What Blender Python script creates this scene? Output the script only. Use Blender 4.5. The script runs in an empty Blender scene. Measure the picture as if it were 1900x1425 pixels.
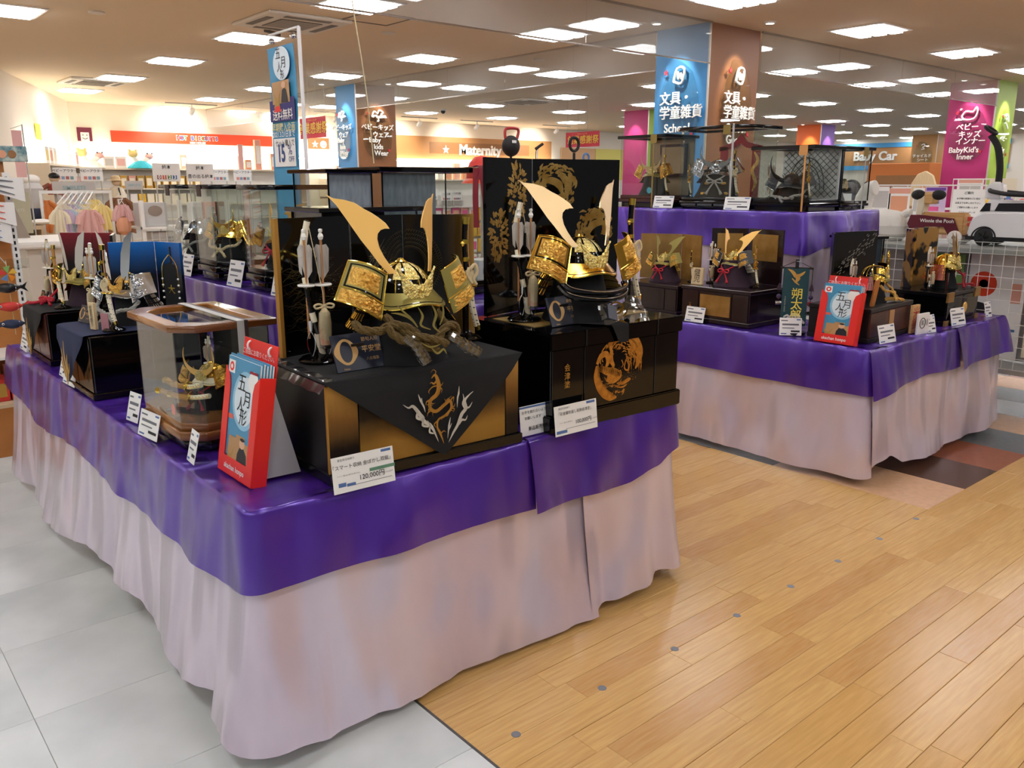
import bpy, bmesh, math, random
from mathutils import Vector, Matrix
S = bpy.context.scene
COL = S.collection
PI = math.pi
R = math.radians
rnd = random.Random(7)

# ------------------------------------------------------------------ camera
HEAD, TILT, FPX = R(49.5), R(13.5), 1550.0
cd = bpy.data.cameras.new('camera'); cam = bpy.data.objects.new('camera', cd); COL.objects.link(cam)
cd.sensor_fit = 'HORIZONTAL'; cd.sensor_width = 36.0; cd.lens = 36.0 * FPX / 1900.0
cd.clip_start = 0.05; cd.clip_end = 200
cam.location = (0, 0, 1.5)
cam.rotation_euler = (PI / 2 - TILT, 0, HEAD - PI / 2)
S.camera = cam

# ------------------------------------------------------------------ world and exposure
w = bpy.data.worlds.new('world'); S.world = w; w.use_nodes = True
w.node_tree.nodes['Background'].inputs[0].default_value = (1.0, 0.97, 0.94, 1)
w.node_tree.nodes['Background'].inputs[1].default_value = 0.15
S.view_settings.view_transform = 'Standard'
try: S.view_settings.look = 'None'
except Exception: pass
S.view_settings.exposure = 0.12
S.view_settings.gamma = 1.0
S.view_settings.use_curve_mapping = False
LAMP = 20.0          # strength of every ceiling tube
S.cycles.transparent_max_bounces = 40
S.cycles.max_bounces = 9
S.cycles.sample_clamp_indirect = 6

# ------------------------------------------------------------------ helpers: colour and materials
def lin(c):
    return c / 12.92 if c <= 0.04045 else ((c + 0.055) / 1.055) ** 2.4
def C(h):
    h = h.lstrip('#')
    return tuple(lin(int(h[i:i + 2], 16) / 255) for i in (0, 2, 4)) + (1,)
MATS = {}
def M(name, col='808080', rough=0.5, metal=0.0, col2=None, nscale=8.0, stretch=(1, 1, 1), bump=0.0, bscale=None,
      coat=0.0, emit=0.0, spec=0.5, aniso=0.0, sheen=0.0, detail=4.0, lo=0.35, hi=0.65, alpha=1.0, coords='Object', crough=0.05, bdist=0.01, bdetail=3.0):
    if name in MATS: return MATS[name]
    m = bpy.data.materials.new(name); m.use_nodes = True
    nt = m.node_tree; b = nt.nodes['Principled BSDF']; L = nt.links.new
    c1 = C(col) if isinstance(col, str) else col
    b.inputs['Base Color'].default_value = c1
    b.inputs['Roughness'].default_value = rough
    b.inputs['Metallic'].default_value = metal
    b.inputs['Specular IOR Level'].default_value = spec
    b.inputs['Coat Weight'].default_value = coat
    b.inputs['Coat Roughness'].default_value = crough
    b.inputs['Anisotropic'].default_value = aniso
    b.inputs['Sheen Weight'].default_value = sheen
    b.inputs['Alpha'].default_value = alpha
    if emit:
        b.inputs['Emission Color'].default_value = c1
        b.inputs['Emission Strength'].default_value = emit
    if col2 or bump:
        tc = nt.nodes.new('ShaderNodeTexCoord'); mp = nt.nodes.new('ShaderNodeMapping')
        L(tc.outputs[coords], mp.inputs[0]); mp.inputs['Scale'].default_value = stretch
    if col2:
        n = nt.nodes.new('ShaderNodeTexNoise'); n.inputs['Scale'].default_value = nscale; n.inputs['Detail'].default_value = detail
        L(mp.outputs[0], n.inputs['Vector'])
        r = nt.nodes.new('ShaderNodeValToRGB')
        r.color_ramp.elements[0].position = lo; r.color_ramp.elements[0].color = c1
        r.color_ramp.elements[1].position = hi; r.color_ramp.elements[1].color = C(col2)
        L(n.outputs['Fac'], r.inputs[0]); L(r.outputs[0], b.inputs['Base Color'])
    if bump:
        n2 = nt.nodes.new('ShaderNodeTexNoise'); n2.inputs['Scale'].default_value = bscale or nscale; n2.inputs['Detail'].default_value = bdetail
        L(mp.outputs[0], n2.inputs['Vector'])
        bp = nt.nodes.new('ShaderNodeBump'); bp.inputs['Strength'].default_value = bump; bp.inputs['Distance'].default_value = bdist
        L(n2.outputs['Fac'], bp.inputs['Height']); L(bp.outputs[0], b.inputs['Normal'])
    MATS[name] = m
    return m
def glass(name, tint='f2f6f5', refl=0.05, blend=0.35, rough=0.01, film=0.0):
    m = bpy.data.materials.new(name); m.use_nodes = True; nt = m.node_tree; nt.nodes.clear(); L = nt.links.new
    o = nt.nodes.new('ShaderNodeOutputMaterial'); t = nt.nodes.new('ShaderNodeBsdfTransparent'); gl = nt.nodes.new('ShaderNodeBsdfGlossy')
    t.inputs[0].default_value = C(tint); gl.inputs[0].default_value = (1, 1, 1, 1); gl.inputs['Roughness'].default_value = rough
    lw = nt.nodes.new('ShaderNodeLayerWeight'); lw.inputs[0].default_value = 0.5
    pw = nt.nodes.new('ShaderNodeMath'); pw.operation = 'POWER'; pw.inputs[1].default_value = 5.0 - 4.0 * blend; L(lw.outputs['Facing'], pw.inputs[0])
    mr = nt.nodes.new('ShaderNodeMapRange'); mr.inputs['To Min'].default_value = refl; mr.inputs['To Max'].default_value = 0.8
    L(pw.outputs[0], mr.inputs['Value'])
    mx = nt.nodes.new('ShaderNodeMixShader'); L(mr.outputs[0], mx.inputs[0]); L(t.outputs[0], mx.inputs[1]); L(gl.outputs[0], mx.inputs[2])
    last = mx
    if film:
        d = nt.nodes.new('ShaderNodeBsdfDiffuse'); d.inputs[0].default_value = (.85, .85, .83, 1)
        m2 = nt.nodes.new('ShaderNodeMixShader'); m2.inputs[0].default_value = film
        L(mx.outputs[0], m2.inputs[1]); L(d.outputs[0], m2.inputs[2]); last = m2
    L(last.outputs[0], o.inputs[0]); MATS[name] = m
    return m
def ramp_mat(name, axis, stops, rough=0.4, metal=0.0, gen=True, noise=0.0, coat=0.0):
    """colour printed as a gradient over the piece's own box (generated coordinates)"""
    m = bpy.data.materials.new(name); m.use_nodes = True; nt = m.node_tree; b = nt.nodes['Principled BSDF']; L = nt.links.new
    tc = nt.nodes.new('ShaderNodeTexCoord'); sx = nt.nodes.new('ShaderNodeSeparateXYZ'); L(tc.outputs['Generated'], sx.inputs[0])
    r = nt.nodes.new('ShaderNodeValToRGB'); el = r.color_ramp.elements
    while len(el) < len(stops): el.new(0.5)
    for e, (p, c) in zip(el, stops): e.position = p; e.color = C(c)
    src = sx.outputs['XYZ'.index(axis)]
    if noise:
        n = nt.nodes.new('ShaderNodeTexNoise'); n.inputs['Scale'].default_value = 6; L(tc.outputs['Generated'], n.inputs['Vector'])
        ma = nt.nodes.new('ShaderNodeMath'); ma.operation = 'MULTIPLY_ADD'; ma.inputs[1].default_value = noise; L(n.outputs['Fac'], ma.inputs[0]); L(src, ma.inputs[2]); src = ma.outputs[0]
    L(src, r.inputs[0]); L(r.outputs[0], b.inputs['Base Color'])
    b.inputs['Roughness'].default_value = rough; b.inputs['Metallic'].default_value = metal; b.inputs['Coat Weight'].default_value = coat
    MATS[name] = m
    return m

# ------------------------------------------------------------------ helpers: meshes
class MB:
    def __init__(s): s.v = []; s.f = []; s.T = Matrix.Identity(4)
    def at(s, loc=(0, 0, 0), rot=(0, 0, 0), sc=(1, 1, 1)):
        from mathutils import Euler
        s.T = Matrix.Translation(loc) @ Euler(rot).to_matrix().to_4x4() @ Matrix.Diagonal((*sc, 1)); return s
    def add(s, vs, fs):
        o = len(s.v); s.v += [s.T @ Vector(p) for p in vs]; s.f += [tuple(i + o for i in f) for f in fs]; return s
    def b(s, x0, x1, y0, y1, z0, z1):
        return s.add([(x0, y0, z0), (x1, y0, z0), (x1, y1, z0), (x0, y1, z0), (x0, y0, z1), (x1, y0, z1), (x1, y1, z1), (x0, y1, z1)],
                     [(3, 2, 1, 0), (4, 5, 6, 7), (0, 1, 5, 4), (1, 2, 6, 5), (2, 3, 7, 6), (3, 0, 4, 7)])
    def tube(s, pts, r, n=8, closed=False, caps=True):
        pts = [Vector(p) for p in pts]; k = len(pts)
        rs = r if isinstance(r, (list, tuple)) else [r] * k
        vs = []; up = None
        for i, p in enumerate(pts):
            a = pts[(i - 1) % k] if (closed or i > 0) else p; c = pts[(i + 1) % k] if (closed or i < k - 1) else p
            t = (c - a)
            if t.length < 1e-9: t = Vector((0, 0, 1))
            t.normalize()
            if up is None:
                up = Vector((0, 0, 1)) if abs(t.z) < .9 else Vector((1, 0, 0))
            u = up - t * up.dot(t)
            if u.length < 1e-6: u = t.orthogonal()
            u.normalize(); up = u; wv = t.cross(u)
            for j in range(n):
                an = 2 * PI * j / n; vs.append(p + (u * math.cos(an) + wv * math.sin(an)) * rs[i])
        fs = []
        for i in range(k if closed else k - 1):
            for j in range(n):
                i2 = (i + 1) % k
                fs.append((i * n + j, i * n + (j + 1) % n, i2 * n + (j + 1) % n, i2 * n + j))
        if caps and not closed:
            fs.append(tuple(range(n - 1, -1, -1))); fs.append(tuple((k - 1) * n + j for j in range(n)))
        return s.add(vs, fs)
    def cyl(s, p0, p1, r0, r1=None, n=12): return s.tube([p0, p1], [r0, r0 if r1 is None else r1], n)
    def lathe(s, prof, n=20, a0=0.0, a1=2 * PI, rib=0.0, nr=0):
        full = abs(a1 - a0 - 2 * PI) < 1e-6; m = n if full else n + 1; vs = []; fs = []
        for r, z in prof:
            for j in range(m):
                a = a0 + (a1 - a0) * j / n; q = r * (1 + (rib * abs(math.cos(a * nr)) ** 6 if rib else 0))
                vs.append((q * math.cos(a), q * math.sin(a), z))
        for i in range(len(prof) - 1):
            for j in range(n):
                j2 = (j + 1) % m
                fs.append((i * m + j, i * m + j2, (i + 1) * m + j2, (i + 1) * m + j))
        return s.add(vs, fs)
    def sph(s, c, rx, ry=None, rz=None, nu=12, nv=8):
        ry = rx if ry is None else ry; rz = rx if rz is None else rz; vs = [(c[0], c[1], c[2] - rz)]; fs = []
        for i in range(1, nv):
            t = PI * i / nv - PI / 2
            for j in range(nu):
                a = 2 * PI * j / nu; vs.append((c[0] + rx * math.cos(t) * math.cos(a), c[1] + ry * math.cos(t) * math.sin(a), c[2] + rz * math.sin(t)))
        vs.append((c[0], c[1], c[2] + rz)); e = len(vs) - 1
        for j in range(nu):
            fs.append((0, 1 + (j + 1) % nu, 1 + j)); fs.append((e, 1 + (nv - 2) * nu + j, 1 + (nv - 2) * nu + (j + 1) % nu))
        for i in range(nv - 2):
            for j in range(nu): fs.append((1 + i * nu + j, 1 + i * nu + (j + 1) % nu, 1 + (i + 1) * nu + (j + 1) % nu, 1 + (i + 1) * nu + j))
        return s.add(vs, fs)
    def prism(s, out, y0, y1):
        """outline in x,z extruded along y"""
        k = len(out); vs = [(x, y0, z) for x, z in out] + [(x, y1, z) for x, z in out]
        fs = [tuple(range(k)), tuple(range(2 * k - 1, k - 1, -1))] + [(i, i + k, (i + 1) % k + k, (i + 1) % k) for i in range(k)]
        return s.add(vs, fs)
    def flat(s, out, z0, z1):
        """outline in x,y extruded along z"""
        k = len(out); vs = [(x, y, z0) for x, y in out] + [(x, y, z1) for x, y in out]
        fs = [tuple(range(k - 1, -1, -1)), tuple(range(k, 2 * k))] + [(i, (i + 1) % k, (i + 1) % k + k, i + k) for i in range(k)]
        return s.add(vs, fs)
    def grid(s, fn, nu, nv, thick=0.0):
        vs = [fn(i / nu, j / nv) for i in range(nu + 1) for j in range(nv + 1)]
        m = nv + 1; fs = [(i * m + j, (i + 1) * m + j, (i + 1) * m + j + 1, i * m + j + 1) for i in range(nu) for j in range(nv)]
        if thick:
            V = [Vector(p) for p in vs]; N = [Vector((0, 0, 0)) for _ in V]
            for f in fs:
                nn = (V[f[2]] - V[f[0]]).cross(V[f[3]] - V[f[1]])
                for i in f: N[i] += nn
            o = len(V); bk = [p - n.normalized() * thick if n.length > 0 else p for p, n in zip(V, N)]
            f2 = [tuple(reversed([i + o for i in f])) for f in fs]
            edge = [(i * m, (i + 1) * m) for i in range(nu)] + [((i + 1) * m + nv, i * m + nv) for i in range(nu)] + \
                   [(j + 1, j) for j in range(nv)] + [(nu * m + j, nu * m + j + 1) for j in range(nv)]
            f3 = [(b_, a_, a_ + o, b_ + o) for a_, b_ in edge]
            return s.add(V + bk, fs + f2 + f3)
        return s.add(vs, fs)
    def stroke(s, pts, ws, y=0.0, d=0.0015, sub=4):
        """tapering brush stroke in the x,z plane, raised by d towards -y"""
        P = smooth([(p[0], 0, p[1]) for p in pts], sub); k = len(P); W = []
        for i in range(k):
            t = i / (k - 1) * (len(ws) - 1); a = int(min(t, len(ws) - 2)); W.append(ws[a] + (ws[a + 1] - ws[a]) * (t - a))
        Lp = []; Rp = []
        for i in range(k):
            a = P[max(i - 1, 0)]; c = P[min(i + 1, k - 1)]; tx, tz = c[0] - a[0], c[2] - a[2]; l = math.hypot(tx, tz) or 1
            nx, nz = -tz / l, tx / l
            Lp.append((P[i][0] + nx * W[i] / 2, P[i][2] + nz * W[i] / 2)); Rp.append((P[i][0] - nx * W[i] / 2, P[i][2] - nz * W[i] / 2))
        vs = [(x, y - d, z) for x, z in Lp] + [(x, y - d, z) for x, z in Rp] + [(x, y, z) for x, z in Lp] + [(x, y, z) for x, z in Rp]
        fs = []
        for i in range(k - 1):
            fs += [(i, i + 1, k + i + 1, k + i), (2 * k + i, 3 * k + i, 3 * k + i + 1, 2 * k + i + 1), (i, 2 * k + i, 2 * k + i + 1, i + 1), (k + i, k + i + 1, 3 * k + i + 1, 3 * k + i)]
        return s.add(vs, fs)
    def mesh(s, name, mat, bevel=0.0, seg=1, smooth_=True, angle=35):
        me = bpy.data.meshes.new(name); me.from_pydata([tuple(p) for p in s.v], [], s.f); me.update()
        if bevel:
            bm = bmesh.new(); bm.from_mesh(me)
            bmesh.ops.bevel(bm, geom=[e for e in bm.edges if len(e.link_faces) == 2 and e.calc_face_angle(0) > 0.5] , offset=bevel, segments=seg, affect='EDGES', clamp_overlap=True)
            bm.to_mesh(me); bm.free()
        if smooth_:
            me.polygons.foreach_set('use_smooth', [True] * len(me.polygons))
            try: me.set_sharp_from_angle(angle=R(angle))
            except Exception: pass
        if mat: me.materials.append(mat if not isinstance(mat, str) else MATS[mat])
        return me
    def build(s, name, mat, parent=None, loc=None, rot=None, **k):
        return ob(name, s.mesh(name, mat, **k), parent, loc, rot)
def ob(name, me, parent=None, loc=None, rot=None):
    o = bpy.data.objects.new(name, me); COL.objects.link(o)
    if parent: o.parent = parent
    if loc: o.location = loc
    if rot: o.rotation_euler = rot
    return o
def smooth(pts, sub=4, closed=False):
    """Catmull-Rom through pts"""
    P = [Vector(p) for p in pts]; k = len(P); out = []
    rng = range(k) if closed else range(k - 1)
    for i in rng:
        p0 = P[(i - 1) % k] if (closed or i > 0) else P[i]; p1 = P[i]; p2 = P[(i + 1) % k]; p3 = P[(i + 2) % k] if (closed or i < k - 2) else p2
        for j in range(sub):
            t = j / sub
            out.append(0.5 * ((2 * p1) + (p2 - p0) * t + (2 * p0 - 5 * p1 + 4 * p2 - p3) * t * t + (-p0 + 3 * p1 - 3 * p2 + p3) * t ** 3))
    if not closed: out.append(P[-1])
    return out
def tag(o, label, cat, group=None):
    o['label'] = label; o['category'] = cat
    if group: o['group'] = group
    return o
def thing(name, label, cat, loc=(0, 0, 0), rz=0.0, group=None, sc=None):
    o = bpy.data.objects.new(name, None); COL.objects.link(o); o.location = loc; o.rotation_euler = (0, 0, rz); o.empty_display_size = .05
    if sc: o.scale = (sc, sc, sc)
    return tag(o, label, cat, group)
def struct(name, mb, mat, parent=None, **k):
    o = mb.build(name, mat, parent, **k)
    if not parent: o['kind'] = 'structure'
    return o
def dup(o, loc=None, rz=None, label=None, group=None, parent=None):
    c = o.copy(); COL.objects.link(c)
    if parent: c.parent = parent
    if loc: c.location = loc
    if rz is not None: c.rotation_euler = (0, 0, rz)
    if label: c['label'] = label
    if group: c['group'] = group
    for ch in o.children: dup(ch, parent=c)
    return c
TXT = {}
def text(body, size, mat, parent, loc, rot=(PI / 2, 0, 0), ext=0.0, bold=0.0, align='CENTER', name='lettering', line=1.0, xs=1.0, vert=False):
    """flat lettering as a mesh part; local x right, y up before rotation"""
    if vert: body = '\n'.join(body)
    if any(ord(c) > 0x2e80 for c in body): bold = min(bold, .010)
    key = (body, round(size, 5), ext, bold, align, line, xs, mat if isinstance(mat, str) else mat.name)
    if key not in TXT:
        cu = bpy.data.curves.new('t', 'FONT'); cu.body = body; cu.size = size; cu.align_x = align; cu.align_y = 'CENTER'; cu.extrude = ext; cu.offset = bold * size
        cu.space_line = line; cu.resolution_u = 3
        t = bpy.data.objects.new('t', cu); me = bpy.data.meshes.new_from_object(t); me.name = name
        if xs != 1.0: me.transform(Matrix.Diagonal((xs, 1, 1, 1)))
        me.materials.clear(); me.materials.append(MATS[mat] if isinstance(mat, str) else mat)
        bpy.data.objects.remove(t); bpy.data.curves.remove(cu); TXT[key] = me
    return ob(name, TXT[key], parent, loc, rot)

# ------------------------------------------------------------------ materials
M('lacquer', '050507', 0.06, spec=0.5)
M('lacquer_soft', '08080a', 0.22)
M('black_wood', '0a090a', 0.35)
M('black_cloth', '0b0c0e', 0.9, bump=.1, bscale=600)
M('navy_cloth', '1a2547', 0.85, bump=.1, bscale=600)
M('gold', 'd9a441', 0.22, 1.0)
M('gold_bright', 'f0d060', 0.16, 1.0)
M('gold_relief', 'f0c468', 0.28, 0.85, bump=1.0, bscale=90, col2='d6a044', nscale=60)
M('gold_pale_relief', 'faeea6', 0.25, 0.8, bump=1.0, bscale=130, col2='e2c566', nscale=120)
M('gold_olive', '958a4a', 0.5, 0.6)
M('gold_satin', 'efbe68', 0.38, 0.45)
M('champagne', 'cdb083', 0.33, 0.9, bump=.5, bscale=14, bdist=.006, bdetail=.5)
M('gold_print', 'b9873a', 0.45, 0.5)
M('orange_print', 'b06f1e', 0.45, 0.4, col2='d08c30', nscale=60)
M('silver', 'cfd3d8', 0.14, 1.0)
M('silver_blue', 'aebfd6', 0.12, 1.0)
M('silver_cloth', 'c9c4b8', 0.5, 0.2)
M('pewter', '55575a', 0.3, 0.9, bump=.6, bscale=120)
M('chrome', 'd8dadd', 0.1, 1.0)
M('bead_white', 'f0eee6', 0.2)
M('feather', '9c958c', 0.6, col2='d6d0c8', nscale=40, stretch=(1, 1, .15))
M('feather_dark', '3a352f', 0.6)
M('bamboo', 'b9814f', 0.45)
M('cord_beige', 'd8c59b', 0.8, bump=.4, bscale=300)
M('cord_red', 'b3162c', 0.7, bump=.4, bscale=300)
M('cord_crimson', '8f1226', 0.7)
M('cord_rope', '5e4818', 0.75, bump=.6, bscale=260)
M('cord_gold', 'c99a4a', 0.7, bump=.5, bscale=260)
M('cord_grey', 'a9a79f', 0.6, bump=.6, bscale=200)
M('wrap_white', 'e8dfc4', 0.6)
M('paper', 'f1f0ec', 0.6)
M('paper_grey', 'd6d4d0', 0.6)
M('ink', '15151a', 0.6)
M('ink_grey', '6d6f74', 0.6)
M('print_blue', '4f6da0', 0.6)
M('print_green', '5f8a70', 0.6)
M('print_gold', 'c8a067', 0.5, 0.3)
M('navy_card', '10182b', 0.3)
M('red_card', 'e3231c', 0.35)
M('white', 'f2f1ee', 0.4)
M('white_gloss', 'f4f4f4', 0.12, coat=.5)
M('wood_light', 'd9b078', 0.5, col2='c99a5e', nscale=6, stretch=(1, 12, 12))
M('wood_pale', 'e0c9a0', 0.55, col2='d3b98c', nscale=10, stretch=(10, 10, 1))
M('wood_orange', 'b8773a', 0.5, col2='a9692f', nscale=5)
M('wood_brown', '6b3a1c', 0.3, col2='8a5226', nscale=8, stretch=(1, 1, 10), coat=.3)
M('wood_mahogany', '3a1210', 0.25, coat=.3)
M('black_plastic', '121214', 0.35)
M('black_foam', '171615', 0.7)
M('velvet_plum', '2a1524', 0.85)
M('hide_red', '8e1f1a', 0.4)
M('grey_back', '7d8891', 0.5, col2='68737c', nscale=60, stretch=(1, 1, .25))
M('blue_back', '223646', 0.5)
glass('acrylic', 'f7f9f8', 0.02, 0.30)
glass('cellophane', 'eef0f0', 0.10, 0.45, 0.12)
glass('smoke_glass', 'f0f1f0', 0.03, 0.45, 0.012, film=.08)
# ------------------------------------------------------------------ floor
M('wood_floor', 'c99d60', 0.20, col2='d6ad6e', nscale=3.0, stretch=(2, 30, 1), bump=.04, bscale=60, spec=.5)
M('wood_floor_b', 'c49858', 0.20, col2='cfa262', nscale=3.0, stretch=(2, 30, 1), bump=.04, bscale=60)
M('wood_floor_c', 'cba168', 0.20, col2='b88446', nscale=3.5, stretch=(2, 30, 1), bump=.04, bscale=60, lo=.3, hi=.8)
M('joint_wood', '5d3d1c', 0.7)
M('tile_white', 'e2e6e6', 0.42, col2='c0c7c7', nscale=2.2, detail=8, bump=.03, bscale=30, lo=.35, hi=.7)
M('tile_white_b', 'e0e4e4', 0.42, col2='c9cece', nscale=3.1, detail=8, bump=.03, bscale=30, lo=.3, hi=.75)
M('joint_grey', '8c8f8e', 0.7)
M('tile_peach', 'd9ae88', 0.35, col2='cfa37c', nscale=30); M('tile_brown', '4d3428', 0.25, col2='573c2e', nscale=30)
M('tile_terra', '96553a', 0.3, col2='8a4c33', nscale=30); M('tile_slate', '5b6064', 0.35, col2='656a6d', nscale=30)
floor = struct('floor', MB().b(-8, 40, -8, 34, -.06, -.0045), M('floor_base', '7a7060', .7))
XW, YW = 1.213, 1.54
def plank_mesh(i):
    k = MB(); hw, hl, c = .0957 / 2 - .0006, .92 / 2 - .0006, .0012
    k.add([(-hl, -hw, -.004), (hl, -hw, -.004), (hl, hw, -.004), (-hl, hw, -.004), (-hl, -hw, -c), (hl, -hw, -c), (hl, hw, -c), (-hl, hw, -c),
           (-hl + c, -hw + c, 0), (hl - c, -hw + c, 0), (hl - c, hw - c, 0), (-hl + c, hw - c, 0)],
          [(3, 2, 1, 0), (8, 9, 10, 11), (0, 1, 5, 4), (1, 2, 6, 5), (2, 3, 7, 6), (3, 0, 4, 7), (4, 5, 9, 8), (5, 6, 10, 9), (6, 7, 11, 10), (7, 4, 8, 11)])
    return k.mesh('plank', ['wood_floor', 'wood_floor_b', 'wood_floor_c'][i], smooth_=False)
struct('wood_bed', MB().b(XW, 40, -8, YW, -.0045, -.003), 'joint_wood', floor)
struct('wood_bed', MB().b(XW, 3.904, YW, 30, -.0045, -.003), 'joint_wood', floor)
PM = [plank_mesh(i) for i in range(3)]
shown = []; rest = MB(); PW, PLN = .0957, .92
def in_view(x, y):
    d = Vector((x, y, -1.5)); fh = Vector((math.cos(HEAD), math.sin(HEAD), 0)); rt = Vector((math.sin(HEAD), -math.cos(HEAD), 0))
    F = fh * math.cos(TILT) - Vector((0, 0, math.sin(TILT))); U = fh * math.sin(TILT) + Vector((0, 0, math.cos(TILT)))
    z = d.dot(F)
    return z > .3 and abs(d.dot(rt) / z) < .68 and abs(d.dot(U) / z) < .55
for j in range(-20, 60):
    y = YW - .0957 * 8 + .0957 * (j + .5)
    off = (j * .377 + (j % 3) * .21) % 1.0
    for i in range(-1, 14):
        x = XW + (i + off) * PLN + PLN / 2
        x0, x1 = x - PLN / 2, x + PLN / 2
        if x1 < XW + .05 or x0 > 10: continue
        if y > YW and x0 > 3.904 - .05: continue
        clipl = x0 < XW; clipr = y > YW and x1 > 3.904
        if y > 4.6 or y < -.9: continue
        if clipl or clipr or not (in_view(x, y) or in_view(x0, y) or in_view(x1, y)):
            a, b_ = max(x0, XW + .001), (min(x1, 3.904) if clipr else x1)
            rest.b(a + .0006, b_ - .0006, y - PW / 2 + .0006, y + PW / 2 - .0006, -.004, -.0002)
        else: shown.append((x, y))
shown.sort(key=lambda p: p[0] ** 2 + p[1] ** 2)
for k, (x, y) in enumerate(shown):
    if k < 300: ob('plank', PM[rnd.choice((0, 0, 1, 1, 2))], floor, (x, y, 0))
    else: rest.b(x - PLN / 2 + .0006, x + PLN / 2 - .0006, y - PW / 2 + .0006, y + PW / 2 - .0006, -.004, -.0002)
o = rest.build('further_planks', 'wood_floor', floor, smooth_=False); o['kind'] = 'stuff'
struct('wood_sheet', MB().b(XW, 3.904, 4.6, 30, -.003, 0), 'wood_floor_b', floor)
struct('wood_sheet', MB().b(10, 40, -8, YW, -.003, 0), 'wood_floor_b', floor)
struct('metal_strip', MB().b(XW - .006, XW + .002, -8, 30, -.003, .0012), M('strip', '6f6f6c', .35, .8), floor)
# white stone tiles
TX, TY = .443, .4592
def tile_mesh(m, tx, ty, g_=.0013):
    k = MB(); hx, hy, c = tx / 2 - g_, ty / 2 - g_, .001
    k.add([(-hx, -hy, -.004), (hx, -hy, -.004), (hx, hy, -.004), (-hx, hy, -.004), (-hx, -hy, -c), (hx, -hy, -c), (hx, hy, -c), (-hx, hy, -c),
           (-hx + c, -hy + c, 0), (hx - c, -hy + c, 0), (hx - c, hy - c, 0), (-hx + c, hy - c, 0)],
          [(3, 2, 1, 0), (8, 9, 10, 11), (0, 1, 5, 4), (1, 2, 6, 5), (2, 3, 7, 6), (3, 0, 4, 7), (4, 5, 9, 8), (5, 6, 10, 9), (6, 7, 11, 10), (7, 4, 8, 11)])
    return k.mesh('floor_tile', m, smooth_=False)
struct('tile_bed', MB().b(-8, XW - .006, -8, 34, -.0045, -.003), 'joint_grey', floor)
TM = [tile_mesh('tile_white', TX * 2, TY * 2, .002), tile_mesh('tile_white_b', TX * 2, TY * 2, .002)]
THM = [tile_mesh('tile_white', TX * 2, TY, .0008), tile_mesh('tile_white_b', TX * 2, TY, .0008)]
for j in range(-2, 24):
    for i in range(0, 6):
        x = XW - TX - i * TX * 2; y = 1.583 + TY * .5 + (j) * TY
        if x < -4: continue
        ob('floor_tile', THM[(i * 3 + j * 5 + (j // 2)) % 2], floor, (x, y, 0))
struct('tile_sheet', MB().b(-8, XW - .01, -8, 1.583 - 2 * TY, -.003, 0), 'tile_white', floor)
struct('tile_sheet', MB().b(-8, -3.9, 1.583 - 2 * TY, 34, -.003, 0), 'tile_white', floor)
struct('tile_sheet', MB().b(-4, XW - .01, 12.6, 34, -.003, 0), 'tile_white', floor)
# coloured tiles under the second table
cx0 = 3.904; tw = .418
pat = ['tile_peach', 'tile_brown', 'tile_terra', 'tile_slate', 'tile_peach', 'tile_brown', 'tile_slate', 'tile_peach', 'tile_terra', 'tile_brown']
CT = {}
for n in set(pat): CT[n] = tile_mesh(n, tw, .836, .0006)
struct('tile_bed', MB().b(cx0, 40, YW, 34, -.0045, -.003), 'joint_grey', floor)
for j in range(0, 9):
    for i in range(0, 14):
        ob('floor_tile', CT[pat[(i + j * 3) % len(pat)]], floor, (cx0 + tw * (i + .5), YW + .836 * (j + .5), 0))
struct('tile_sheet', MB().b(cx0 + tw * 14, 40, YW, 34, -.003, 0), 'tile_slate', floor)
struct('tile_sheet', MB().b(cx0, cx0 + tw * 14, YW + .836 * 9, 34, -.003, 0), 'tile_slate', floor)
# round grey marker dots
DOT = MB().lathe([(0, .0008), (.0135, .0008), (.014, 0)], 16).mesh('floor_marker', M('marker_grey', '787a80', .5))
for i in range(8):
    tag(ob('floor_marker', DOT, None, (1.337 + i * .3442, 1.548 - i * .0035, 0)), 'round grey sticker dot on the wood floor plank line', 'floor sticker', 'grey dots in a line along the wood floor')
for x, y in ((0.19, 2.52), (0.243, 2.2)):
    tag(ob('floor_marker', DOT, None, (x, y, 0)), 'round grey sticker dot on the white floor tiles', 'floor sticker', 'grey dots on the white tiles')

# ------------------------------------------------------------------ ceiling, walls, pillars
M('ceiling_paint', 'dfcbae', 0.8)
M('wall_cream', 'efe6d6', 0.7); M('wall_band', 'd8cbb6', 0.7)
ceiling = struct('ceiling', MB().b(-8, 40, -8, 34, 3.0, 3.1), 'ceiling_paint')
YB = 18.0
struct('wall_back', MB().b(4.36, 40, YB, YB + .2, 0, 3.0), 'wall_cream')
# angled wall at the left, from the back wall's corner towards the aisle
kx = (2.58 - 4.36) / (14.01 - 17.9)
struct('wall_left', MB().add([(4.36, 18.0, 0), (4.36, 18.2, 0), (-1.3, 5.4 - .3, 0), (-1.1, 5.4 - .4, 0), (4.36, 18.0, 3), (4.36, 18.2, 3), (-1.3, 5.1, 3), (-1.1, 5.0, 3)],
       [(0, 3, 7, 4), (1, 5, 6, 2), (4, 7, 6, 5), (0, 1, 2, 3), (0, 4, 5, 1), (3, 2, 6, 7)]), 'wall_cream', smooth_=False)
struct('wall_right', MB().b(34, 34.2, -8, 34, 0, 3.0), 'wall_cream')
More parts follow.
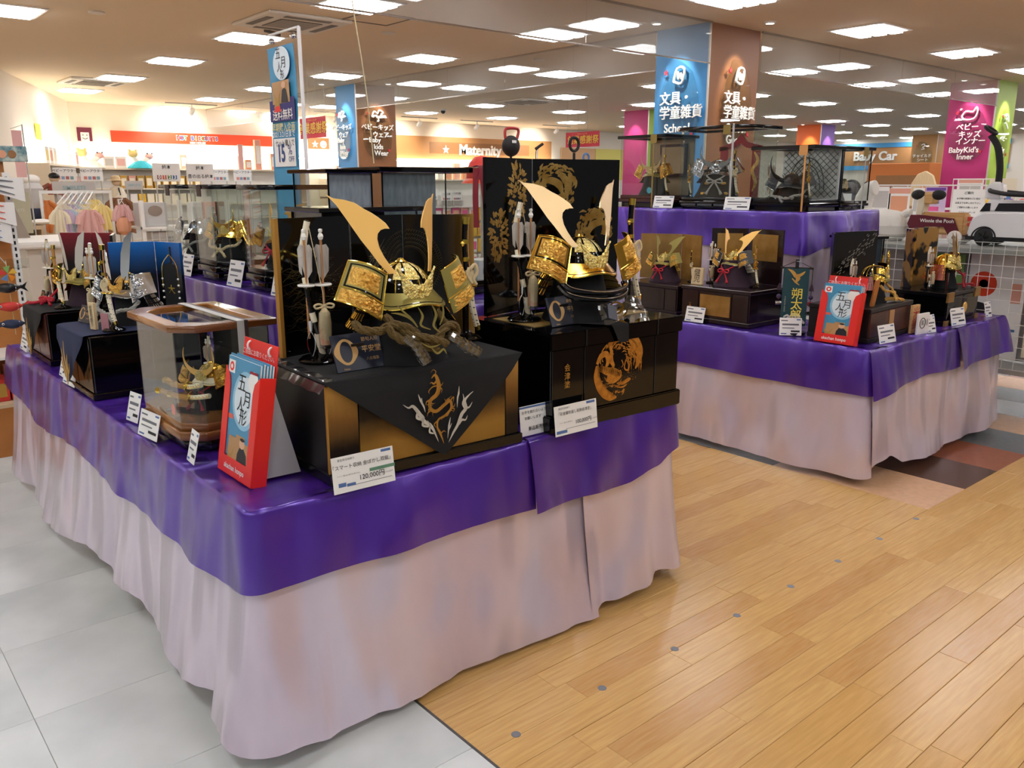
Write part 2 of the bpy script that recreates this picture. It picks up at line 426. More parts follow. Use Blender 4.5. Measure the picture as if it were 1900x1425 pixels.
# pillars
M('pillar_blue', '3f88c0', .55); M('pillar_brown', '8c5a33', .55); M('pillar_pink', 'b0286a', .55); M('pillar_lime', '9cb83a', .55)
M('pillar_orange', 'e0641a', .55); M('pillar_violet', '7d4fa6', .55); M('pillar_edge', 'c9c4bb', .4, .6)
M('pillar_tan', 'b5854f', .55)
def pillar(x, y, sx, sy, ma, mb_, n):
    p = struct('pillar_%d' % n, MB().b(x + .006, x + sx, y + .006, y + sy, 0, 3.0), 'pillar_edge')
    struct('side_panel', MB().b(x - .002, x + .006, y + .012, y + sy, 0, 3.0), ma, p)
    struct('side_panel', MB().b(x + .012, x + sx, y - .002, y + .006, 0, 3.0), mb_, p)
    struct('corner_trim', MB().b(x - .006, x + .01, y - .006, y + .01, 0, 3.0), 'pillar_edge', p)
    return p
P1 = pillar(7.0, 5.27, .82, .66, 'pillar_blue', 'pillar_brown', 1)
P2 = pillar(7.0, 11.93, .72, .62, 'pillar_blue', 'pillar_brown', 2)
P3 = pillar(14.0, 5.27, .75, .68, 'pillar_pink', 'pillar_lime', 3)
P4 = pillar(14.05, 12.05, .65, .68, 'pillar_pink', 'pillar_lime', 4)
P5 = pillar(20.9, 12.05, .7, .7, 'pillar_orange', 'pillar_violet', 5)
P6 = pillar(27.9, 12.07, .7, .8, 'pillar_tan', 'pillar_tan', 6)
# hanging glass smoke screens
def smoke(name, segs, ax, v):
    n = 0
    root = thing(name, 'clear glass smoke screen panes hanging ' + ('over the long aisle beside the blue pillar' if ax == 'y' else 'between the school and kids wear pillars'), 'glass screen', (segs[0][0], v, 2.63) if ax == 'y' else (v, segs[0][0], 2.63))
    for a, b_ in segs:
        k = MB()
        if ax == 'y': k.b(a - segs[0][0] + .002, b_ - segs[0][0] - .002, -.003, .003, 0, .37)
        else: k.b(-.003, .003, a - segs[0][0] + .002, b_ - segs[0][0] - .002, 0, .37)
        k.build('pane', 'smoke_glass', root, smooth_=False)
        e = MB()
        if ax == 'y': e.b(a - segs[0][0], b_ - segs[0][0], -.004, .004, -.012, 0)
        else: e.b(-.004, .004, a - segs[0][0], b_ - segs[0][0], -.012, 0)
        e.build('edge_strip', 'chrome', root, smooth_=False)
    L0, L1 = segs[0][0], segs[-1][1]
    e = MB()
    if ax == 'y': e.b(0, L1 - L0, -.012, .012, .355, .37)
    else: e.b(-.012, .012, 0, L1 - L0, .355, .37)
    e.build('ceiling_track', M('track_brown', '8a7a66', .5), root, smooth_=False)
def segs(a, b_, n): return [(a + (b_ - a) * i / n, a + (b_ - a) * (i + 1) / n) for i in range(n)]
smoke('smoke_screen', segs(-1.5, 6.99, 5), 'y', 5.25)
smoke('smoke_screen', segs(7.83, 13.99, 4), 'y', 5.25)
bpy.data.objects['smoke_screen.001']['label'] = 'clear glass smoke screen panes hanging between brown pillar face and pink pillar'
smoke('smoke_screen', segs(5.94, 11.92, 5), 'x', 7.0)
smoke('smoke_screen', segs(12.56, 17.98, 3), 'x', 7.0)
bpy.data.objects['smoke_screen.003']['label'] = 'clear glass smoke screen panes hanging between kids wear pillar and back wall'

# ------------------------------------------------------------------ ceiling lamps
M('lamp_tray', 'f4f1ea', .5)
M('lamp_tube', 'f9faff', .5, emit=LAMP)
LW = .27
k = MB(); k.b(-LW - .03, LW + .03, -LW - .03, -LW, -.012, 0); k.b(-LW - .03, LW + .03, LW, LW + .03, -.012, 0); k.b(-LW - .03, -LW, -LW, LW, -.012, 0); k.b(LW, LW + .03, -LW, LW, -.012, 0)
FRAME = k.mesh('lamp_frame', 'lamp_tray', smooth_=False)
TRAY = MB().b(-LW, LW, -LW, LW, -.004, 0).mesh('reflector_tray', 'lamp_tray', smooth_=False)
TUBE = MB().b(-LW + .02, LW - .02, -.058, .058, -.03, -.008).mesh('lamp_tube', 'lamp_tube', smooth_=False)
lamp = thing('ceiling_lamp', 'square recessed ceiling lamp with three glowing tubes', 'ceiling lamp', (4.02, 2.26, 3.0), 0, 'square ceiling lamps in a grid')
ob('frame', FRAME, lamp); ob('reflector_tray', TRAY, lamp)
for t in (-1, 0, 1): ob('lamp_tube', TUBE, lamp, (0, t * .165, 0))
for i in range(-3, 13):
    for j in range(-3, 7):
        x, y = 1.75 + 2.27 * i, 4.5 + 2.24 * j
        if (i, j) == (1, -1): continue
        if j == -1 and i > 1: x += 1.24; y = 2.62
        if j == 6 and i not in (2, 3, 4): continue
        if y > 9 and x < 1 + (y - 9) * .38: continue
        if x < -3 and y > 3: continue
        dup(lamp, (x, y, 3.0))
# ------------------------------------------------------------------ cloth-covered display tables
from mathutils import noise as mnoise
def N3(x, y, z=0.0): return mnoise.noise(Vector((x, y, z)))
M('satin_purple', '5228a4', 0.28, 0.36, coat=.5, crough=.16, sheen=.0, spec=.7, col2='4c2598', nscale=2.5, bump=1.0, bscale=5, stretch=(1.4, 1.4, .6), bdist=.08, bdetail=.3)
M('satin_lilac', 'dfd2e0', 0.25, 0.2, coat=.6, crough=.16, sheen=.1, spec=.7, col2='d0c1d2', nscale=2, bump=1.0, bscale=4.5, stretch=(1.4, 1.4, .6), bdist=.13, bdetail=.3)
def interp(tab, s):
    if s <= tab[0][0]: return tab[0][1]
    for (a, va), (b_, vb) in zip(tab, tab[1:]):
        if s <= b_:
            t = (s - a) / (b_ - a); t = t * t * (3 - 2 * t); return va + (vb - va) * t
    return tab[-1][1]
def corner_path(pts, r, step):
    """polyline with rounded corners -> dense list of (x, y, nx, ny, s); outside lies to the right of travel"""
    P = [Vector((*p, 0)) for p in pts]; dense = []
    seg = []
    for i in range(len(P)):
        if 0 < i < len(P) - 1:
            a = (P[i - 1] - P[i]).normalized(); c = (P[i + 1] - P[i]).normalized()
            for k in range(9):
                t = k / 8; p = (P[i] + a * r) * (1 - t) ** 2 + P[i] * 2 * t * (1 - t) + (P[i] + c * r) * t * t; seg.append(p)
        else: seg.append(P[i])
    out = []; s = 0.0
    for i in range(len(seg) - 1):
        d = seg[i + 1] - seg[i]; n = max(1, int(d.length / step))
        for k in range(n): out.append(seg[i] + d * k / n)
    out.append(seg[-1])
    res = []
    for i, p in enumerate(out):
        t = (out[min(i + 1, len(out) - 1)] - out[max(i - 1, 0)]).normalized()
        if i: s += (p - out[i - 1]).length
        res.append((p.x, p.y, t.y, -t.x, s))
    return res
def drape(name, label, cat, mat, pts, ztop, hem, flare=.03, amp=.012, freq=9.0, seed=0.0, rect=None, rise=None, wr=.0, step=.02, nz=16, r=.035, bulge=None, group=None, inset=.012, thick=.0):
    path = corner_path(pts, r, step); k = MB(); vs = []; fs = []; m = nz + 3
    for x, y, nx, ny, s in path:
        zt = ztop + (rise(s) if rise else 0); hz = hem(s)
        rip = wr * (math.sin(s * 95 + 3 * N3(s * 3, seed)) * .5 + math.sin(s * 61 + seed)) * .5
        prof = [(-inset, zt + rip * .5), (-inset * .35, zt - .001 + rip * .5), (0.0, zt - .010)]
        for q, (o_, z) in enumerate(prof): vs.append((x + nx * (o_ + rip * .3), y + ny * (o_ + rip * .3), z))
        for j in range(1, nz + 1):
            t = j / nz; z = (zt - .010) + (hz - zt + .010) * t
            ph = s * freq + 2.2 * N3(s * 1.7, seed, z * .8) + seed
            f = math.sin(ph) * .55 + math.sin(ph * 2.13 + 1.3) * .3 + N3(s * 7, seed + 9, z * 2) * .5 + N3(s * 19, seed + 3, z * 1.5) * .22
            pw_ = 1.5 if mat == 'satin_lilac' else .8
            o_ = flare * t ** pw_ + amp * (t ** pw_) * f + rip * .6 * (1 - t) ** 3
            if bulge: o_ += bulge(s, t)
            vs.append((x + nx * o_, y + ny * o_, z))
    n = len(path)
    for i in range(n - 1):
        for j in range(m - 1): fs.append((i * m + j, i * m + j + 1, (i + 1) * m + j + 1, (i + 1) * m + j))
    k.add(vs, fs)
    if rect:
        x0, x1, y0, y1 = rect
        def top(u, v):
            x = x0 + (x1 - x0) * u; y = y0 + (y1 - y0) * v; e = min(u * (x1 - x0), v * (y1 - y0))
            d = math.exp(-e / .12)
            return (x, y, ztop - .001 + wr * d * (math.sin(y * 80 + 6 * N3(x * 4, y * 2)) * .6 + N3(x * 9, y * 14) * 1.2) + (rise(99) * 0 if rise else 0))
        k.grid(top, 40, 60 if (y1 - y0) > 1 else 24)
    o = k.build(name, mat, angle=75)
    return tag(o, label, cat, group)
M('table_white', 'd9d6d0', .5); M('caster_grey', 'a9a9a6', .25)
def table(label, x0, x1, y0, y1, zt):
    t = thing('display_table', label, 'table', ((x0 + x1) / 2, (y0 + y1) / 2, 0)); hx, hy = (x1 - x0) / 2, (y1 - y0) / 2
    MB().b(-hx, hx, -hy, hy, zt - .03, zt).build('tabletop', 'table_white', t)
    for sx in (-1, 1):
        for sy in (-1, 1):
            x, y = sx * (hx - .05), sy * (hy - .05)
            MB().b(x - .02, x + .02, y - .02, y + .02, .07, zt - .03).build('leg', 'table_white', t)
            c = MB(); c.at((x, y, .024), (PI / 2, 0, .5)); c.lathe([(0, -.012), (.02, -.012), (.024, -.006), (.024, .006), (.02, .012), (0, .012)], 16); c.at()
            w_ = c.build('caster', 'caster_grey', t)
            MB().b(x - .015, x + .015, y - .015, y + .015, .04, .07).build('caster_fork', 'chrome', w_)
    return t
# table one
T1 = table('long white table on casters under the dragon cloth set', .775, 2.42, 1.93, 4.84, .688)
ZT = .70
def hemP1(s):  # from far left corner along the left side, round the corner, along the front
    return interp([(0, .50), (.35, .47), (.7, .44), (1.0, .46), (1.38, .487), (1.72, .472), (2.0, .464), (2.6, .467), (2.86, .475), (3.0, .487), (3.3, .487), (3.7, .483), (4.0, .468)], s)
drape('tablecloth', 'purple satin tablecloth hanging toward the white tiles under the dragon cloth set', 'tablecloth', 'satin_purple',
      [(.76, 4.86), (.76, 1.905), (1.712, 1.905)], ZT, hemP1, .03, .014, 7.5, 1.0, rect=(.772, 1.70, 1.917, 4.86), wr=.005)
drape('tablecloth', 'purple satin tablecloth bunched up under the lacquer roundel box', 'tablecloth', 'satin_purple',
      [(1.695, 1.898), (2.44, 1.898), (2.44, 2.9)], ZT + .003, lambda s: interp([(0, .465), (.4, .466), (.6, .49), (.74, .535), (.8, .55), (1.8, .5)], s), .034, .014, 9, 4.2,
      rise=lambda s: interp([(0, 0), (.1, .002), (.35, .02), (.6, .038), (.74, .04), (1.2, .02), (1.8, 0)], s), rect=(1.70, 2.43, 1.91, 4.84), wr=.001)
def hemS1(s):
    return interp([(0, .05), (.9, .045), (1.2, .08), (1.4, .105), (1.7, .115), (1.95, .12), (2.2, .07), (2.45, .045), (2.6, .09), (2.8, .13)], s)
drape('table_skirt', 'lilac satin skirt hanging over the white floor tiles', 'table skirt', 'satin_lilac',
      [(.768, 4.84), (.768, 2.06)], .62, hemS1, .06, .032, 7, 2.0, bulge=lambda s, t: .055 * t ** 1.3 * math.exp(-((s - 1.15) / .3) ** 2) - .02 * t * math.exp(-((s - 1.75) / .25) ** 2), nz=20)
drape('table_skirt', 'lilac satin skirt wrapped round the corner below the front brochure holder', 'table skirt', 'satin_lilac',
      [(.760, 2.115), (.760, 1.912), (1.965, 1.912)], .62, lambda s: interp([(0, .045), (.22, .062), (.35, .035), (.8, .02), (1.4, .018)], s), .065, .03, 5.5, 6.1, nz=22, r=.05,
      bulge=lambda s, t: .03 * t ** 2 * math.exp(-((s - .2) / .09) ** 2) + .014 * t ** 2 * math.exp(-((s - .33) / .03) ** 2))
drape('table_skirt', 'short gathered lilac satin skirt below the lacquer roundel box', 'table skirt', 'satin_lilac',
      [(1.935, 1.902), (2.432, 1.902), (2.432, 2.9)], .62, lambda s: interp([(0, .02), (.12, .028), (.2, .05), (.35, .05), (.5, .06), (1.4, .05)], s) + .012 * math.sin(s * 21), .06, .03, 17, 3.3, nz=22)
# raised tier on table one
def riser(label, x0, x1, y0, y1, z0, z1, clab, cg=None):
    t = thing('riser_box', label, 'riser', ((x0 + x1) / 2, (y0 + y1) / 2, z0)); hx, hy = (x1 - x0) / 2, (y1 - y0) / 2
    MB().b(-hx, hx, -hy, hy, 0, z1 - z0).build('riser_body', 'table_white', t)
    return t
riser('box riser standing on the dragon cloth table under purple cloth', 1.63, 2.62, 2.80, 5.16, .712, .992, '')
drape('riser_cloth', 'purple satin cloth over the riser carrying glass helmet cases', 'tablecloth', 'satin_purple', [(1.615, 5.18), (1.615, 2.785), (2.64, 2.785)], 1.0, lambda s: .712, .012, .006, 9, 8.0,
      rect=(1.625, 2.63, 2.797, 5.18), wr=.001, nz=10)
# table two
T2 = table('long white table on casters under the name banner', 3.98, 5.62, 1.93, 4.4, .688)
drape('tablecloth', 'purple satin tablecloth below the mahogany gold-panel box', 'tablecloth', 'satin_purple',
      [(3.962, 4.42), (3.962, 1.912), (4.03, 1.912)], ZT, lambda s: interp([(0, .48), (1.0, .47), (1.6, .462), (2.2, .462), (2.45, .47)], s), .03, .014, 8, 11.0, rect=(3.974, 4.62, 1.925, 4.42), wr=.004)
drape('tablecloth', 'purple satin tablecloth below the brown lacquer box', 'tablecloth', 'satin_purple',
      [(3.93, 1.905), (4.95, 1.905)], ZT + .003, lambda s: interp([(0, .455), (.3, .49), (.6, .50), (.9, .485), (1.0, .49)], s), .035, .018, 8, 12.5, rect=(4.0, 4.94, 1.917, 2.3), wr=.006)
drape('tablecloth', 'purple satin tablecloth flaring out beyond the gold-banded box', 'tablecloth', 'satin_purple',
      [(4.93, 1.902), (5.66, 1.902), (5.66, 2.9)], ZT + .005, lambda s: interp([(0, .475), (.3, .49), (.6, .50), (.73, .49), (1.2, .5)], s), .05, .018, 9, 13.7, rect=(4.94, 5.65, 1.914, 2.9), wr=.006)
drape('table_skirt', 'lilac satin skirt below the mahogany gold-panel box', 'table skirt', 'satin_lilac',
      [(3.968, 4.4), (3.968, 1.918), (4.01, 1.918)], .62, lambda s: interp([(0, .04), (1.5, .03), (2.3, .035), (2.5, .04)], s), .05, .03, 6, 15.0, nz=20)
drape('table_skirt', 'lilac satin skirt below the brown lacquer and gold-banded boxes', 'table skirt', 'satin_lilac',
      [(3.985, 1.912), (5.64, 1.912), (5.64, 2.9)], .62, lambda s: interp([(0, .10), (.1, .11), (.2, .12), (.35, .06), (.7, .04), (1.5, .05), (1.8, .05)], s), .055, .03, 8, 16.0, nz=20)
# raised tier on table two
TX2, TY2 = 4.70, 2.77
riser('tall box riser standing on the name banner table under purple cloth', TX2 + .015, 5.55, TY2 + .015, 4.38, .712, 1.322, '')
drape('riser_cloth', 'purple satin cloth over the tall riser with glass cases on top', 'tablecloth', 'satin_purple', [(TX2 - .006, 4.42), (TX2 - .006, TY2 - .006), (5.62, TY2 - .006)], 1.33,
      lambda s: interp([(0, 1.10), (.8, 1.10), (1.4, 1.085), (1.66, 1.07), (1.9, 1.11), (2.4, 1.10)], s), .02, .010, 7, 17.0, rect=(TX2 + .006, 5.6, TY2 + .006, 4.42), wr=.001, nz=12)
drape('table_skirt', 'lilac satin skirt hanging below purple cloth of the tall riser', 'table skirt', 'satin_lilac', [(TX2 + .004, 4.4), (TX2 + .004, TY2 + .004), (5.6, TY2 + .004)], 1.25, lambda s: .712, .010, .006, 9, 18.0, nz=10)
# ------------------------------------------------------------------ builders for May-festival helmet sets
HORN = [(0.189, 0.218), (0.17, 0.208), (0.139, 0.204), (0.109, 0.196), (0.083, 0.179), (0.064, 0.169), (0.045, 0.156), (0.026, 0.14), (0.017, 0.125), (0.031, 0.125), (0.044, 0.121), (0.054, 0.111), (0.058, 0.096), (0.056, 0.073), (0.047, 0.049), (0.034, 0.025), (0.017, 0.003), (0.040, 0.0), (0.065, 0.030), (0.087, 0.065), (0.106, 0.092), (0.12, 0.116), (0.142, 0.154), (0.163, 0.189)]
EAR = [(.02, 0), (.035, .03), (.05, .08), (.062, .14), (.07, .2), (.05, .17), (.03, .13), (.012, .08), (.004, .03), (.002, 0)]
SPIKE = [(.025, 0), (.04, .05), (.05, .1), (.062, .16), (.07, .2), (.035, .17), (.012, .11), (.0, .04), (.0, 0)]
def horn_mesh(outline, yaw, mat, mirror, base, tilt=0.12, thick=.003, curl=.0, sc=1.0):
    k = MB(); s = -1 if not mirror else 1
    # pts: u outwards, w upwards ; surface slightly cupped about its own length
    o = [(u * sc * 1.0, w_ * sc) for u, w_ in outline]; pts = o
    def pos(u, w_, d):
        back = curl * (w_ / .2) ** 2
        x = s * (u * math.cos(yaw)) ; y = u * math.sin(yaw) - tilt * w_ + back
        n = Vector((s * math.sin(yaw), -math.cos(yaw), 0))
        return (base[0] * (1 if not mirror else -1) + x + n.x * d, base[1] + y + n.y * d, base[2] + w_)
    m = len(pts); vs = [pos(u, w_, thick / 2) for u, w_ in pts] + [pos(u, w_, -thick / 2) for u, w_ in pts]
    f1 = tuple(range(m)); f2 = tuple(range(2 * m - 1, m - 1, -1))
    if not mirror: f1 = f1; 
    k.add(vs, [f1, f2] + [(i, i + m, (i + 1) % m + m, (i + 1) % m) for i in range(m)])
    me = k.mesh('horn', mat, angle=30)
    bm = bmesh.new(); bm.from_mesh(me); bmesh.ops.recalc_face_normals(bm, faces=bm.faces); bm.to_mesh(me); bm.free()
    return me
def sphere_strip(k, r, cz, a0, a1, t0, t1, nu=6, nv=8, lift=.0):
    def fn(u, v):
        a = a0 + (a1 - a0) * u; t = t0 + (t1 - t0) * v; q = r + lift
        return (q * math.cos(t) * math.sin(a), -q * math.cos(t) * math.cos(a), cz + q * math.sin(t))
    k.grid(fn, nu, nv)
def rope(k, path, rad, strands=3, twist=70.0, n=6, sub=6):
    P = smooth(path, sub); L = [0.0]
    for a, b_ in zip(P, P[1:]): L.append(L[-1] + (b_ - a).length)
    # resample
    tot = L[-1]; cnt = max(8, int(tot / (rad * .55))); Q = []
    j = 0
    for i in range(cnt + 1):
        d = tot * i / cnt
        while j < len(L) - 2 and L[j + 1] < d: j += 1
        t = (d - L[j]) / max(1e-9, L[j + 1] - L[j]); Q.append((P[j].lerp(P[j + 1], min(1, t)), d))
    up = Vector((0.01, -1, .02)).normalized()
    fr = []
    for i, (p, d) in enumerate(Q):
        t = (Q[min(i + 1, cnt)][0] - Q[max(i - 1, 0)][0]).normalized(); u = up - t * up.dot(t)
        u = u.normalized() if u.length > 1e-6 else t.orthogonal().normalized(); up = u; fr.append((p, u, t.cross(u), d))
    for s in range(strands):
        pts = [p + (u * math.cos(d * twist + s * 2 * PI / strands) + w_ * math.sin(d * twist + s * 2 * PI / strands)) * rad * .5 for p, u, w_, d in fr]
        k.tube(pts, rad * .56, n)
def bow_knot(k, c, w_, h, rad, sub=5, tails=True):
    """agemaki style bow: two side loops, an upper loop and two tails"""
    cx, cy, cz = c
    for s in (-1, 1):
        k.tube(smooth([(cx, cy, cz), (cx + s * w_ * .5, cy - .3 * rad, cz + h * .22), (cx + s * w_, cy - rad, cz + h * .1), (cx + s * w_ * .85, cy - 1.2 * rad, cz - h * .16), (cx + s * w_ * .35, cy - rad, cz - h * .1), (cx, cy, cz)], sub), rad, 6)
        if tails: k.tube(smooth([(cx, cy, cz), (cx + s * w_ * .35, cy - rad, cz - h * .45), (cx + s * w_ * .75, cy - 2 * rad, cz - h)], sub), rad, 6)
    k.sph((cx, cy - rad, cz), rad * 1.9, rad * 1.7, rad * 1.9, 8, 6)
def helmet(name, label, loc, rz, sc, bowl='lacquer', rib='gold_bright', plate='gold_olive', relief='gold_relief', crest='gold_pale_relief', horn='gold_satin', neck='lacquer_soft',
           lace='gold', style='horn', stand='black_cloth', cord=None, cordmat='cord_red', visor='gold_olive', group=None, yaw=R(44), stand_h=.19, stand_r=.1, tilt=-.30, deep=False, edge='gold_bright', ribs=14, horn_sc=1.0, border='lacquer'):
    t = thing(name, label, 'samurai helmet', loc, rz, group, sc)
    z0 = stand_h
    # stand with cloth
    k = MB(); rr = stand_r
    k.lathe([(rr * 1.25, 0), (rr * 1.22, .01), (rr * 1.05, .05), (rr * .92, .1), (rr * .8, z0 * .8), (rr * .75, z0 + .01), (0.0, z0 + .012)], 24, rib=.05, nr=5)
    k.build('helmet_stand', stand, t)
    # bowl, ribs, finial
    r = .086; prof = [(r * 1.01, z0 - .004)] + [(r * math.cos(a), z0 + r * 1.0 * math.sin(a)) for a in [i * PI / 2 / 9 for i in range(10)]]
    MB().lathe(prof, 36).build('bowl', bowl, t)
    k = MB()
    for i in range(ribs):
        a = 2 * PI * (i + .5) / ribs
        k.tube([((r + .0012) * math.cos(q) * math.sin(a), -(r + .0012) * math.cos(q) * math.cos(a), z0 + (r + .0012) * math.sin(q)) for q in [j * (PI / 2 - .22) / 7 for j in range(8)]], .0022, 5)
    k.build('bowl_ribs', rib, t)
    k = MB()
    for a, ww in ((0, .3), (-.62, .17), (.62, .17)): sphere_strip(k, r, z0, a - ww, a + ww, .5, 1.28, lift=.003)
    k.build('bowl_plates', crest, t)
    MB().lathe([(.016, z0 + r - .003), (.018, z0 + r + .003), (.012, z0 + r + .007), (.008, z0 + r + .012), (0, z0 + r + .013)], 14).build('finial', 'gold_bright' if bowl != 'silver_blue' else 'silver', t)
    # visor
    def vis(u, v):
        a = -1.15 + 2.3 * u; q = r + .004 + .046 * v * (1 - .35 * abs(2 * u - 1) ** 2); z = z0 + .004 - .034 * v + .016 * v * math.cos((2 * u - 1) * 5) * .4
        return (q * math.sin(a), -q * math.cos(a), z)
    vz = MB().grid(vis, 24, 5, .003).build('visor', visor, t)
    k = MB(); k.tube([vis(i / 30, 1.0) for i in range(31)], .0032, 6); k.build('visor_rim', edge, vz)
    k = MB(); k.tube([Vector(vis(.06 + .88 * i / 30, .84)) + Vector((0, -.001, .002)) for i in range(31)], .0022, 5); k.build('visor_trim', border, vz)
    # turned-back side plates
    for s in (-1, 1):
        IT, IB, OT, OB = Vector((s * .086, -.084, z0 + .062)), Vector((s * .116, -.10, z0 - .062)), Vector((s * .168, -.012, z0 + .10)), Vector((s * .222, -.03, z0 - .005))
        def pl(u, v, d=0.0):
            p = (IT.lerp(IB, v)).lerp(OT.lerp(OB, v), u)
            b_ = .035 * math.sin(u * PI) ; p = p + Vector((s * .35 * b_, -b_ - d, .012 * math.sin(u * PI)))
            return p
        pp = MB().grid(lambda u, v: pl(u, v), 12, 10, .004)
        po = pp.build('side_plate', plate, t)
        def sub(u0, u1, v0, v1, d): return lambda u, v: pl(u0 + (u1 - u0) * u, v0 + (v1 - v0) * v, d)
        MB().grid(sub(.06, .94, .05, .62, .003), 12, 8).build('border_band', border, po)
        MB().grid(sub(.10, .90, .085, .585, .0045), 12, 8).build('plate_field', plate, po)
        def bumpy(u0, u1, v0, v1, d, am):
            f = sub(u0, u1, v0, v1, 0)
            def g_(u, v):
                e = min(1, 8 * min(u, 1 - u, v, 1 - v)); u_ = u; p = f(u, v)
                return p + Vector((0, -1, 0)) * (d + e * am * (.5 + N3(u * 14, v * 12, s) + .6 * N3(u * 30, v * 26, s)))
            return g_
        MB().grid(bumpy(.17, .88, .13, .545, .005, .005), 30, 24).build('relief_panel', relief, po)
        MB().grid(bumpy(.03, .97, .68, .985, .003, .006), 34, 18).build('relief_band', relief, po)
        k = MB(); n = 14; rim = [pl(0, i / n) for i in range(n)] + [pl(i / n, 1) for i in range(n)] + [pl(1, 1 - i / n) for i in range(n)] + [pl(1 - i / n, 0) for i in range(n)]
        k.tube(rim, .0026, 5, closed=True); k.tube([pl(i / n, .645, .003) for i in range(n + 1)], .002, 5); k.build('plate_rim', edge, po)
    # neck guard
    nb = 5 if deep else 4
    for i in range(nb):
        ra, rb_ = .094 + i * .017, .094 + (i + 1) * .017 + .003; za, zb = z0 + .002 - i * .024, z0 - (i + 1) * .024
        MB().lathe([(ra, za), (rb_, zb), (rb_ + .002, zb - .002), (rb_ - .002, zb)], 30, PI * -.06, PI * 1.06).build('neck_band', neck, t)
    k = MB()
    for i in range(nb):
        rb_ = .094 + (i + 1) * .017 + .0035; zb = z0 - (i + 1) * .024
        for j in range(34):
            a = -.19 + (PI + .38) * j / 33; ca, sa = math.cos(a), math.sin(a)
            k.tube([((rb_ - .012) * ca, (rb_ - .012) * sa, zb + .018), (rb_ * ca, rb_ * sa, zb + .001)], .0018, 4)
    k.build('lacing', lace, t)
    # crest bracket and horns
    bx, by, bz = .046, -.074, z0 + .068
    up = [(-bx - .012, bz + .012), (-.036, bz - .02), (-.018, bz - .036), (0, bz - .04), (.018, bz - .036), (.036, bz - .02), (bx + .012, bz + .012)]
    lo = [(bx - .004, bz + .002 - .02), (.042, bz - .055), (.026, bz - .075), (0, bz - .082), (-.026, bz - .075), (-.042, bz - .055), (-bx + .004, bz - .018)]
    def cb(u, v):
        i = u * 6; a = int(min(i, 5)); f = i - a
        p = (up[a][0] + (up[a + 1][0] - up[a][0]) * f, up[a][1] + (up[a + 1][1] - up[a][1]) * f); lo2 = lo[::-1]
        q = (lo2[a][0] + (lo2[a + 1][0] - lo2[a][0]) * f, lo2[a][1] + (lo2[a + 1][1] - lo2[a][1]) * f)
        x, z = p[0] + (q[0] - p[0]) * v, p[1] + (q[1] - p[1]) * v
        e = min(1, 6 * min(u, 1 - u, v + .05, 1.05 - v))
        return (x, by - .03 + 3.2 * x * x - .006 * e * (.6 + N3(u * 22, v * 9)), z)
    if style != 'none':
        MB().grid(cb, 36, 8, .006).build('crest_bracket', crest, t)
    if style in ('horn', 'ear', 'spike'):
        ol = {'horn': HORN, 'ear': EAR, 'spike': SPIKE}[style]
        for mir in (False, True): ob('horn', horn_mesh(ol, yaw, MATS[horn], mir, (-bx + .008, by - .012, bz - .008), tilt, sc=horn_sc), t)
    elif style == 'crescent':
        n = 22; o1 = []; o2 = []
        for i in range(n + 1):
            a = -.62 * PI + 1.24 * PI * i / n
            o1.append((.125 * horn_sc * math.sin(a), bz + .075 * horn_sc - .125 * horn_sc * math.cos(a))); o2.append((.118 * horn_sc * math.sin(a * .985), bz + .075 * horn_sc + .012 - (.125 * horn_sc - .03 * math.cos(a * .8)) * math.cos(a)))
        MB().prism(o1 + o2[::-1], by - .036, by - .032).build('crescent_crest', horn, t)
        MB().at((0, by - .04, bz - .03), (PI / 2, 0, 0)).lathe([(0, -.004), (.02, -.004), (.022, 0), (.018, .004), (0, .006)], 16).build('crest_disc', crest, t)
    elif style == 'ring':
        k = MB(); n = 30
        k.tube([(.045 * math.sin(2 * PI * i / n), by - .03, bz + .05 + .075 * math.cos(2 * PI * i / n) * (1.15)) for i in range(n)], .006, 6, closed=True)
        for i in range(n):
            a = 2 * PI * i / n; k.sph((.05 * math.sin(a), by - .032, bz + .05 + .09 * math.cos(a)), .006, .004, .006, 6, 4)
        k.build('ring_crest', horn, t)
        k = MB(); k.tube(smooth([(.0, by - .03, bz), (.018, by - .032, bz + .03), (-.012, by - .032, bz + .06), (.01, by - .032, bz + .09)], 5), .006, 6); k.build('dragon_crest', horn, t)
    # chin cord
    if cord == 'bow':
        k = MB(); cz_ = z0 - .085
        for s in (-1, 1): k.tube(smooth([(s * .085, -.07, z0 - .02), (s * .06, -.12, z0 - .05), (0, -.15, cz_)], 4), .006, 6)
        bow_knot(k, (0, -.155, cz_), .06, .07, .0065); k.build('cord_bow', cordmat, t)
        for s in (-1, 1): MB().tube([(s * .045, -.168, cz_ - .07), (s * .06, -.178, max(.006, cz_ - .1))], [.008, .013], 8).build('cord_tassel', cordmat, t)
    elif cord == 'rope':
        k = MB(); rope(k, [(-.15, -.08, z0 - .055), (-.13, -.12, z0 - .10), (-.06, -.15, z0 - .11), (0, -.165, z0 - .13), (.06, -.15, z0 - .10), (.12, -.12, z0 - .09), (.14, -.08, z0 - .05)], .011)
        rope(k, [(0, -.17, z0 - .13), (-.03, -.185, z0 - .15), (-.05, -.2, .02)], .010); rope(k, [(0, -.17, z0 - .13), (.04, -.185, z0 - .15), (.07, -.2, .022)], .010)
        k.sph((0, -.172, z0 - .125), .02, .016, .018, 10, 8); k.build('cord_rope', cordmat, t)
    return t
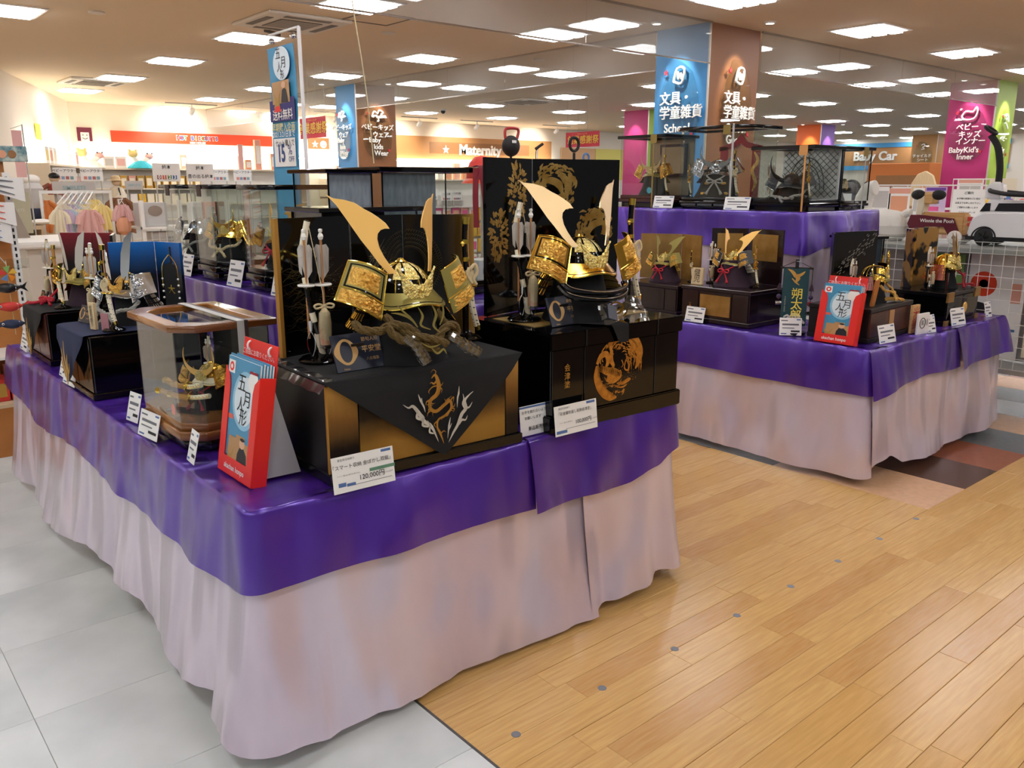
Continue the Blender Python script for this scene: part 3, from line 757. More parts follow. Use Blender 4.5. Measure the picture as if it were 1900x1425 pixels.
def bow_set(label, loc, rz, sc, group=None, pale=True, h=1.0):
    """bow, two arrows, quiver and tassel on a small lacquer foot"""
    t = thing('bow_and_arrow_stand', label, 'bow stand', loc, rz, group, sc)
    MB().lathe([(.058, 0), (.060, .006), (.05, .014), (.03, .018), (.014, .03), (0, .03)], 20).build('base', 'lacquer', t)
    MB().b(-.012, .012, .004, .022, .02, .30).build('post', 'lacquer', t)
    MB().b(-.035, .035, .0, .024, .205, .222).build('crossbar', 'lacquer', t)
    # bow: slim black curve with pale rattan wraps
    B_ = smooth([(.008, -.012, .02), (-.005, -.02, .08), (-.022, -.012, .17), (-.030, .004, .27), (-.026, .008, .34), (-.012, .004, .405)], 5)
    bow = MB().tube(B_, [.007] * len(B_), 8).build('bow', 'lacquer', t)
    for f in (.10, .16, .33, .55, .78, .87, .93):
        k = MB()
        i = int(f * (len(B_) - 1)); a, b_ = B_[max(0, i - 1)], B_[min(len(B_) - 1, i + 1)]; c = (a + b_) / 2; d = (b_ - a).normalized()
        ln = .014 if .2 < f < .8 else .02
        k.tube([c - d * ln, c + d * ln], .0105 if f in (.16, .87) else .009, 10)
        k.build('rattan_wrap', 'wrap_white', bow)
    MB().tube([(.02, -.03, .05), (.012, -.032, .2), (-.012, .0, .40)], .0012, 4).build('bowstring', 'cord_beige', bow)
    # arrows
    for s in (-1, 1):
        x = s * .024 - .004
        a = MB().tube([(x, -.008, .07), (x, -.008, .352)], .0036, 8).build('arrow', 'bamboo', t)
        k = MB()
        for an in (0.2, 2.3, 4.4):
            ca, sa = math.cos(an), math.sin(an)
            k.add([(x, -.008, .235), (x + .020 * ca, -.008 + .02 * sa, .262), (x + .023 * ca, -.008 + .023 * sa, .325), (x + .015 * ca, -.008 + .015 * sa, .338), (x, -.008, .335),
                   (x + .001, -.007, .235), (x + .021 * ca, -.007 + .02 * sa, .262), (x + .024 * ca, -.007 + .023 * sa, .325), (x + .016 * ca, -.007 + .015 * sa, .338), (x + .001, -.007, .335)],
                  [(0, 1, 2, 3, 4), (9, 8, 7, 6, 5), (1, 6, 7, 2), (2, 7, 8, 3)])
        k.build('fletching', 'feather', a, smooth_=False)
        k = MB(); k.at((x, -.008, .352)); k.lathe([(0, -.004), (.006, 0), (.0085, .008), (.006, .015), (.0035, .018), (.0062, .022), (.006, .028), (0, .030)], 12); k.build('nock_bead', 'bead_white', a)
        k = MB(); k.at((x, -.008, .224)); k.lathe([(.004, -.003), (.024, -.003), (.026, 0), (.024, .003), (.004, .003)], 18); k.build('ring_disc', 'bead_white', a)
        # arrow head, open heart-shaped
        k = MB(); k.tube(smooth([(x, -.03, .095), (x - .011, -.03, .07), (x - .008, -.03, .04), (x, -.03, .022), (x + .008, -.03, .04), (x + .011, -.03, .07), (x, -.03, .095)], 4), .0018, 5)
        k.tube([(x, -.03, .095), (x, -.03, .125)], [.004, .006], 8); k.build('arrow_head', 'silver', a)
    # tassel with beige cord bow, wrapped in clear film
    k = MB(); bow_knot(k, (.012, -.034, .165), .028, .03, .0032, tails=False); k.build('cord_bow', 'cord_beige', t)
    ts = MB().tube([(.012, -.036, .16), (.012, -.038, .145), (.012, -.038, .115), (.012, -.036, .055)], [.006, .016, .018, .016], 12).build('tassel', 'cord_beige', t)
    MB().tube([(.012, -.036, .118), (.012, -.036, .056)], [.0185, .0165], 12).build('tassel_fringe', M('fringe_peach', 'd9a582', .8), ts)
    MB().tube([(.012, -.037, .15), (.012, -.037, .11), (.012, -.036, .045)], [.017, .021, .019], 10).build('film_wrap', 'cellophane', ts)
    return t
def sword_set(label, loc, rz, sc, group=None, style=0):
    """upright tachi on a lacquer foot, hilt downwards"""
    t = thing('sword_stand', label, 'sword stand', loc, rz, group, sc)
    MB().lathe([(.05, 0), (.052, .006), (.04, .014), (.02, .02), (.01, .03), (0, .03)], 20).build('base', 'lacquer', t)
    MB().b(-.008, .008, .0, .014, .02, .16).build('post', 'lacquer', t)
    sc_ = smooth([(.0, -.016, .19), (-.008, -.014, .26), (-.010, -.012, .33), (-.006, -.012, .40)], 5)
    s = MB().tube(sc_, .0095, 8).build('scabbard', 'lacquer' if style == 0 else 'gold_print', t)
    k = MB(); k.tube([(q.x + .009, q.y - .004, q.z) for q in sc_], .003, 5); k.build('scabbard_inlay', 'bamboo', s)
    for a_, b2 in ((sc_[-2] - Vector((0, 0, .012)), sc_[-1] + Vector((.001, 0, .002))), (sc_[5], sc_[6]), (sc_[9], sc_[10])): MB().tube([a_, b2], .0125, 10).build('scabbard_fitting', 'gold_bright', s)
    MB().sph((sc_[9].x - .012, -.02, sc_[9].z), .007, .006, .009, 8, 6).build('hanger_ring', 'gold_bright', s)
    g_ = MB(); g_.at((.002, -.016, .182), (0, .12, 0)); g_.lathe([(0, -.003), (.026, -.003), (.028, 0), (.026, .003), (0, .003)], 18); g_.build('hand_guard', 'gold_bright', t)
    hl = smooth([(.004, -.016, .178), (.012, -.017, .12), (.024, -.018, .065), (.03, -.018, .045)], 5)
    h_ = MB().tube(hl, .0105, 8).build('hilt', 'wrap_white', t)
    k = MB()
    for i in range(2, len(hl) - 1, 2):
        k.tube([hl[i] + Vector((-.0115, 0, .004)), hl[i] + Vector((0, -.0112, 0)), hl[i] + Vector((.0115, 0, -.004))], .0022, 4)
    k.build('hilt_wrap', 'pewter' if style == 0 else 'gold', h_)
    MB().tube([hl[-2], hl[-1] + Vector((.005, 0, -.012))], [.0125, .009], 10).build('pommel', 'gold_bright', h_)
    k = MB(); k.tube(smooth([(.0, -.03, .235), (.016, -.034, .25), (.024, -.034, .225), (.01, -.034, .205), (.02, -.034, .185)], 4), .006, 6)
    k.tube(smooth([(-.004, -.03, .24), (-.012, -.034, .215), (.004, -.036, .19)], 4), .006, 6); k.b(-.016, .012, -.032, -.026, .196, .232); k.build('hanger_cords', 'cord_beige' if style == 0 else 'gold', t)
    return t
def plaque(label, loc, rz, w_=.155, h=.105, lean=.35, sc=1.0, group=None):
    t = thing('maker_plaque', label, 'plaque', loc, rz, group, sc)
    k = MB(); k.at((0, 0, .001), (-lean, 0, 0)); k.b(-w_ / 2, w_ / 2, 0, .006, 0, h); k.build('board', 'navy_card', t, bevel=.0008)
    k = MB(); k.at((0, 0, .001), (lean * .6, 0, 0)); k.b(-.02, .02, h * .33, h * .33 + .003, 0, h * .62); k.build('easel_leg', 'black_plastic', t)
    def on(x, z): return (x, math.sin(lean) * z - .0016 * math.cos(lean), .001 + math.cos(lean) * z + .0)
    rt = (PI / 2 - lean, 0, 0)
    k = MB(); n = 40; cx, cz = -w_ * .25, h * .52
    pts = []
    for i in range(n):
        a = 2 * PI * i / n; q = 1 + .10 * math.cos(2 * a) * 1.0 + .05 * math.cos(4 * a); pts.append((.033 * q * math.cos(a) * h / .105, .033 * math.sin(a) * 1.12 * h / .105))
    inn = [(.019 * math.cos(2 * PI * i / n) * h / .105, .030 * math.sin(2 * PI * i / n) * h / .105) for i in range(n)]
    vs = [(cx + x, -.001, cz + z) for x, z in pts] + [(cx + x, -.001, cz + z) for x, z in inn]
    k.at((0, 0, .001), (-lean, 0, 0)); k.add(vs, [(i, (i + 1) % n, n + (i + 1) % n, n + i) for i in range(n)]); k.build('logo_ring', 'print_gold', t)
    text('節句人形', h * .13, 'print_gold', t, on(w_ * .27, h * .80), rt)
    text('平安堂', h * .20, 'print_gold', t, on(w_ * .27, h * .53), rt, bold=.01)
    text('八女福島', h * .10, 'print_gold', t, on(w_ * .26, h * .27), rt)
    text('Heian', h * .08, 'print_gold', t, on(-w_ * .3, h * .07), rt)
    return t
def price_tag(label, loc, rz, w_, h, lines=(), group=None, lean=.25, foot=True):
    """white card folded into an L; lines: (text, x, z, size, material, bold) in card fractions"""
    t = thing('price_card', label, 'price card', loc, rz, group)
    k = MB(); k.at((0, 0, .0), (-lean, 0, 0)); k.b(-w_ / 2, w_ / 2, 0, .0012, 0, h); k.build('card', 'paper', t, smooth_=False)
    if foot: MB().b(-w_ / 2, w_ / 2, .001, h * .55, 0, .0012).build('card_foot', glass_clear(), t, smooth_=False)
    for tx, fx, fz, sz, mt, bd in lines:
        z = fz * h; p = (fx * w_, math.sin(lean) * z - .0012, math.cos(lean) * z + .0)
        if tx == '#':     # printed bar: size = (width, height)
            k = MB(); k.at((0, 0, 0), (-lean, 0, 0)); k.b(fx * w_ - sz[0] * w_ / 2, fx * w_ + sz[0] * w_ / 2, -.0006, 0, z - sz[1] * h / 2, z + sz[1] * h / 2); k.build('printed_bar', mt, t, smooth_=False)
        else: text(tx, sz * h, mt, t, p, (PI / 2 - lean, 0, 0), bold=bd)
    return t
def glass_clear(): return MATS['acrylic']
SMALL = [('#', -.28, .84, (.3, .06), 'ink_grey', 0), ('#', 0, .62, (.75, .10), 'ink_grey', 0), ('#', -.1, .42, (.55, .05), 'ink_grey', 0), ('#', .22, .24, (.4, .10), 'ink', 0), ('#', -.3, .1, (.25, .06), 'print_blue', 0), ('#', .36, .9, (.18, .07), 'print_blue', 0)]
def folding_screen(label, pts, z0, z1, mats, trim='lacquer', th=.012, frame=None, group=None):
    """standing folding screen; pts: plan points of the fold line, one panel between each pair"""
    c = pts[len(pts) // 2]; t = thing('folding_screen', label, 'folding screen', (c[0], c[1], z0), 0, group); H_ = z1 - z0; outp = []
    for i, (a, b_) in enumerate(zip(pts, pts[1:])):
        ax, ay, bx, by = a[0] - c[0], a[1] - c[1], b_[0] - c[0], b_[1] - c[1]; L_ = math.hypot(bx - ax, by - ay); an = math.atan2(by - ay, bx - ax)
        p = MB().b(.0015, L_ - .0015, 0, th, 0, H_).build('panel', mats[i % len(mats)], t, (ax, ay, 0), (0, 0, an), smooth_=False)
        if frame: 
            k = MB(); f = frame
            k.b(.0015, L_ - .0015, -.003, .0, 0, f); k.b(.0015, L_ - .0015, -.003, 0, H_ - f, H_); k.b(.0015, f, -.003, 0, f, H_ - f); k.b(L_ - f, L_ - .0015, -.003, 0, f, H_ - f); k.build('panel_frame', trim, p, smooth_=False)
        outp.append((p, L_, H_))
    return t, outp
# ------------------------------------------------------------------ large set one: black and gold box with draped dragon cloth
ramp_mat('box_gold_fade', 'Z', [(0.0, '8c6526'), (.28, '9c7430'), (.42, '7a5824'), (.62, '241a10'), (.8, '0e0c0b')], .38, .25, noise=.12)
ramp_mat('box_gold_fade_top', 'Z', [(0.05, '0c0b0a'), (.30, '1c1510'), (.65, '7a5424'), (.95, 'b58742')], .38, .25, noise=.1)
ramp_mat('screen_gold_right', 'X', [(0.0, '07070a'), (.55, '0a090a'), (.8, '4a3718'), (1.0, 'a07a38')], .16, .1)
rzA = R(-2.5)
A = thing('storage_box', 'black storage box with gold-shaded front under the draped dragon cloth', 'storage box', (1.335, 1.93, .702), rzA)
MB().b(-.322, .325, .004, .42, .03, .278).build('box_body', 'black_wood', A, bevel=.002)
MB().b(-.325, .337, -.012, .42, 0, .032).build('plinth', 'lacquer_soft', A, bevel=.003)
MB().b(-.327, .33, -.006, .425, .278, .288).build('lid', 'lacquer_soft', A, bevel=.003)
for x0, x1, mt in ((-.321, -.232, 'box_gold_fade_top'), (-.228, .022, 'box_gold_fade'), (.026, .272, 'box_gold_fade'), (.276, .324, 'box_gold_fade_top')):
    MB().b(x0, x1, -.003, .004, .034, .276).build('front_panel', mt, A, smooth_=False)
MB().b(-.324, -.320, -.004, .004, .034, .276).build('corner_strip', 'gold_print', A, smooth_=False)
# draped cloth
cl = thing('display_cloth', 'black cloth with silver flames and gold dragon draped over storage box corner-down', 'cloth', (1.335, 1.93, .702), rzA)
def clothA(u, v):
    x = -.335 + .67 * u
    if v < .5: y = .425 - v * 2 * .435; return (x, y, .2905 + .0012 * N3(x * 9, y * 9))
    t = (v - .5) * 2; edge = 1 - abs((u - .555) / (.555 if u < .555 else .445)); d = edge * t
    zz = .2905 - .272 * d; return (x, -.0105 - .012 * min(1, d * 6) - .014 * d * math.sin(u * 9) * .6 - .006 * d, zz)
MB().grid(clothA, 48, 40).build('cloth_sheet', 'black_cloth', cl, angle=80)
def em(pts, ws, mat, nm='flame_print'):
    k = MB(); k.stroke([(x + .0, z) for x, z in pts], [q * .72 for q in ws], -.032, .0008); return k.build(nm, mat, cl, smooth_=False)
fl = [([(-.107, .2), (-.09, .188), (-.075, .19), (-.055, .165), (-.04, .14), (-.015, .12), (.008, .069)], [.001, .006, .012, .016, .016, .013, .0]),
      ([(-.07, .189), (-.062, .172), (-.063, .155), (-.045, .145)], [.001, .006, .012, .006]), ([(-.048, .164), (-.04, .15), (-.045, .13), (-.025, .122)], [.001, .006, .01, .006]), ([(-.029, .141), (-.02, .125), (-.022, .105), (-.005, .098)], [.001, .006, .008, .004]),
      ([(.132, .202), (.115, .192), (.101, .178), (.105, .155), (.09, .14), (.075, .11), (.06, .09), (.042, .062)], [.001, .006, .012, .014, .016, .013, .01, .0]),
      ([(.128, .17), (.118, .157), (.105, .155), (.095, .15)], [.001, .006, .01, .004]), ([(.11, .132), (.103, .12), (.09, .122), (.08, .11)], [.001, .006, .01, .006]), ([(.095, .2), (.098, .185), (.094, .17), (.1, .155)], [.001, .006, .008, .004]),
      ([(-.057, .222), (-.05, .203), (-.04, .184), (-.035, .166)], [.001, .008, .007, 0]), ([(-.046, .21), (-.046, .2), (-.043, .192)], [.001, .006, .003]), ([(.082, .225), (.08, .204), (.076, .191), (.074, .162)], [.001, .008, .007, 0]), ([(.05, .137), (.044, .112), (.039, .074)], [.001, .008, 0]), ([(.054, .118), (.048, .108), (.044, .1)], [.001, .006, .003])]
for p, w_ in fl: em(p, w_, 'silver_cloth')
dr = [([(-.012, .262), (0, .27), (.008, .255), (.012, .232), (.004, .212), (-.017, .198), (-.018, .175), (.002, .163), (.03, .178), (.05, .186), (.053, .164), (.031, .145), (.008, .137), (.004, .115), (.014, .095), (.026, .061)], [.002, .010, .016, .020, .018, .015, .014, .014, .014, .012, .010, .010, .008, .008, .010, .0]),
      ([(.008, .255), (-.004, .245), (-.012, .25), (-.018, .246)], [.01, .008, .004, 0]), ([(.004, .238), (-.01, .236), (-.022, .226), (-.02, .218)], [.006, .004, .003, 0]), ([(-.017, .2), (-.03, .196), (-.033, .186)], [.008, .005, 0]), ([(-.015, .17), (-.026, .163), (-.03, .152)], [.006, .004, 0]),
      ([(.05, .186), (.062, .196), (.06, .18)], [.006, .005, 0]), ([(.03, .178), (.042, .192), (.056, .2)], [.006, .004, 0]), ([(.053, .164), (.064, .16), (.06, .15)], [.006, .004, 0]), ([(.006, .134), (-.006, .126), (.0, .114)], [.006, .005, 0]), ([(.014, .093), (.026, .1), (.034, .094)], [.005, .004, 0]),
      ([(.012, .232), (.022, .226), (.02, .214)], [.006, .004, 0]), ([(0, .27), (.003, .28), (-.006, .286), (-.014, .278)], [.004, .003, .002, 0])]
rrw = random.Random(2)
for x, z in [(.012, .24), (.004, .21), (-.016, .195), (-.02, .178), (-.004, .164), (.03, .18), (.05, .188), (.054, .168), (.03, .146)]:
    for q in range(2):
        a = rrw.uniform(0, 6.28); dr.append(([(x, z), (x + .009 * math.cos(a), z + .009 * math.sin(a)), (x + .016 * math.cos(a + .6), z + .016 * math.sin(a + .6))], [.006, .004, 0]))
for p, w_ in dr: em(p, w_, 'gold_print', 'dragon_print')
# clear film along the left edge of the cloth
o = MB().grid(lambda u, v: (-.338 + .05 * v - .008, -.012 + .43 * u, .292 - .03 * max(0, .5 - v) * 2 + .002 * math.sin(u * 30)), 30, 6).build('film_sheet', 'cellophane', cl)
# folding screen with printed dragon
scrA, pan = folding_screen('black folding screen with faint dragon and gold right edge behind the satin-gold horned helmet', [(1.068, 2.285), (1.335, 2.345), (1.525, 2.335), (1.735, 2.225)], .9965, 1.402, ['lacquer', 'lacquer', 'screen_gold_right'])
p0, L0, H0 = pan[0]
MB().b(-.012, .001, -.002, .014, 0, H0).build('gold_edge', 'gold_print', p0, smooth_=False)
MB().b(L0 - .004, L0 - .001, -.001, 0, 0, H0).build('hinge_strip', 'pewter', p0, smooth_=False)
M('dragon_line', '5f5330', .35, .7); M('dragon_fine', '8a8468', .4, .5)
def lines(parent, L_, H_, seed, cx, cz, n, rx, rz_, col='dragon_line'):
    rr = random.Random(seed); k = MB()
    for i in range(n):
        a = rr.uniform(-.6, .9); x0 = rr.uniform(0, .35) * L_; z0 = rr.uniform(.15, .7) * H_
        ln = rr.uniform(.15, .55) * L_
        pts = [(min(L_ - .006, max(.004, x0 + ln * t)), min(H_ - .01, max(.01, z0 + ln * (a * t - .9 * a * t * t) + .01 * math.sin(t * 6 + i)))) for t in (0, .33, .66, 1)]
        k.stroke(pts, [.0004, .0012, .0012, .0003], -.0002, .0003)
    return k.build('dragon_print', col, parent, smooth_=False)
lines(p0, L0, H0, 3, 0, 0, 70, .1, .1)
p1, L1, H1 = pan[1]; p2, L2, H2 = pan[2]
MB().b(.0, .003, -.001, 0, 0, H1).build('hinge_strip', 'pewter', p1, smooth_=False)
# coiled dragon: scaled ring over the two inner panels and a head with mane
k = MB(); cx, cz, rr_ = L1 + .02, .245, .11
for q in range(5):
    for i in range(40):
        a = PI * (.98 - i / 40 * .98); r_ = rr_ - q * .013
        x, z = cx + r_ * math.cos(a) * .95, cz + r_ * math.sin(a)
        if x > L1 - .008: continue
        k.stroke([(x - .006, z - .004), (x, z + .004), (x + .006, z - .003)], [.0004, .0012, .0004], -.0002, .0003, 2)
k.build('dragon_print', 'dragon_line', p1, smooth_=False)
k = MB()
for q in range(5):
    for i in range(44):
        a = PI * (.7 - i / 44 * 1.15); r_ = rr_ - q * .013
        x, z = .02 + r_ * math.cos(a) * .95, cz + r_ * math.sin(a)
        if not .008 < x < L2 - .01 or z < .02: continue
        k.stroke([(x - .006, z - .004), (x, z + .004), (x + .006, z - .003)], [.0004, .0012, .0004], -.0002, .0003, 2)
k.build('dragon_print', 'dragon_line', p2, smooth_=False)
k = MB(); rr0 = random.Random(11)
for i in range(40):
    a = rr0.uniform(-.5, 1.1); x, z = .05 + rr0.uniform(0, .04), .2 + rr0.uniform(0, .08); ln = rr0.uniform(.03, .09)
    k.stroke([(x, z), (x + ln * .5 * math.cos(a), z + ln * .5 * math.sin(a) + .005), (min(L1 - .006, x + ln * math.cos(a)), z + ln * math.sin(a))], [.0012, .0012, .0002], -.0002, .0003, 3)
k.stroke([(.03, .23), (.045, .245), (.06, .238), (.05, .225), (.035, .222)], [.002, .004, .005, .004, .002], -.0002, .0004)
k.build('dragon_print', 'dragon_fine', p1, smooth_=False)
k = MB(); rr0 = random.Random(5)
for i in range(160):
    x, z, q = .12 + abs(rr0.gauss(0, .05)), .2 + rr0.gauss(0, .05), rr0.uniform(.0005, .0018)
    if x < L0 - .01: k.add([(x - q, -.0006, z), (x, -.0006, z - q), (x + q, -.0006, z), (x, -.0006, z + q)], [(0, 1, 2, 3)])
o = k.build('silver_flecks', 'dragon_fine', p0, smooth_=False); o['kind'] = 'stuff'
# helmet, accessories
kA = helmet('samurai_helmet', 'samurai helmet with big satin-gold horns and twisted rope on dragon cloth', (1.345, 2.075, .994), R(-6), 1.0, stand='black_cloth', border='lacquer', neck='lacquer_soft', stand_r=.105, stand_h=.197)
k = MB(); sx = .055; dzr = -.014
rope(k, [(-.256 + sx, -.10, .150), (-.238 + sx, -.125, .132), (-.194 + sx, -.135, .126), (-.171 + sx, -.14, .138), (-.149 + sx, -.145, .140), (-.108 + sx, -.15, .126), (-.076 + sx, -.155, .10), (-.038 + sx, -.16, .084), (.003 + sx, -.15, .118), (.038 + sx, -.14, .122), (.055 + sx, -.13, .102), (.032 + sx, -.14, .084), (.012 + sx, -.15, .086)], .0125)
rope(k, [(-.18 + sx, -.15, .14), (-.159 + sx, -.16, .112), (-.13 + sx, -.165, .095), (-.07 + sx, -.165, .075), (-.03 + sx, -.165, .06)], .012)
rope(k, [(.002 + sx, -.09, .186), (.004 + sx, -.115, .157), (.023 + sx, -.13, .122)], .010)
rope(k, [(-.16 + sx, -.10, .16), (-.12 + sx, -.155, .115), (-.05 + sx, -.172, .095), (.0 + sx, -.165, .075)], .012)
o_ = k.build('twisted_rope', 'cord_rope', kA); o_.location.z = dzr
for pts in ([(-.132 + sx, -.165, .095), (-.105 + sx, -.185, .062), (-.085 + sx, -.2, .02)], [(.012 + sx, -.155, .084), (.052 + sx, -.17, .055), (.098 + sx, -.18, .024)]):
    k = MB(); rope(k, pts, .010); k.build('rope_tail', 'cord_rope', kA)
    P_ = smooth(pts, 8); rr0 = random.Random(3); MB().tube(P_, [.015 + .005 * rr0.random() for _ in P_], 9).build('film_wrap', 'cellophane', kA, angle=10)
k = MB()
for p, w_ in [([(-.179, .166), (-.152, .161), (-.121, .146), (-.1, .12)], [.001, .006, .007, .002]), ([(-.16, .185), (-.14, .165), (-.12, .15)], [.001, .005, .002]), ([(-.097, .175), (-.084, .150), (-.09, .125), (-.06, .11)], [.001, .007, .006, .002]), ([(-.054, .178), (-.041, .15), (-.05, .12), (-.03, .10)], [.001, .008, .006, .002]),
             ([(-.02, .18), (-.018, .15), (-.03, .12)], [.001, .006, .002]), ([(-.06, .06), (-.04, .04), (-.02, .05), (-.01, .035)], [.001, .006, .006, .001]), ([(-.09, .075), (-.06, .06), (-.03, .065)], [.001, .006, .001])]:
    k.stroke([(x + sx, z) for x, z in p], w_, -.178, .003)
k.build('flame_applique', 'gold_olive', kA)
bow_set('bow and two feathered arrows on lacquer foot beside dragon cloth', (1.128, 2.19, .994), R(-12), 1.0)
sword_set('upright sword on lacquer foot beside the dragon screen', (1.672, 2.19, .994), R(-10), 1.0)
plaque('navy plaque with gold ring logo leaning on dragon cloth box', (1.163, 2.005, .9935), R(-3) + R(4))
price_tag('white price card reading 120,000 yen before the dragon cloth box', (1.078, 1.868, .704), R(-2), .185, .098, [
    ('重宝売収納飾り', -.27, .90, .075, 'ink_grey', 0), ('「スマート収納 金ぼかし双龍」', -.02, .70, .135, 'ink', 0), ('#', .30, .47, (.42, .09), 'print_green', 0), ('120,000円', .12, .32, .19, 'ink', .005),
    ('サイズ…間口65×奥行43×高さ70cm', -.25, .47, .045, 'ink_grey', 0), ('税込132,000円', .38, .31, .055, 'ink_grey', 0), ('#', -.36, .22, (.12, .11), 'print_blue', 0), ('#', -.22, .19, (.14, .08), 'print_blue', 0), ('#', .1, .16, (.7, .012), 'ink_grey', 0), ('#', .38, .93, (.16, .07), 'print_blue', 0)], lean=.12)
# ------------------------------------------------------------------ large set two: black lacquer box with dragon and tiger
rzB = R(-2)
Bx = thing('storage_box', 'glossy black lacquer storage box with gold dragon and tiger roundel', 'storage box', (2.1, 1.905, .703), rzB)
MB().b(-.298, .315, .004, .44, .055, .275).build('box_body', 'lacquer', Bx, bevel=.002)
MB().b(-.312, .328, -.014, .44, 0, .056).build('plinth', 'lacquer', Bx, bevel=.004, seg=2)
MB().b(-.31, .327, -.012, .445, .275, .33).build('lid', 'lacquer', Bx, bevel=.004, seg=2)
for x0, x1 in ((-.297, -.158), (-.154, .188), (.192, .314)): MB().b(x0, x1, -.004, .004, .058, .273).build('front_panel', 'lacquer', Bx, bevel=.0012)
for x in (-.156, .19): MB().b(x - .0025, x + .0025, -.0145, -.012, .276, .329).build('lid_groove', 'black_plastic', Bx, smooth_=False)
def dr2(parent, y):
    k = MB(); st = [([(-.02, .262), (.01, .288), (.05, .285), (.085, .262), (.108, .225), (.105, .19), (.09, .165)], [.004, .02, .034, .04, .035, .022, .004]),
        ([(-.03, .24), (-.035, .265), (-.01, .288), (.02, .285)], [.01, .016, .02, .016]), ([(-.03, .245), (-.03, .21), (-.02, .19), (-.03, .17)], [.014, .018, .014, .003]), ([(-.06, .235), (-.075, .245), (-.062, .26), (-.05, .27)], [.004, .006, .004, 0]),
        ([(-.098, .205), (-.08, .23), (-.055, .235), (-.045, .21), (-.055, .19)], [.01, .02, .022, .02, .008]), ([(-.095, .2), (-.098, .165), (-.085, .13), (-.06, .1), (-.03, .082), (0, .076)], [.014, .026, .032, .034, .03, .006]), ([(-.085, .19), (-.05, .175), (-.02, .168), (.005, .16), (.02, .165)], [.02, .028, .03, .026, .012]),
        ([(-.05, .15), (-.02, .14), (.01, .148), (.02, .155)], [.02, .026, .02, .008]), ([(.0, .125), (.03, .122), (.055, .13), (.068, .132)], [.006, .012, .014, .006]), ([(.0, .112), (.03, .108), (.05, .115)], [.004, .006, .003]), ([(.05, .2), (.06, .18), (.05, .165), (.035, .175), (.04, .2), (.05, .215)], [.005, .005, .005, .005, .005, .003]),
        ([(.02, .205), (.028, .19), (.022, .178)], [.004, .004, .001]), ([(-.02, .25), (0, .262), (.02, .255), (.035, .25)], [.003, .005, .005, .003])]
    for p, w_ in st: k.stroke(p, w_, y, .0006)
    rr0 = random.Random(8)
    for i in range(38):
        a = rr0.uniform(-.9, -.1); x, z = .06 + rr0.uniform(-.02, .045), .225 + rr0.uniform(-.03, .04)
        k.stroke([(x, z), (x + .02 * math.cos(a), z + .028 * math.sin(a)), (x + .03 * math.cos(a - .4), z + .055 * math.sin(a - .3))], [.003, .003, .0004], y, .0008, 3)
    for i in range(110):
        a = rr0.uniform(0, 2 * PI); q = rr0.uniform(.055, .106)
        if not (-.5 < a - PI / 4 < 1.3 or 2.6 < a < 5.0): continue
        x, z = .005 + q * math.cos(a), .182 + q * .98 * math.sin(a); b_ = a + PI / 2 + rr0.uniform(-.5, .5); ln = rr0.uniform(.012, .024)
        k.stroke([(x, z), (x + ln * .5 * math.cos(b_), z + ln * .5 * math.sin(b_)), (x + ln * math.cos(b_ + .4), z + ln * math.sin(b_ + .4))], [.002, .005, .0005], y, .0007, 2)
    k.build('roundel_print', 'orange_print', parent, smooth_=False)
    k = MB()
    for i in range(30):
        t = i / 29; x, z = -.095 + .08 * t * t, .2 - .12 * t; k.stroke([(x - .004, z), (x + .01, z + .004), (x + .024, z - .002)], [.0006, .0026, .0006], y - .0008, .0004, 2)
    for i in range(16):
        t = i / 15; x, z = -.085 + .095 * t, .19 - .03 * t; k.stroke([(x, z + .012), (x + .004, z), (x, z - .012)], [.0005, .0022, .0005], y - .0008, .0004, 2)
    for i in range(26):
        a = 2.6 - 2.3 * i / 25; x, z = .035 + .062 * math.cos(a), .225 + .052 * math.sin(a); k.stroke([(x * .9 + .004, z * .98 + .004), (x * 1.06, z * 1.01)], [.0005, .002, .0006], y - .0008, .0004, 2)
    k.stroke([(.0, .165), (.006, .16), (.01, .152)], [.001, .003, .001], y - .0008, .0004); k.stroke([(.02, .235), (.028, .23), (.036, .236)], [.001, .003, .001], y - .0008, .0004)
    o = k.build('roundel_detail', 'lacquer', parent, smooth_=False); o['kind'] = 'stuff'
    k = MB()
    for i in range(90):
        x, z, q = .04 + rr0.uniform(-.05, .08), .11 + rr0.uniform(-.03, .08), rr0.uniform(.0006, .0018)
        if x * x + (z - .18) ** 2 < .0115: k.add([(x - q, y - .0003, z), (x, y - .0003, z - q), (x + q, y - .0003, z), (x, y - .0003, z + q)], [(0, 1, 2, 3)])
    o = k.build('gold_flecks', 'orange_print', parent, smooth_=False); o['kind'] = 'stuff'
dr2(Bx, -.0042)
text('会津塗', .027, 'gold_print', Bx, (-.232, -.0052, .182), vert=True, line=1.05, bold=.01)
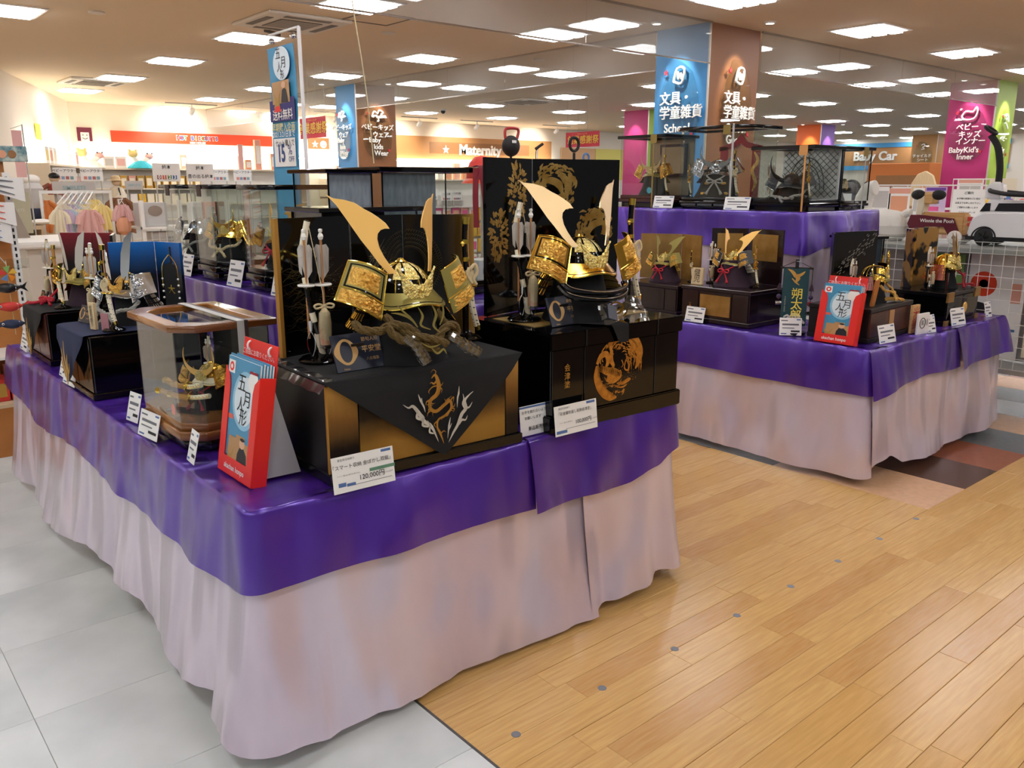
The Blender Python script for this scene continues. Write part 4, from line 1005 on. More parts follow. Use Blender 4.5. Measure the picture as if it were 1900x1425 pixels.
# top mat and small metal strips
MB().b(-.26, .29, .13, .36, .3302, .332).build('gold_mat', M('mat_gold', '9c8450', .5, .3, col2='a08340', nscale=30), Bx, smooth_=False)
scB, panB = folding_screen('tall black lacquer screen with gold dragon and tiger roundels', [(1.858, 2.315), (2.120, 2.368), (2.472, 2.255)], 1.036, 1.588, ['lacquer'], th=.014)
MB().b(panB[0][1] - .004, panB[0][1], -.002, 0, 0, panB[0][2]).build('hinge_strip', 'silver', panB[0][0], smooth_=False)
M('roundel_gold', 'c7a660', .32, .8, col2='a8823c', nscale=25)
def leaf_disc(parent, cx, cz, rx, rz_, seed, n=70, dense=True):
    rr0 = random.Random(seed); k = MB()
    for i in range(n):
        a = rr0.uniform(0, 2 * PI); q = math.sqrt(rr0.uniform(0, 1)); x, z = cx + rx * q * math.cos(a), cz + rz_ * q * math.sin(a); b_ = a + rr0.uniform(-.8, .8); ln = rr0.uniform(.012, .024)
        k.stroke([(x, z), (x + ln * .5 * math.cos(b_), z + ln * .5 * math.sin(b_)), (x + ln * math.cos(b_), z + ln * math.sin(b_))], [.004, .011, .002], -.0002 - .0004 * rr0.random(), .0008, 2)
    return k.build('gold_roundel', 'roundel_gold', parent, smooth_=False)
pb, Lb, Hb = panB[0]
leaf_disc(pb, Lb * .66, .43, .045, .105, 1, 130); leaf_disc(pb, Lb * .26, .285, .045, .085, 2, 120)
pb2, Lb2, Hb2 = panB[1]
def beast(parent, cx, cz, s_, seed, flip=1):
    rr0 = random.Random(seed); k = MB()
    for i in range(150):
        a = rr0.uniform(-.35, 1.25) * PI; q = rr0.uniform(.035, .082) * s_; x, z = cx + flip * q * math.cos(a) * 1.05, cz + q * math.sin(a); b_ = a + rr0.uniform(-1.9, -.7); ln = rr0.uniform(.016, .036) * s_
        k.stroke([(x, z), (x + flip * ln * .5 * math.cos(b_), z + ln * .5 * math.sin(b_)), (x + flip * ln * math.cos(b_ - .4), z + ln * math.sin(b_ - .4))], [.004, .009, .001], -.0002 - .0004 * rr0.random(), .001, 2)
    k.stroke([(cx - .05 * flip * s_, cz + .015 * s_), (cx - .02 * flip * s_, cz + .02 * s_), (cx + .015 * flip * s_, cz + .005 * s_), (cx + .03 * flip * s_, cz - .03 * s_)], [.012, .026, .03, .008], -.0004, .0014)
    return k.build('gold_roundel', 'roundel_gold', parent, smooth_=False)
beast(pb2, .095, .455, 1.0, 4); beast(pb2, .265, .30, .9, 9, -1)
k = MB(); rr0 = random.Random(21)
for i in range(150):
    x, z = .01 + rr0.random() * .18, .12 + rr0.random() * .16
    k.stroke([(x, z), (x + .006, z + .004), (x + .012, z)], [.001, .004, .001], -.0002, .0006, 2)
o = k.build('raised_leaves', 'lacquer', pb2, smooth_=False); o['kind'] = 'stuff'
kB = helmet('samurai_helmet', 'samurai helmet with mirror champagne horns before the roundel screen', (2.085, 2.08, 1.036), R(-12), 1.02, yaw=R(34), horn='champagne', plate='gold', relief='gold_relief', stand='black_cloth', visor='gold', bowl='lacquer', rib='lacquer', crest='gold_pale_relief', border='lacquer', stand_r=.10)
k = MB()
for q, zc in ((0, .108), (1, .086)):
    pts = smooth([(-.13, -.08, zc + .04), (-.11, -.12, zc + .01), (-.04, -.155, zc), (.04, -.155, zc - .002), (.11, -.12, zc + .008), (.13, -.08, zc + .04)], 6)
    k.tube(pts, .010, 8)
k.build('braided_cord', 'lacquer_soft', kB)
k = MB()
for q, zc in ((0, .108), (1, .086)):
    pts = smooth([(-.13, -.09, zc + .046), (-.11, -.13, zc + .018), (-.04, -.166, zc + .005), (.04, -.166, zc + .003), (.11, -.13, zc + .015), (.13, -.09, zc + .046)], 6); k.tube(pts, .0018, 5)
k.build('cord_stitching', 'silver', kB)
k = MB(); rr0 = random.Random(6)
k.grid(lambda u, v: (-.02 + .18 * u, -.13 - .06 * v - .01 * math.sin(u * 9), .075 - .07 * v + .018 * N3(u * 7, v * 6) + .012 * math.sin(u * PI)), 24, 14); k.build('film_wrap', 'cellophane', kB, angle=8)
k = MB()
for p, w_ in [([(.0, .06), (.03, .075), (.06, .06), (.05, .04), (.02, .035)], [.003, .006, .006, .006, .002]), ([(.01, .03), (.04, .02), (.07, .03), (.08, .05)], [.002, .006, .006, .001]), ([(.02, .05), (.05, .05), (.07, .07)], [.002, .006, .001]), ([(.03, .015), (.06, .01), (.08, .0)], [.002, .006, .001])]: k.stroke(p, w_, -.175, .003)
k.build('gold_ornament', 'gold_bright', kB)
k = MB(); k.at((.01, -.19, .045), (-.5, .3, .1)); k.b(-.02, .02, 0, .002, -.025, .025); k.build('paper_label', 'navy_card', kB, smooth_=False)
# sash tongue of the black stand cloth hanging over the lid
ct = MB().grid(lambda u, v: (2.035 + .12 * v * .55 + (.02 + .115 * (1 - v * .75)) * (u - .3), 1.985 - .098 * min(1, v * 1.6) - .004, 1.0385 + .001 * math.sin(u * 9) - max(0, v - .6) * .16), 10, 20).build('sash_cloth', 'black_cloth', None, angle=60)
tag(ct, 'black cloth tongue hanging over edge of the lacquer box lid', 'cloth')
bow_set('bow and two feathered arrows on foot before the roundel screen', (1.905, 2.165, 1.036), R(-10), 1.0)
sword_set('upright sword with cord-wrapped white hilt on black lacquer roundel box', (2.405, 2.13, 1.036), R(-14), 1.02)
plaque('dark plaque with gold ring logo leaning on lacquer box lid', (1.958, 2.0, 1.0345), R(2), .152, .1)
price_tag('white price card reading 100,000 yen before the lacquer roundel box', (1.872, 1.862, .706), R(-1), .19, .098, [
    ('重宝売収納飾り', -.27, .90, .075, 'ink_grey', 0), ('「彩金龍吹返し段飾会津塗」', -.02, .72, .125, 'ink', 0), ('100,000円', .16, .36, .18, 'ink', .005), ('サイズ…間口65×奥行45cm', -.25, .42, .05, 'ink_grey', 0), ('税込110,000円', .40, .35, .055, 'ink_grey', 0), ('#', -.35, .12, (.24, .10), 'print_blue', 0), ('#', .1, .2, (.7, .012), 'ink_grey', 0), ('#', .36, .93, (.2, .08), 'print_blue', 0)], lean=.12)
price_tag('pale notice card standing between the two big storage boxes', (1.752, 1.935, .706), R(-1), .12, .098, [('お手を触れないよう', 0, .78, .12, 'ink', 0), ('お願いします', -.05, .58, .12, 'ink', 0), ('新品販売機', .08, .22, .15, 'ink', .01), ('#', 0, .95, (1, .06), 'print_blue', 0)], lean=.1)
# ------------------------------------------------------------------ glass cases
def octa(w_, d, c, g_=0.0):
    w2, d2 = w_ / 2 + g_, d / 2 + g_
    if c <= 0: return [(-w2, -d2), (w2, -d2), (w2, d2), (-w2, d2)]
    return [(-w2, -d2 + c), (-w2 + c, -d2), (w2 - c, -d2), (w2, -d2 + c), (w2, d2), (-w2, d2)]
def glass_case(label, loc, rz, w_, d, h, chamfer=.07, base='lacquer', trim=None, back='black_cloth', lid='lacquer', base_h=.07, glass_top=False, strap=None, group=None, clamp=None, posts=None, side_back=None, xstrap=None):
    t = thing('glass_case', label, 'glass case', loc, rz, group)
    o0 = octa(w_, d, chamfer); trim = trim or base
    MB().flat(octa(w_, d, chamfer, -.012), 0, base_h * .4).build('foot', 'lacquer', t, bevel=.003)
    MB().flat(octa(w_, d, chamfer, .006), base_h * .4, base_h * .72).build('base_moulding', base, t, bevel=.004)
    MB().flat(octa(w_, d, chamfer, -.004), base_h * .72, base_h).build('base_top', trim, t, bevel=.003)
    z0, z1 = base_h, h - .022
    n = len(o0); bi = n - 2
    for i in range(n):
        a, b_ = o0[i], o0[(i + 1) % n]
        L_ = math.hypot(b_[0] - a[0], b_[1] - a[1]); an = math.atan2(b_[1] - a[1], b_[0] - a[0])
        isback = (chamfer > 0 and i == 4) or (chamfer <= 0 and i == 2)
        k = MB().b(.002, L_ - .002, .004, .007, z0, z1)
        k.build('back_panel' if isback else 'glass_pane', back if isback else 'acrylic', t, (a[0], a[1], 0), (0, 0, an), smooth_=False)
        if side_back and i in side_back: MB().b(.004, L_ - .004, .009, .013, z0, z1).build('side_panel', side_back[i], t, (a[0], a[1], 0), (0, 0, an), smooth_=False)
        if posts: MB().cyl((a[0] * .985, a[1] * .985, z0), (a[0] * .985, a[1] * .985, z1), .004, n=6).build('corner_post', posts, t)
    ol = octa(w_, d, chamfer, .018)
    if glass_top:
        oi = octa(w_, d, chamfer, -.03); m = len(ol); k = MB()
        vs = [(x, y, z) for z in (z1, z1 + .022) for x, y in ol] + [(x, y, z) for z in (z1, z1 + .022) for x, y in oi]
        fs = []
        for i in range(m):
            j = (i + 1) % m
            fs += [(i, j, m + j, m + i), (2 * m + j, 2 * m + i, 3 * m + i, 3 * m + j), (m + i, m + j, 3 * m + j, 3 * m + i), (j, i, 2 * m + i, 2 * m + j)]
        k.add(vs, fs); k.build('lid_frame', lid, t, bevel=.003)
        MB().flat(octa(w_, d, chamfer, -.028), z1 + .008, z1 + .011).build('lid_glass', 'acrylic', t, smooth_=False)
    else: MB().flat(ol, z1, z1 + .016).build('lid', lid, t, bevel=.003)
    if strap:
        x, ws, mt = strap; k = MB(); yf = -d / 2 - .02
        k.b(x - ws / 2, x + ws / 2, yf, d / 2 + .02, h - .006, h - .004); k.b(x - ws / 2, x + ws / 2, yf - .0015, yf, .0, h - .005); k.build('strap', mt, t, smooth_=False)
    if xstrap:
        y, ws, mt = xstrap; k = MB(); xf = w_ / 2 + .02
        k.b(-xf, xf, y - ws / 2, y + ws / 2, h + .001, h + .003); k.b(xf, xf + .0015, y - ws / 2, y + ws / 2, 0, h + .002); k.build('strap', mt, t, smooth_=False)
        k = MB(); k.b(-xf, xf, y + ws / 2, y + ws / 2 + .012, h + .001, h + .003); k.b(xf, xf + .0015, y + ws / 2, y + ws / 2 + .012, 0, h + .002); k.build('strap_edge', 'strap_brown', t, smooth_=False)
    if clamp:
        x, mt = clamp; k = MB(); k.b(x - .028, x + .028, -d / 2 - .022, -d / 2 + .05, h - .006, h - .002); k.b(x - .028, x + .028, -d / 2 - .023, -d / 2 - .019, h - .06, h - .004); k.build('lid_paper_band', mt, t, smooth_=False)
    return t
M('band_gold', '8a7434', .5, .2); M('band_tan', 'c98f4f', .6); M('strap_grey', 'b9b6b2', .4); M('strap_brown', '3a2420', .5)
ramp_mat('case_wood', 'X', [(0, '7a4a1c'), (.5, 'a8733a'), (1, '6b3c18')], .25, 0, coat=.4)
W = -PI / 2
# octagonal case with gold crescent helmet
glass_case('octagonal glass case with brown wooden frame holding a gold crescent helmet', (.955, 2.675, .704), W, .46, .28, .392, .06, 'case_wood', 'case_wood', 'lacquer_soft', 'case_wood', .088, True, xstrap=(.04, .022, 'strap_grey'))
helmet('samurai_helmet', 'small gold helmet with crescent crest inside the octagonal wooden-framed case', (.975, 2.64, .793), R(-62), .50, bowl='gold', rib='gold_bright', plate='gold', relief='gold_relief', crest='gold_pale_relief', horn='gold_satin', neck='gold', lace='gold_bright', style='crescent', stand='black_cloth', cord='bow', cordmat='cord_crimson', visor='wrap_white', stand_h=.2, deep=True, horn_sc=1.0)
bow_set('tiny bow and arrow stand behind the gold crescent helmet', (1.02, 2.76, .793), R(-80), .52)
def short_sword(label, loc, rz, ln, group=None):
    t = thing('short_sword', label, 'sword', loc, rz, group)
    c = smooth([(-ln / 2, 0, .012), (-ln * .15, 0, 0), (ln * .12, 0, 0)], 6); MB().tube(c, .009, 8).build('scabbard', 'gold_print', t)
    h_ = smooth([(ln * .14, 0, 0), (ln * .3, 0, .004), (ln / 2, 0, .012)], 6); hl = MB().tube(h_, .008, 8).build('hilt', 'wrap_white', t)
    k = MB()
    for i in range(1, len(h_), 2): k.tube([h_[i] + Vector((-.003, -.008, .003)), h_[i] + Vector((0, -.0088, 0)), h_[i] + Vector((.003, -.008, -.003))], .0014, 4)
    k.build('hilt_wrap', 'gold', hl)
    k = MB(); k.at((ln * .13, 0, 0), (0, PI / 2, 0)); k.lathe([(0, -.002), (.018, -.002), (.02, 0), (.018, .002), (0, .002)], 14); k.build('hand_guard', 'gold_bright', t)
    for q in (c[0], c[4]): MB().tube([q - Vector((.008, 0, 0)), q + Vector((.008, 0, 0))], .0108, 8).build('scabbard_fitting', 'gold_bright', t)
    return t
short_sword('long gold and ivory sword resting across front of octagonal case', (.872, 2.61, .846), R(-62), .20)
short_sword('shorter gold and ivory sword lying above the long one in octagonal case', (.878, 2.625, .876), R(-66), .15)
k = thing('sword_rack', 'small black two-tier sword rack inside the octagonal wooden-framed case', 'sword rack', (.878, 2.62, .793), R(-62))
MB().b(-.07, .07, -.016, .02, 0, .008).build('base', 'lacquer', k)
for s in (-.05, .035): MB().b(s - .005, s + .005, .004, .012, .008, .078).build('upright', 'lacquer', k)
tag(MB().at((0, 0, 0), (0, PI / 2, 0)).lathe([(0, 0), (.017, 0), (.017, .001), (0, .001)], 20).build('round_sticker', M('sticker_pink', 'd98f84', .5), None, (.812, 2.54, .83), (0, PI, 0)), 'round pink sticker stuck on the octagonal case glass', 'sticker')

# ------------------------------------------------------------------ brochure holders
def sheet_art(parent, w_, h, P):
    """printed cover: night blue sheet with a moon, title and a dressed child beside a helmet; P maps sheet x,z to a local point"""
    def patch(pts, mat, lift, name='printed_area'):
        k = MB(); k.add([P(x, z, lift) for x, z in pts], [tuple(range(len(pts)))]); return k.build(name, mat, parent, smooth_=False)
    def disc(cx, cz, rx, rz_, n=28): return [(cx + rx * math.cos(2 * PI * i / n), cz + rz_ * math.sin(2 * PI * i / n)) for i in range(n)]
    patch([(-w_ / 2, 0), (w_ / 2, 0), (w_ / 2, h), (-w_ / 2, h)], 'cover_blue', .0004, 'printed_cover')
    patch(disc(.1 * w_, .66 * h, .37 * w_, .25 * h), 'cover_moon', .0008); patch(disc(.1 * w_, .66 * h, .31 * w_, .21 * h), 'cover_moon2', .0010)
    patch([(-w_ / 2, 0), (w_ / 2, 0), (w_ / 2, .13 * h), (-w_ / 2, .16 * h)], 'cover_navy', .0008)
    for x0, x1, z1 in ((-.28, -.05, .33), (-.05, .22, .36), (.22, .45, .31)): patch([(x0 * w_, .12 * h), (x1 * w_, .12 * h), (x1 * w_, z1 * h), (x0 * w_, z1 * h)], 'cover_tan', .0010)
    patch([(.0, .08 * h), (.34 * w_, .08 * h), (.30 * w_, .22 * h), (.2 * w_, .27 * h), (.08 * w_, .26 * h), (.02 * w_, .2 * h)], 'cover_kimono', .0012)
    patch(disc(.15 * w_, .30 * h, .085 * w_, .042 * h), 'cover_skin', .0014); patch(disc(.15 * w_, .335 * h, .07 * w_, .014 * h), 'cover_kimono', .0016)
    patch([(-.34 * w_, .06 * h), (-.08 * w_, .06 * h), (-.14 * w_, .15 * h), (-.06 * w_, .26 * h), (-.18 * w_, .17 * h), (-.24 * w_, .17 * h), (-.34 * w_, .25 * h), (-.28 * w_, .14 * h)], 'cover_gold', .0014)
    patch([(-.26 * w_, .07 * h), (-.14 * w_, .07 * h), (-.18 * w_, .12 * h)], 'red_card', .0016)
    patch([(-.42 * w_, .47 * h), (-.2 * w_, .47 * h), (-.2 * w_, .51 * h), (-.42 * w_, .51 * h)], 'cover_coral', .0010)
    patch([(-.47 * w_, .86 * h), (-.27 * w_, .86 * h), (-.27 * w_, .97 * h), (-.47 * w_, .97 * h)], 'paper', .0010)
    patch(disc(-.37 * w_, .915 * h, .07 * w_, .04 * h), 'red_card', .0014); patch(disc(-.37 * w_, .915 * h, .035 * w_, .02 * h), 'paper', .0018)
M('cover_blue', '3f8db5', .35); M('cover_moon', '8fc3dc', .35); M('cover_moon2', 'dbeaf2', .35); M('cover_navy', '1f2c6b', .35); M('cover_tan', 'b58a5a', .4); M('cover_kimono', '15141c', .4); M('cover_skin', 'dcae8c', .4); M('cover_gold', 'a8843c', .4); M('cover_coral', 'd9604e', .4)
def holder(label, loc, rz, w_, h, blab, group):
    t = thing('brochure_holder', label, 'brochure holder', loc, rz); ln = .17
    T_ = Matrix.Rotation(-ln, 4, 'X')
    def bld(k, nm, mt, par, **kw):
        k.v = [T_ @ p for p in k.v]; return k.build(nm, mt, par, **kw)
    d = .045; f = .026
    # front with a window and notched shoulders
    fr = MB(); out = [(-w_ / 2, 0), (w_ / 2, 0), (w_ / 2, h * .78), (w_ / 2 - .03, h * .72), (w_ / 2 - .038, h * .65), (w_ / 2 - f - .012, h * .6), (w_ / 2 - f - .012, h * .13), (-w_ / 2 + f + .012, h * .13), (-w_ / 2 + f + .012, h * .6), (-w_ / 2 + .038, h * .65), (-w_ / 2 + .03, h * .72), (-w_ / 2, h * .78)]
    bld(fr.prism(out, 0, .002), 'front_wall', 'red_card', t, smooth_=False)
    for s in (-1, 1): bld(MB().b(s * w_ / 2 - .001, s * w_ / 2 + .001, .001, d, 0, h * .78), 'side_wall', 'red_card', t, smooth_=False)
    bld(MB().b(-w_ / 2, w_ / 2, 0, d, 0, .002), 'floor_panel', 'red_card', t, smooth_=False)
    bk = bld(MB().b(-w_ / 2 + .004, w_ / 2 - .004, d, d + .002, 0, h), 'back_wall', 'red_card', t, smooth_=False)
    ey = MB().add([(-w_ * .35, .052, .004), (w_ * .35, .052, .004), (w_ * .3, .06, h * .62), (-w_ * .3, .06, h * .62), (-w_ * .35, .165, .002), (w_ * .35, .165, .002), (w_ * .3, .064 + h * .12, h * .62), (-w_ * .3, .064 + h * .12, h * .62)], [(4, 5, 6, 7), (3, 2, 6, 7), (1, 2, 6, 5), (0, 4, 7, 3)])
    ey.build('easel_back', M('grey_card', 'b5b3b2', .6), t, smooth_=False)
    for s in (-1, 1):
        k = MB(); k.at((s * w_ * .3, d - .004, h * .965), (0, PI / 2, 0)); n = 12
        bld(MB().tube([(s * w_ * .3, d + .002 + .010 * math.cos(2 * PI * i / n), h * .95 + .012 * math.sin(2 * PI * i / n)) for i in range(n)], .003, 6, closed=True), 'binding_ring', 'white', bk)
    def p3(x, y, z): return tuple(T_ @ Vector((x, y, z)))
    text('ご自由にお取りください。', .018, 'white', bk, p3(0, d - .003, h * .90), (PI / 2 - ln, 0, 0))
    text('akachan honpo', .022, 'white', t, p3(0, -.0015, h * .065), (PI / 2 - ln, 0, 0), bold=.015)
    # booklets
    bw, bh = w_ - .016, h * .86
    for i in range(9):
        y = .0035 + i * .0043
        b_ = thing('brochure', blab, 'brochure', loc, rz, group)
        k = MB().b(-bw / 2, bw / 2, y, y + .0036, .004 + .002 * (i % 3), bh + .002 * ((i * 7) % 4)); bld(k, 'pages', 'paper' if i % 2 == 0 else 'cover_blue', b_, smooth_=False)
        if i == 0:
            b_['label'] = 'front blue brochure with moon title, ' + blab.split(',')[-1].strip(); del b_['group']
            def P(x, z, l): return p3(x, y - l, .004 + z)
            sheet_art(b_, bw, bh - .004, P)
            text('五', .055, 'ink', b_, p3(.0, y - .002, bh * .80), (PI / 2 - ln, 0, 0)); text('月', .05, 'ink', b_, p3(.04, y - .002, bh * .68), (PI / 2 - ln, 0, 0)); text('人', .045, 'ink', b_, p3(.0, y - .002, bh * .62), (PI / 2 - ln, 0, 0)); text('形', .05, 'ink', b_, p3(.022, y - .002, bh * .52), (PI / 2 - ln, 0, 0))
            k = MB(); x0, z0 = bw * .33, bh * .85; n = 20
            k.add([p3(x0 + .032 * math.cos(2 * PI * i_ / n), y - .0018, z0 + .03 * math.sin(2 * PI * i_ / n) - .002) for i_ in range(n)], [tuple(range(n))]); k.build('printed_badge', 'paper', b_, smooth_=False)
            k = MB(); k.add([p3(x0 - .028, y - .0022, z0 + .02), p3(x0 + .028, y - .0022, z0 + .02), p3(x0 + .024, y - .0022, z0 + .027), p3(x0 - .024, y - .0022, z0 + .027)], [(0, 1, 2, 3)]); k.build('badge_lid', 'cord_crimson', b_, smooth_=False)
    return t
holder('red brochure holder standing at corner of the dragon cloth table', (.838, 2.175, .704), W, .225, .385, 'blue brochure stacked behind others, in holder on dragon cloth table', 'brochures in the front red holder')
holder('red brochure holder beside the name banner on the name banner table', (3.985, 2.135, .704), W, .215, .345, 'blue brochure stacked behind others, in holder on name banner table', 'brochures in the back red holder')

# ------------------------------------------------------------------ cards along the left edge
price_tag('white price card in front of the octagonal wooden case', (.778, 2.72, .704), W + R(6), .14, .085, SMALL)
price_tag('narrow white card standing beside the octagonal case price card', (.80, 2.95, .704), W + R(8), .085, .1, SMALL)
price_tag('small white card on clear foot between wooden case and brochure holder', (.795, 2.385, .704), W - R(4), .07, .095, SMALL)
price_tag('white price card in front of the navy-cloth box', (.772, 3.68, .704), W + R(3), .15, .085, SMALL)
price_tag('small white card behind the navy-cloth box price card', (.79, 3.86, .704), W, .1, .09, SMALL)
price_tag('white price card before the red and black screen set', (.79, 4.62, .704), W, .14, .09, SMALL)

# ------------------------------------------------------------------ navy-cloth set and red-screen set on the left side
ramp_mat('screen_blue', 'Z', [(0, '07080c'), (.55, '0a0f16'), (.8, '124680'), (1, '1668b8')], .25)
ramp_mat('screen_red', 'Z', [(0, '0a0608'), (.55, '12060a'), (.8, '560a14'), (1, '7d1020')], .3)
def side_set(bx, by, bw, bd, bh, label, cloth, clab, screen, slab, st, name):
    b_ = thing('storage_box', label, 'storage box', (bx, by, .704), W)      # local: x along +(-y world), front -y
    MB().b(-bw / 2, bw / 2, 0, bd, .022, bh).build('box_body', 'lacquer', b_, bevel=.003)
    MB().b(-bw / 2 - .008, bw / 2 + .008, -.012, bd, 0, .024).build('plinth', 'lacquer', b_, bevel=.003)
    for s in (-1, 1): MB().b(s * bw / 4 - bw / 4 + .004, s * bw / 4 + bw / 4 - .004, -.005, .0, .028, bh - .005).build('front_panel', st, b_, smooth_=False)
    c = thing('display_cloth', clab, 'cloth', (bx, by, .704), W)
    def f(u, v):
        x = -bw / 2 - .004 + (bw * .92) * u
        if v < .45: return (x, bd * .95 * (1 - v / .45) - .004 * (v / .45), bh + .004)
        if v < .5: return (x, -.006 - .008 * (v - .45) / .05, bh + .004 - .006 * (v - .45) / .05)
        t = (v - .5) * 2; e = max(0, 1 - abs(u - .45) / .55) ** .8
        return (x, -.016 - .02 * t * e + .004 * math.sin(u * 14) * t, bh - .002 - (bh - .03) * t * e)
    MB().grid(f, 36, 30).build('cloth_sheet', cloth, c, angle=80)
    k = MB(); z_ = bh * .5
    for p, w_ in [([(.0, .02), (-.01, .06), (-.03, .1), (-.035, .14)], [0, .014, .012, 0]), ([(.0, .03), (.01, .08), (.0, .12), (.012, .17)], [0, .014, .012, 0]), ([(.005, .02), (.03, .06), (.03, .1), (.045, .13)], [0, .014, .012, 0]), ([(-.02, .05), (-.045, .08), (-.05, .11)], [0, .01, 0]), ([(.02, .05), (.05, .075), (.06, .1)], [0, .01, 0])]:
        k.stroke([(x - .02, z * bh / .2) for x, z in p], w_, -.042, .0012)
    k.build('flame_print', 'cord_gold', c, smooth_=False)
    return b_
side_set(.79, 3.55, .42, .44, .238, 'glossy black storage box under navy cloth beside the octagonal case', 'navy_cloth', 'navy cloth with gold flame print over a black box', 'screen_blue', '', 'lacquer', '')
side_set(.815, 4.33, .40, .42, .232, 'black storage box with red-edged front at red screen end of dragon cloth table', 'black_cloth', 'black cloth with gold flame print over the red screen box', 'screen_red', '', 'wood_mahogany', '')
ZB = .704 + .238 + .0048
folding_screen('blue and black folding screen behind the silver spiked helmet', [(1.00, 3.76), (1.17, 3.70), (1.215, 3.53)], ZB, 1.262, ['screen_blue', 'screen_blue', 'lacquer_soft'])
helmet('samurai_helmet', 'silver samurai helmet with tall spike horns on the navy-cloth box', (1.02, 3.58, ZB), R(-62), .72, bowl='lacquer', rib='silver', plate='silver', relief='silver', crest='gold_relief', horn='chrome', neck='lacquer_soft', lace='silver', style='spike', stand='black_cloth', cord='rope', cordmat='cord_grey', visor='silver', edge='silver', horn_sc=1.35, tilt=.05, yaw=R(15))
bow_set('bow and arrow stand beside the silver spiked helmet', (.93, 3.74, ZB), R(-75), .78)
sword_set('upright sword on lacquer foot at edge of the navy-cloth box', (.90, 3.42, ZB), R(-60), .82)
plaque('small dark plaque with ring logo beside silver spiked helmet', (.86, 3.70, ZB), R(-80), .1, .072, sc=1.0)
def name_block(label, loc, rz, w_, d, h, mat='wood_pale', txt=None, tm='ink', lean=0.0):
    t = thing('name_block', label, 'name plate', loc, rz); MB().at((0, 0, 0), (-lean, 0, 0)).b(-w_ / 2, w_ / 2, 0, d, 0, h).build('block', mat, t, bevel=.0015)
    if txt: text(txt, h * .9 / len(txt), tm, t, (0, -.0012 + math.sin(lean) * h * .5, h * .5), (PI / 2 - lean, 0, 0), vert=True, line=.85)
    return t
name_block('upright pale wooden name block on the navy-cloth box', (.845, 3.50, ZB), R(-70), .034, .014, .105, txt='初節句飾り')
name_block('upright pinkish card block beside the pale wooden name block', (.87, 3.425, ZB), R(-70), .045, .004, .07, M('card_rose', 'a8737a', .5))
# black name flag with gold cords and pearl drops
t = thing('name_flag', 'black cloth name flag with gold cords and pearls behind navy-cloth box', 'name flag', (1.13, 3.41, ZB), R(-62), None, .5)
MB().b(-.005, .005, .01, .02, 0, .62).build('pole', 'black_plastic', t); MB().lathe([(.06, 0), (.06, .01), (0, .014)], 18).build('base', 'black_plastic', t)
MB().prism([(-.07, .12), (.07, .12), (.07, .47), (.0, .50), (-.07, .47)], -.004, 0).build('flag_cloth', 'black_cloth', t, smooth_=False)
text('大', .075, 'gold_bright', t, (0, -.0055, .28), bold=.03)
for s in (-1, 1):
    MB().tube(smooth([(0, -.004, .56), (s * .05, -.006, .51), (s * .075, -.008, .45), (s * .078, -.008, .3)], 5), .0035, 5).build('side_cord', 'gold_bright', t)
    for i in range(4): MB().sph((s * .078, -.009, .37 - i * .05), .0085, nu=8, nv=6).build('pearl', 'bead_white', t)
ZR = .704 + .232 + .0048
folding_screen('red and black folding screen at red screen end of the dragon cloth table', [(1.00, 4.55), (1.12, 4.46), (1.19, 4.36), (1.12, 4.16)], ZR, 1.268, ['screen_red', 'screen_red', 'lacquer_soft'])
helmet('samurai_helmet', 'gold helmet with red lacing and tall thin horns before red screen', (1.03, 4.33, ZR), R(-62), .66, bowl='lacquer', rib='gold', horn='silver_cloth', neck='hide_red', lace='gold_bright', style='spike', stand='velvet_plum', horn_sc=1.4, tilt=.05, yaw=R(25))
bow_set('bow and arrow stand beside the red-laced gold helmet', (.93, 4.50, ZR), R(-75), .74)
sword_set('gold upright sword beside the red-laced gold helmet', (.91, 4.25, ZR), R(-60), .72, style=1)
k = MB(); bow_knot(k, (0, 0, .03), .05, .025, .0075); k.tube(smooth([(0, 0, .03), (-.06, -.02, .012), (-.11, -.03, .008)], 5), .008, 6); k.tube(smooth([(0, 0, .03), (.04, .01, .06), (.07, .03, .1)], 5), .006, 6)
tag(k.build('cord_bow', 'cord_red', None, (.885, 4.40, ZR), (0, 0, R(-70))), 'red cord bow lying on the black cloth before red screen', 'cord')
plaque('dark plaque standing on the box before the red screen', (.875, 4.50, ZR), R(-85), .085, .062)

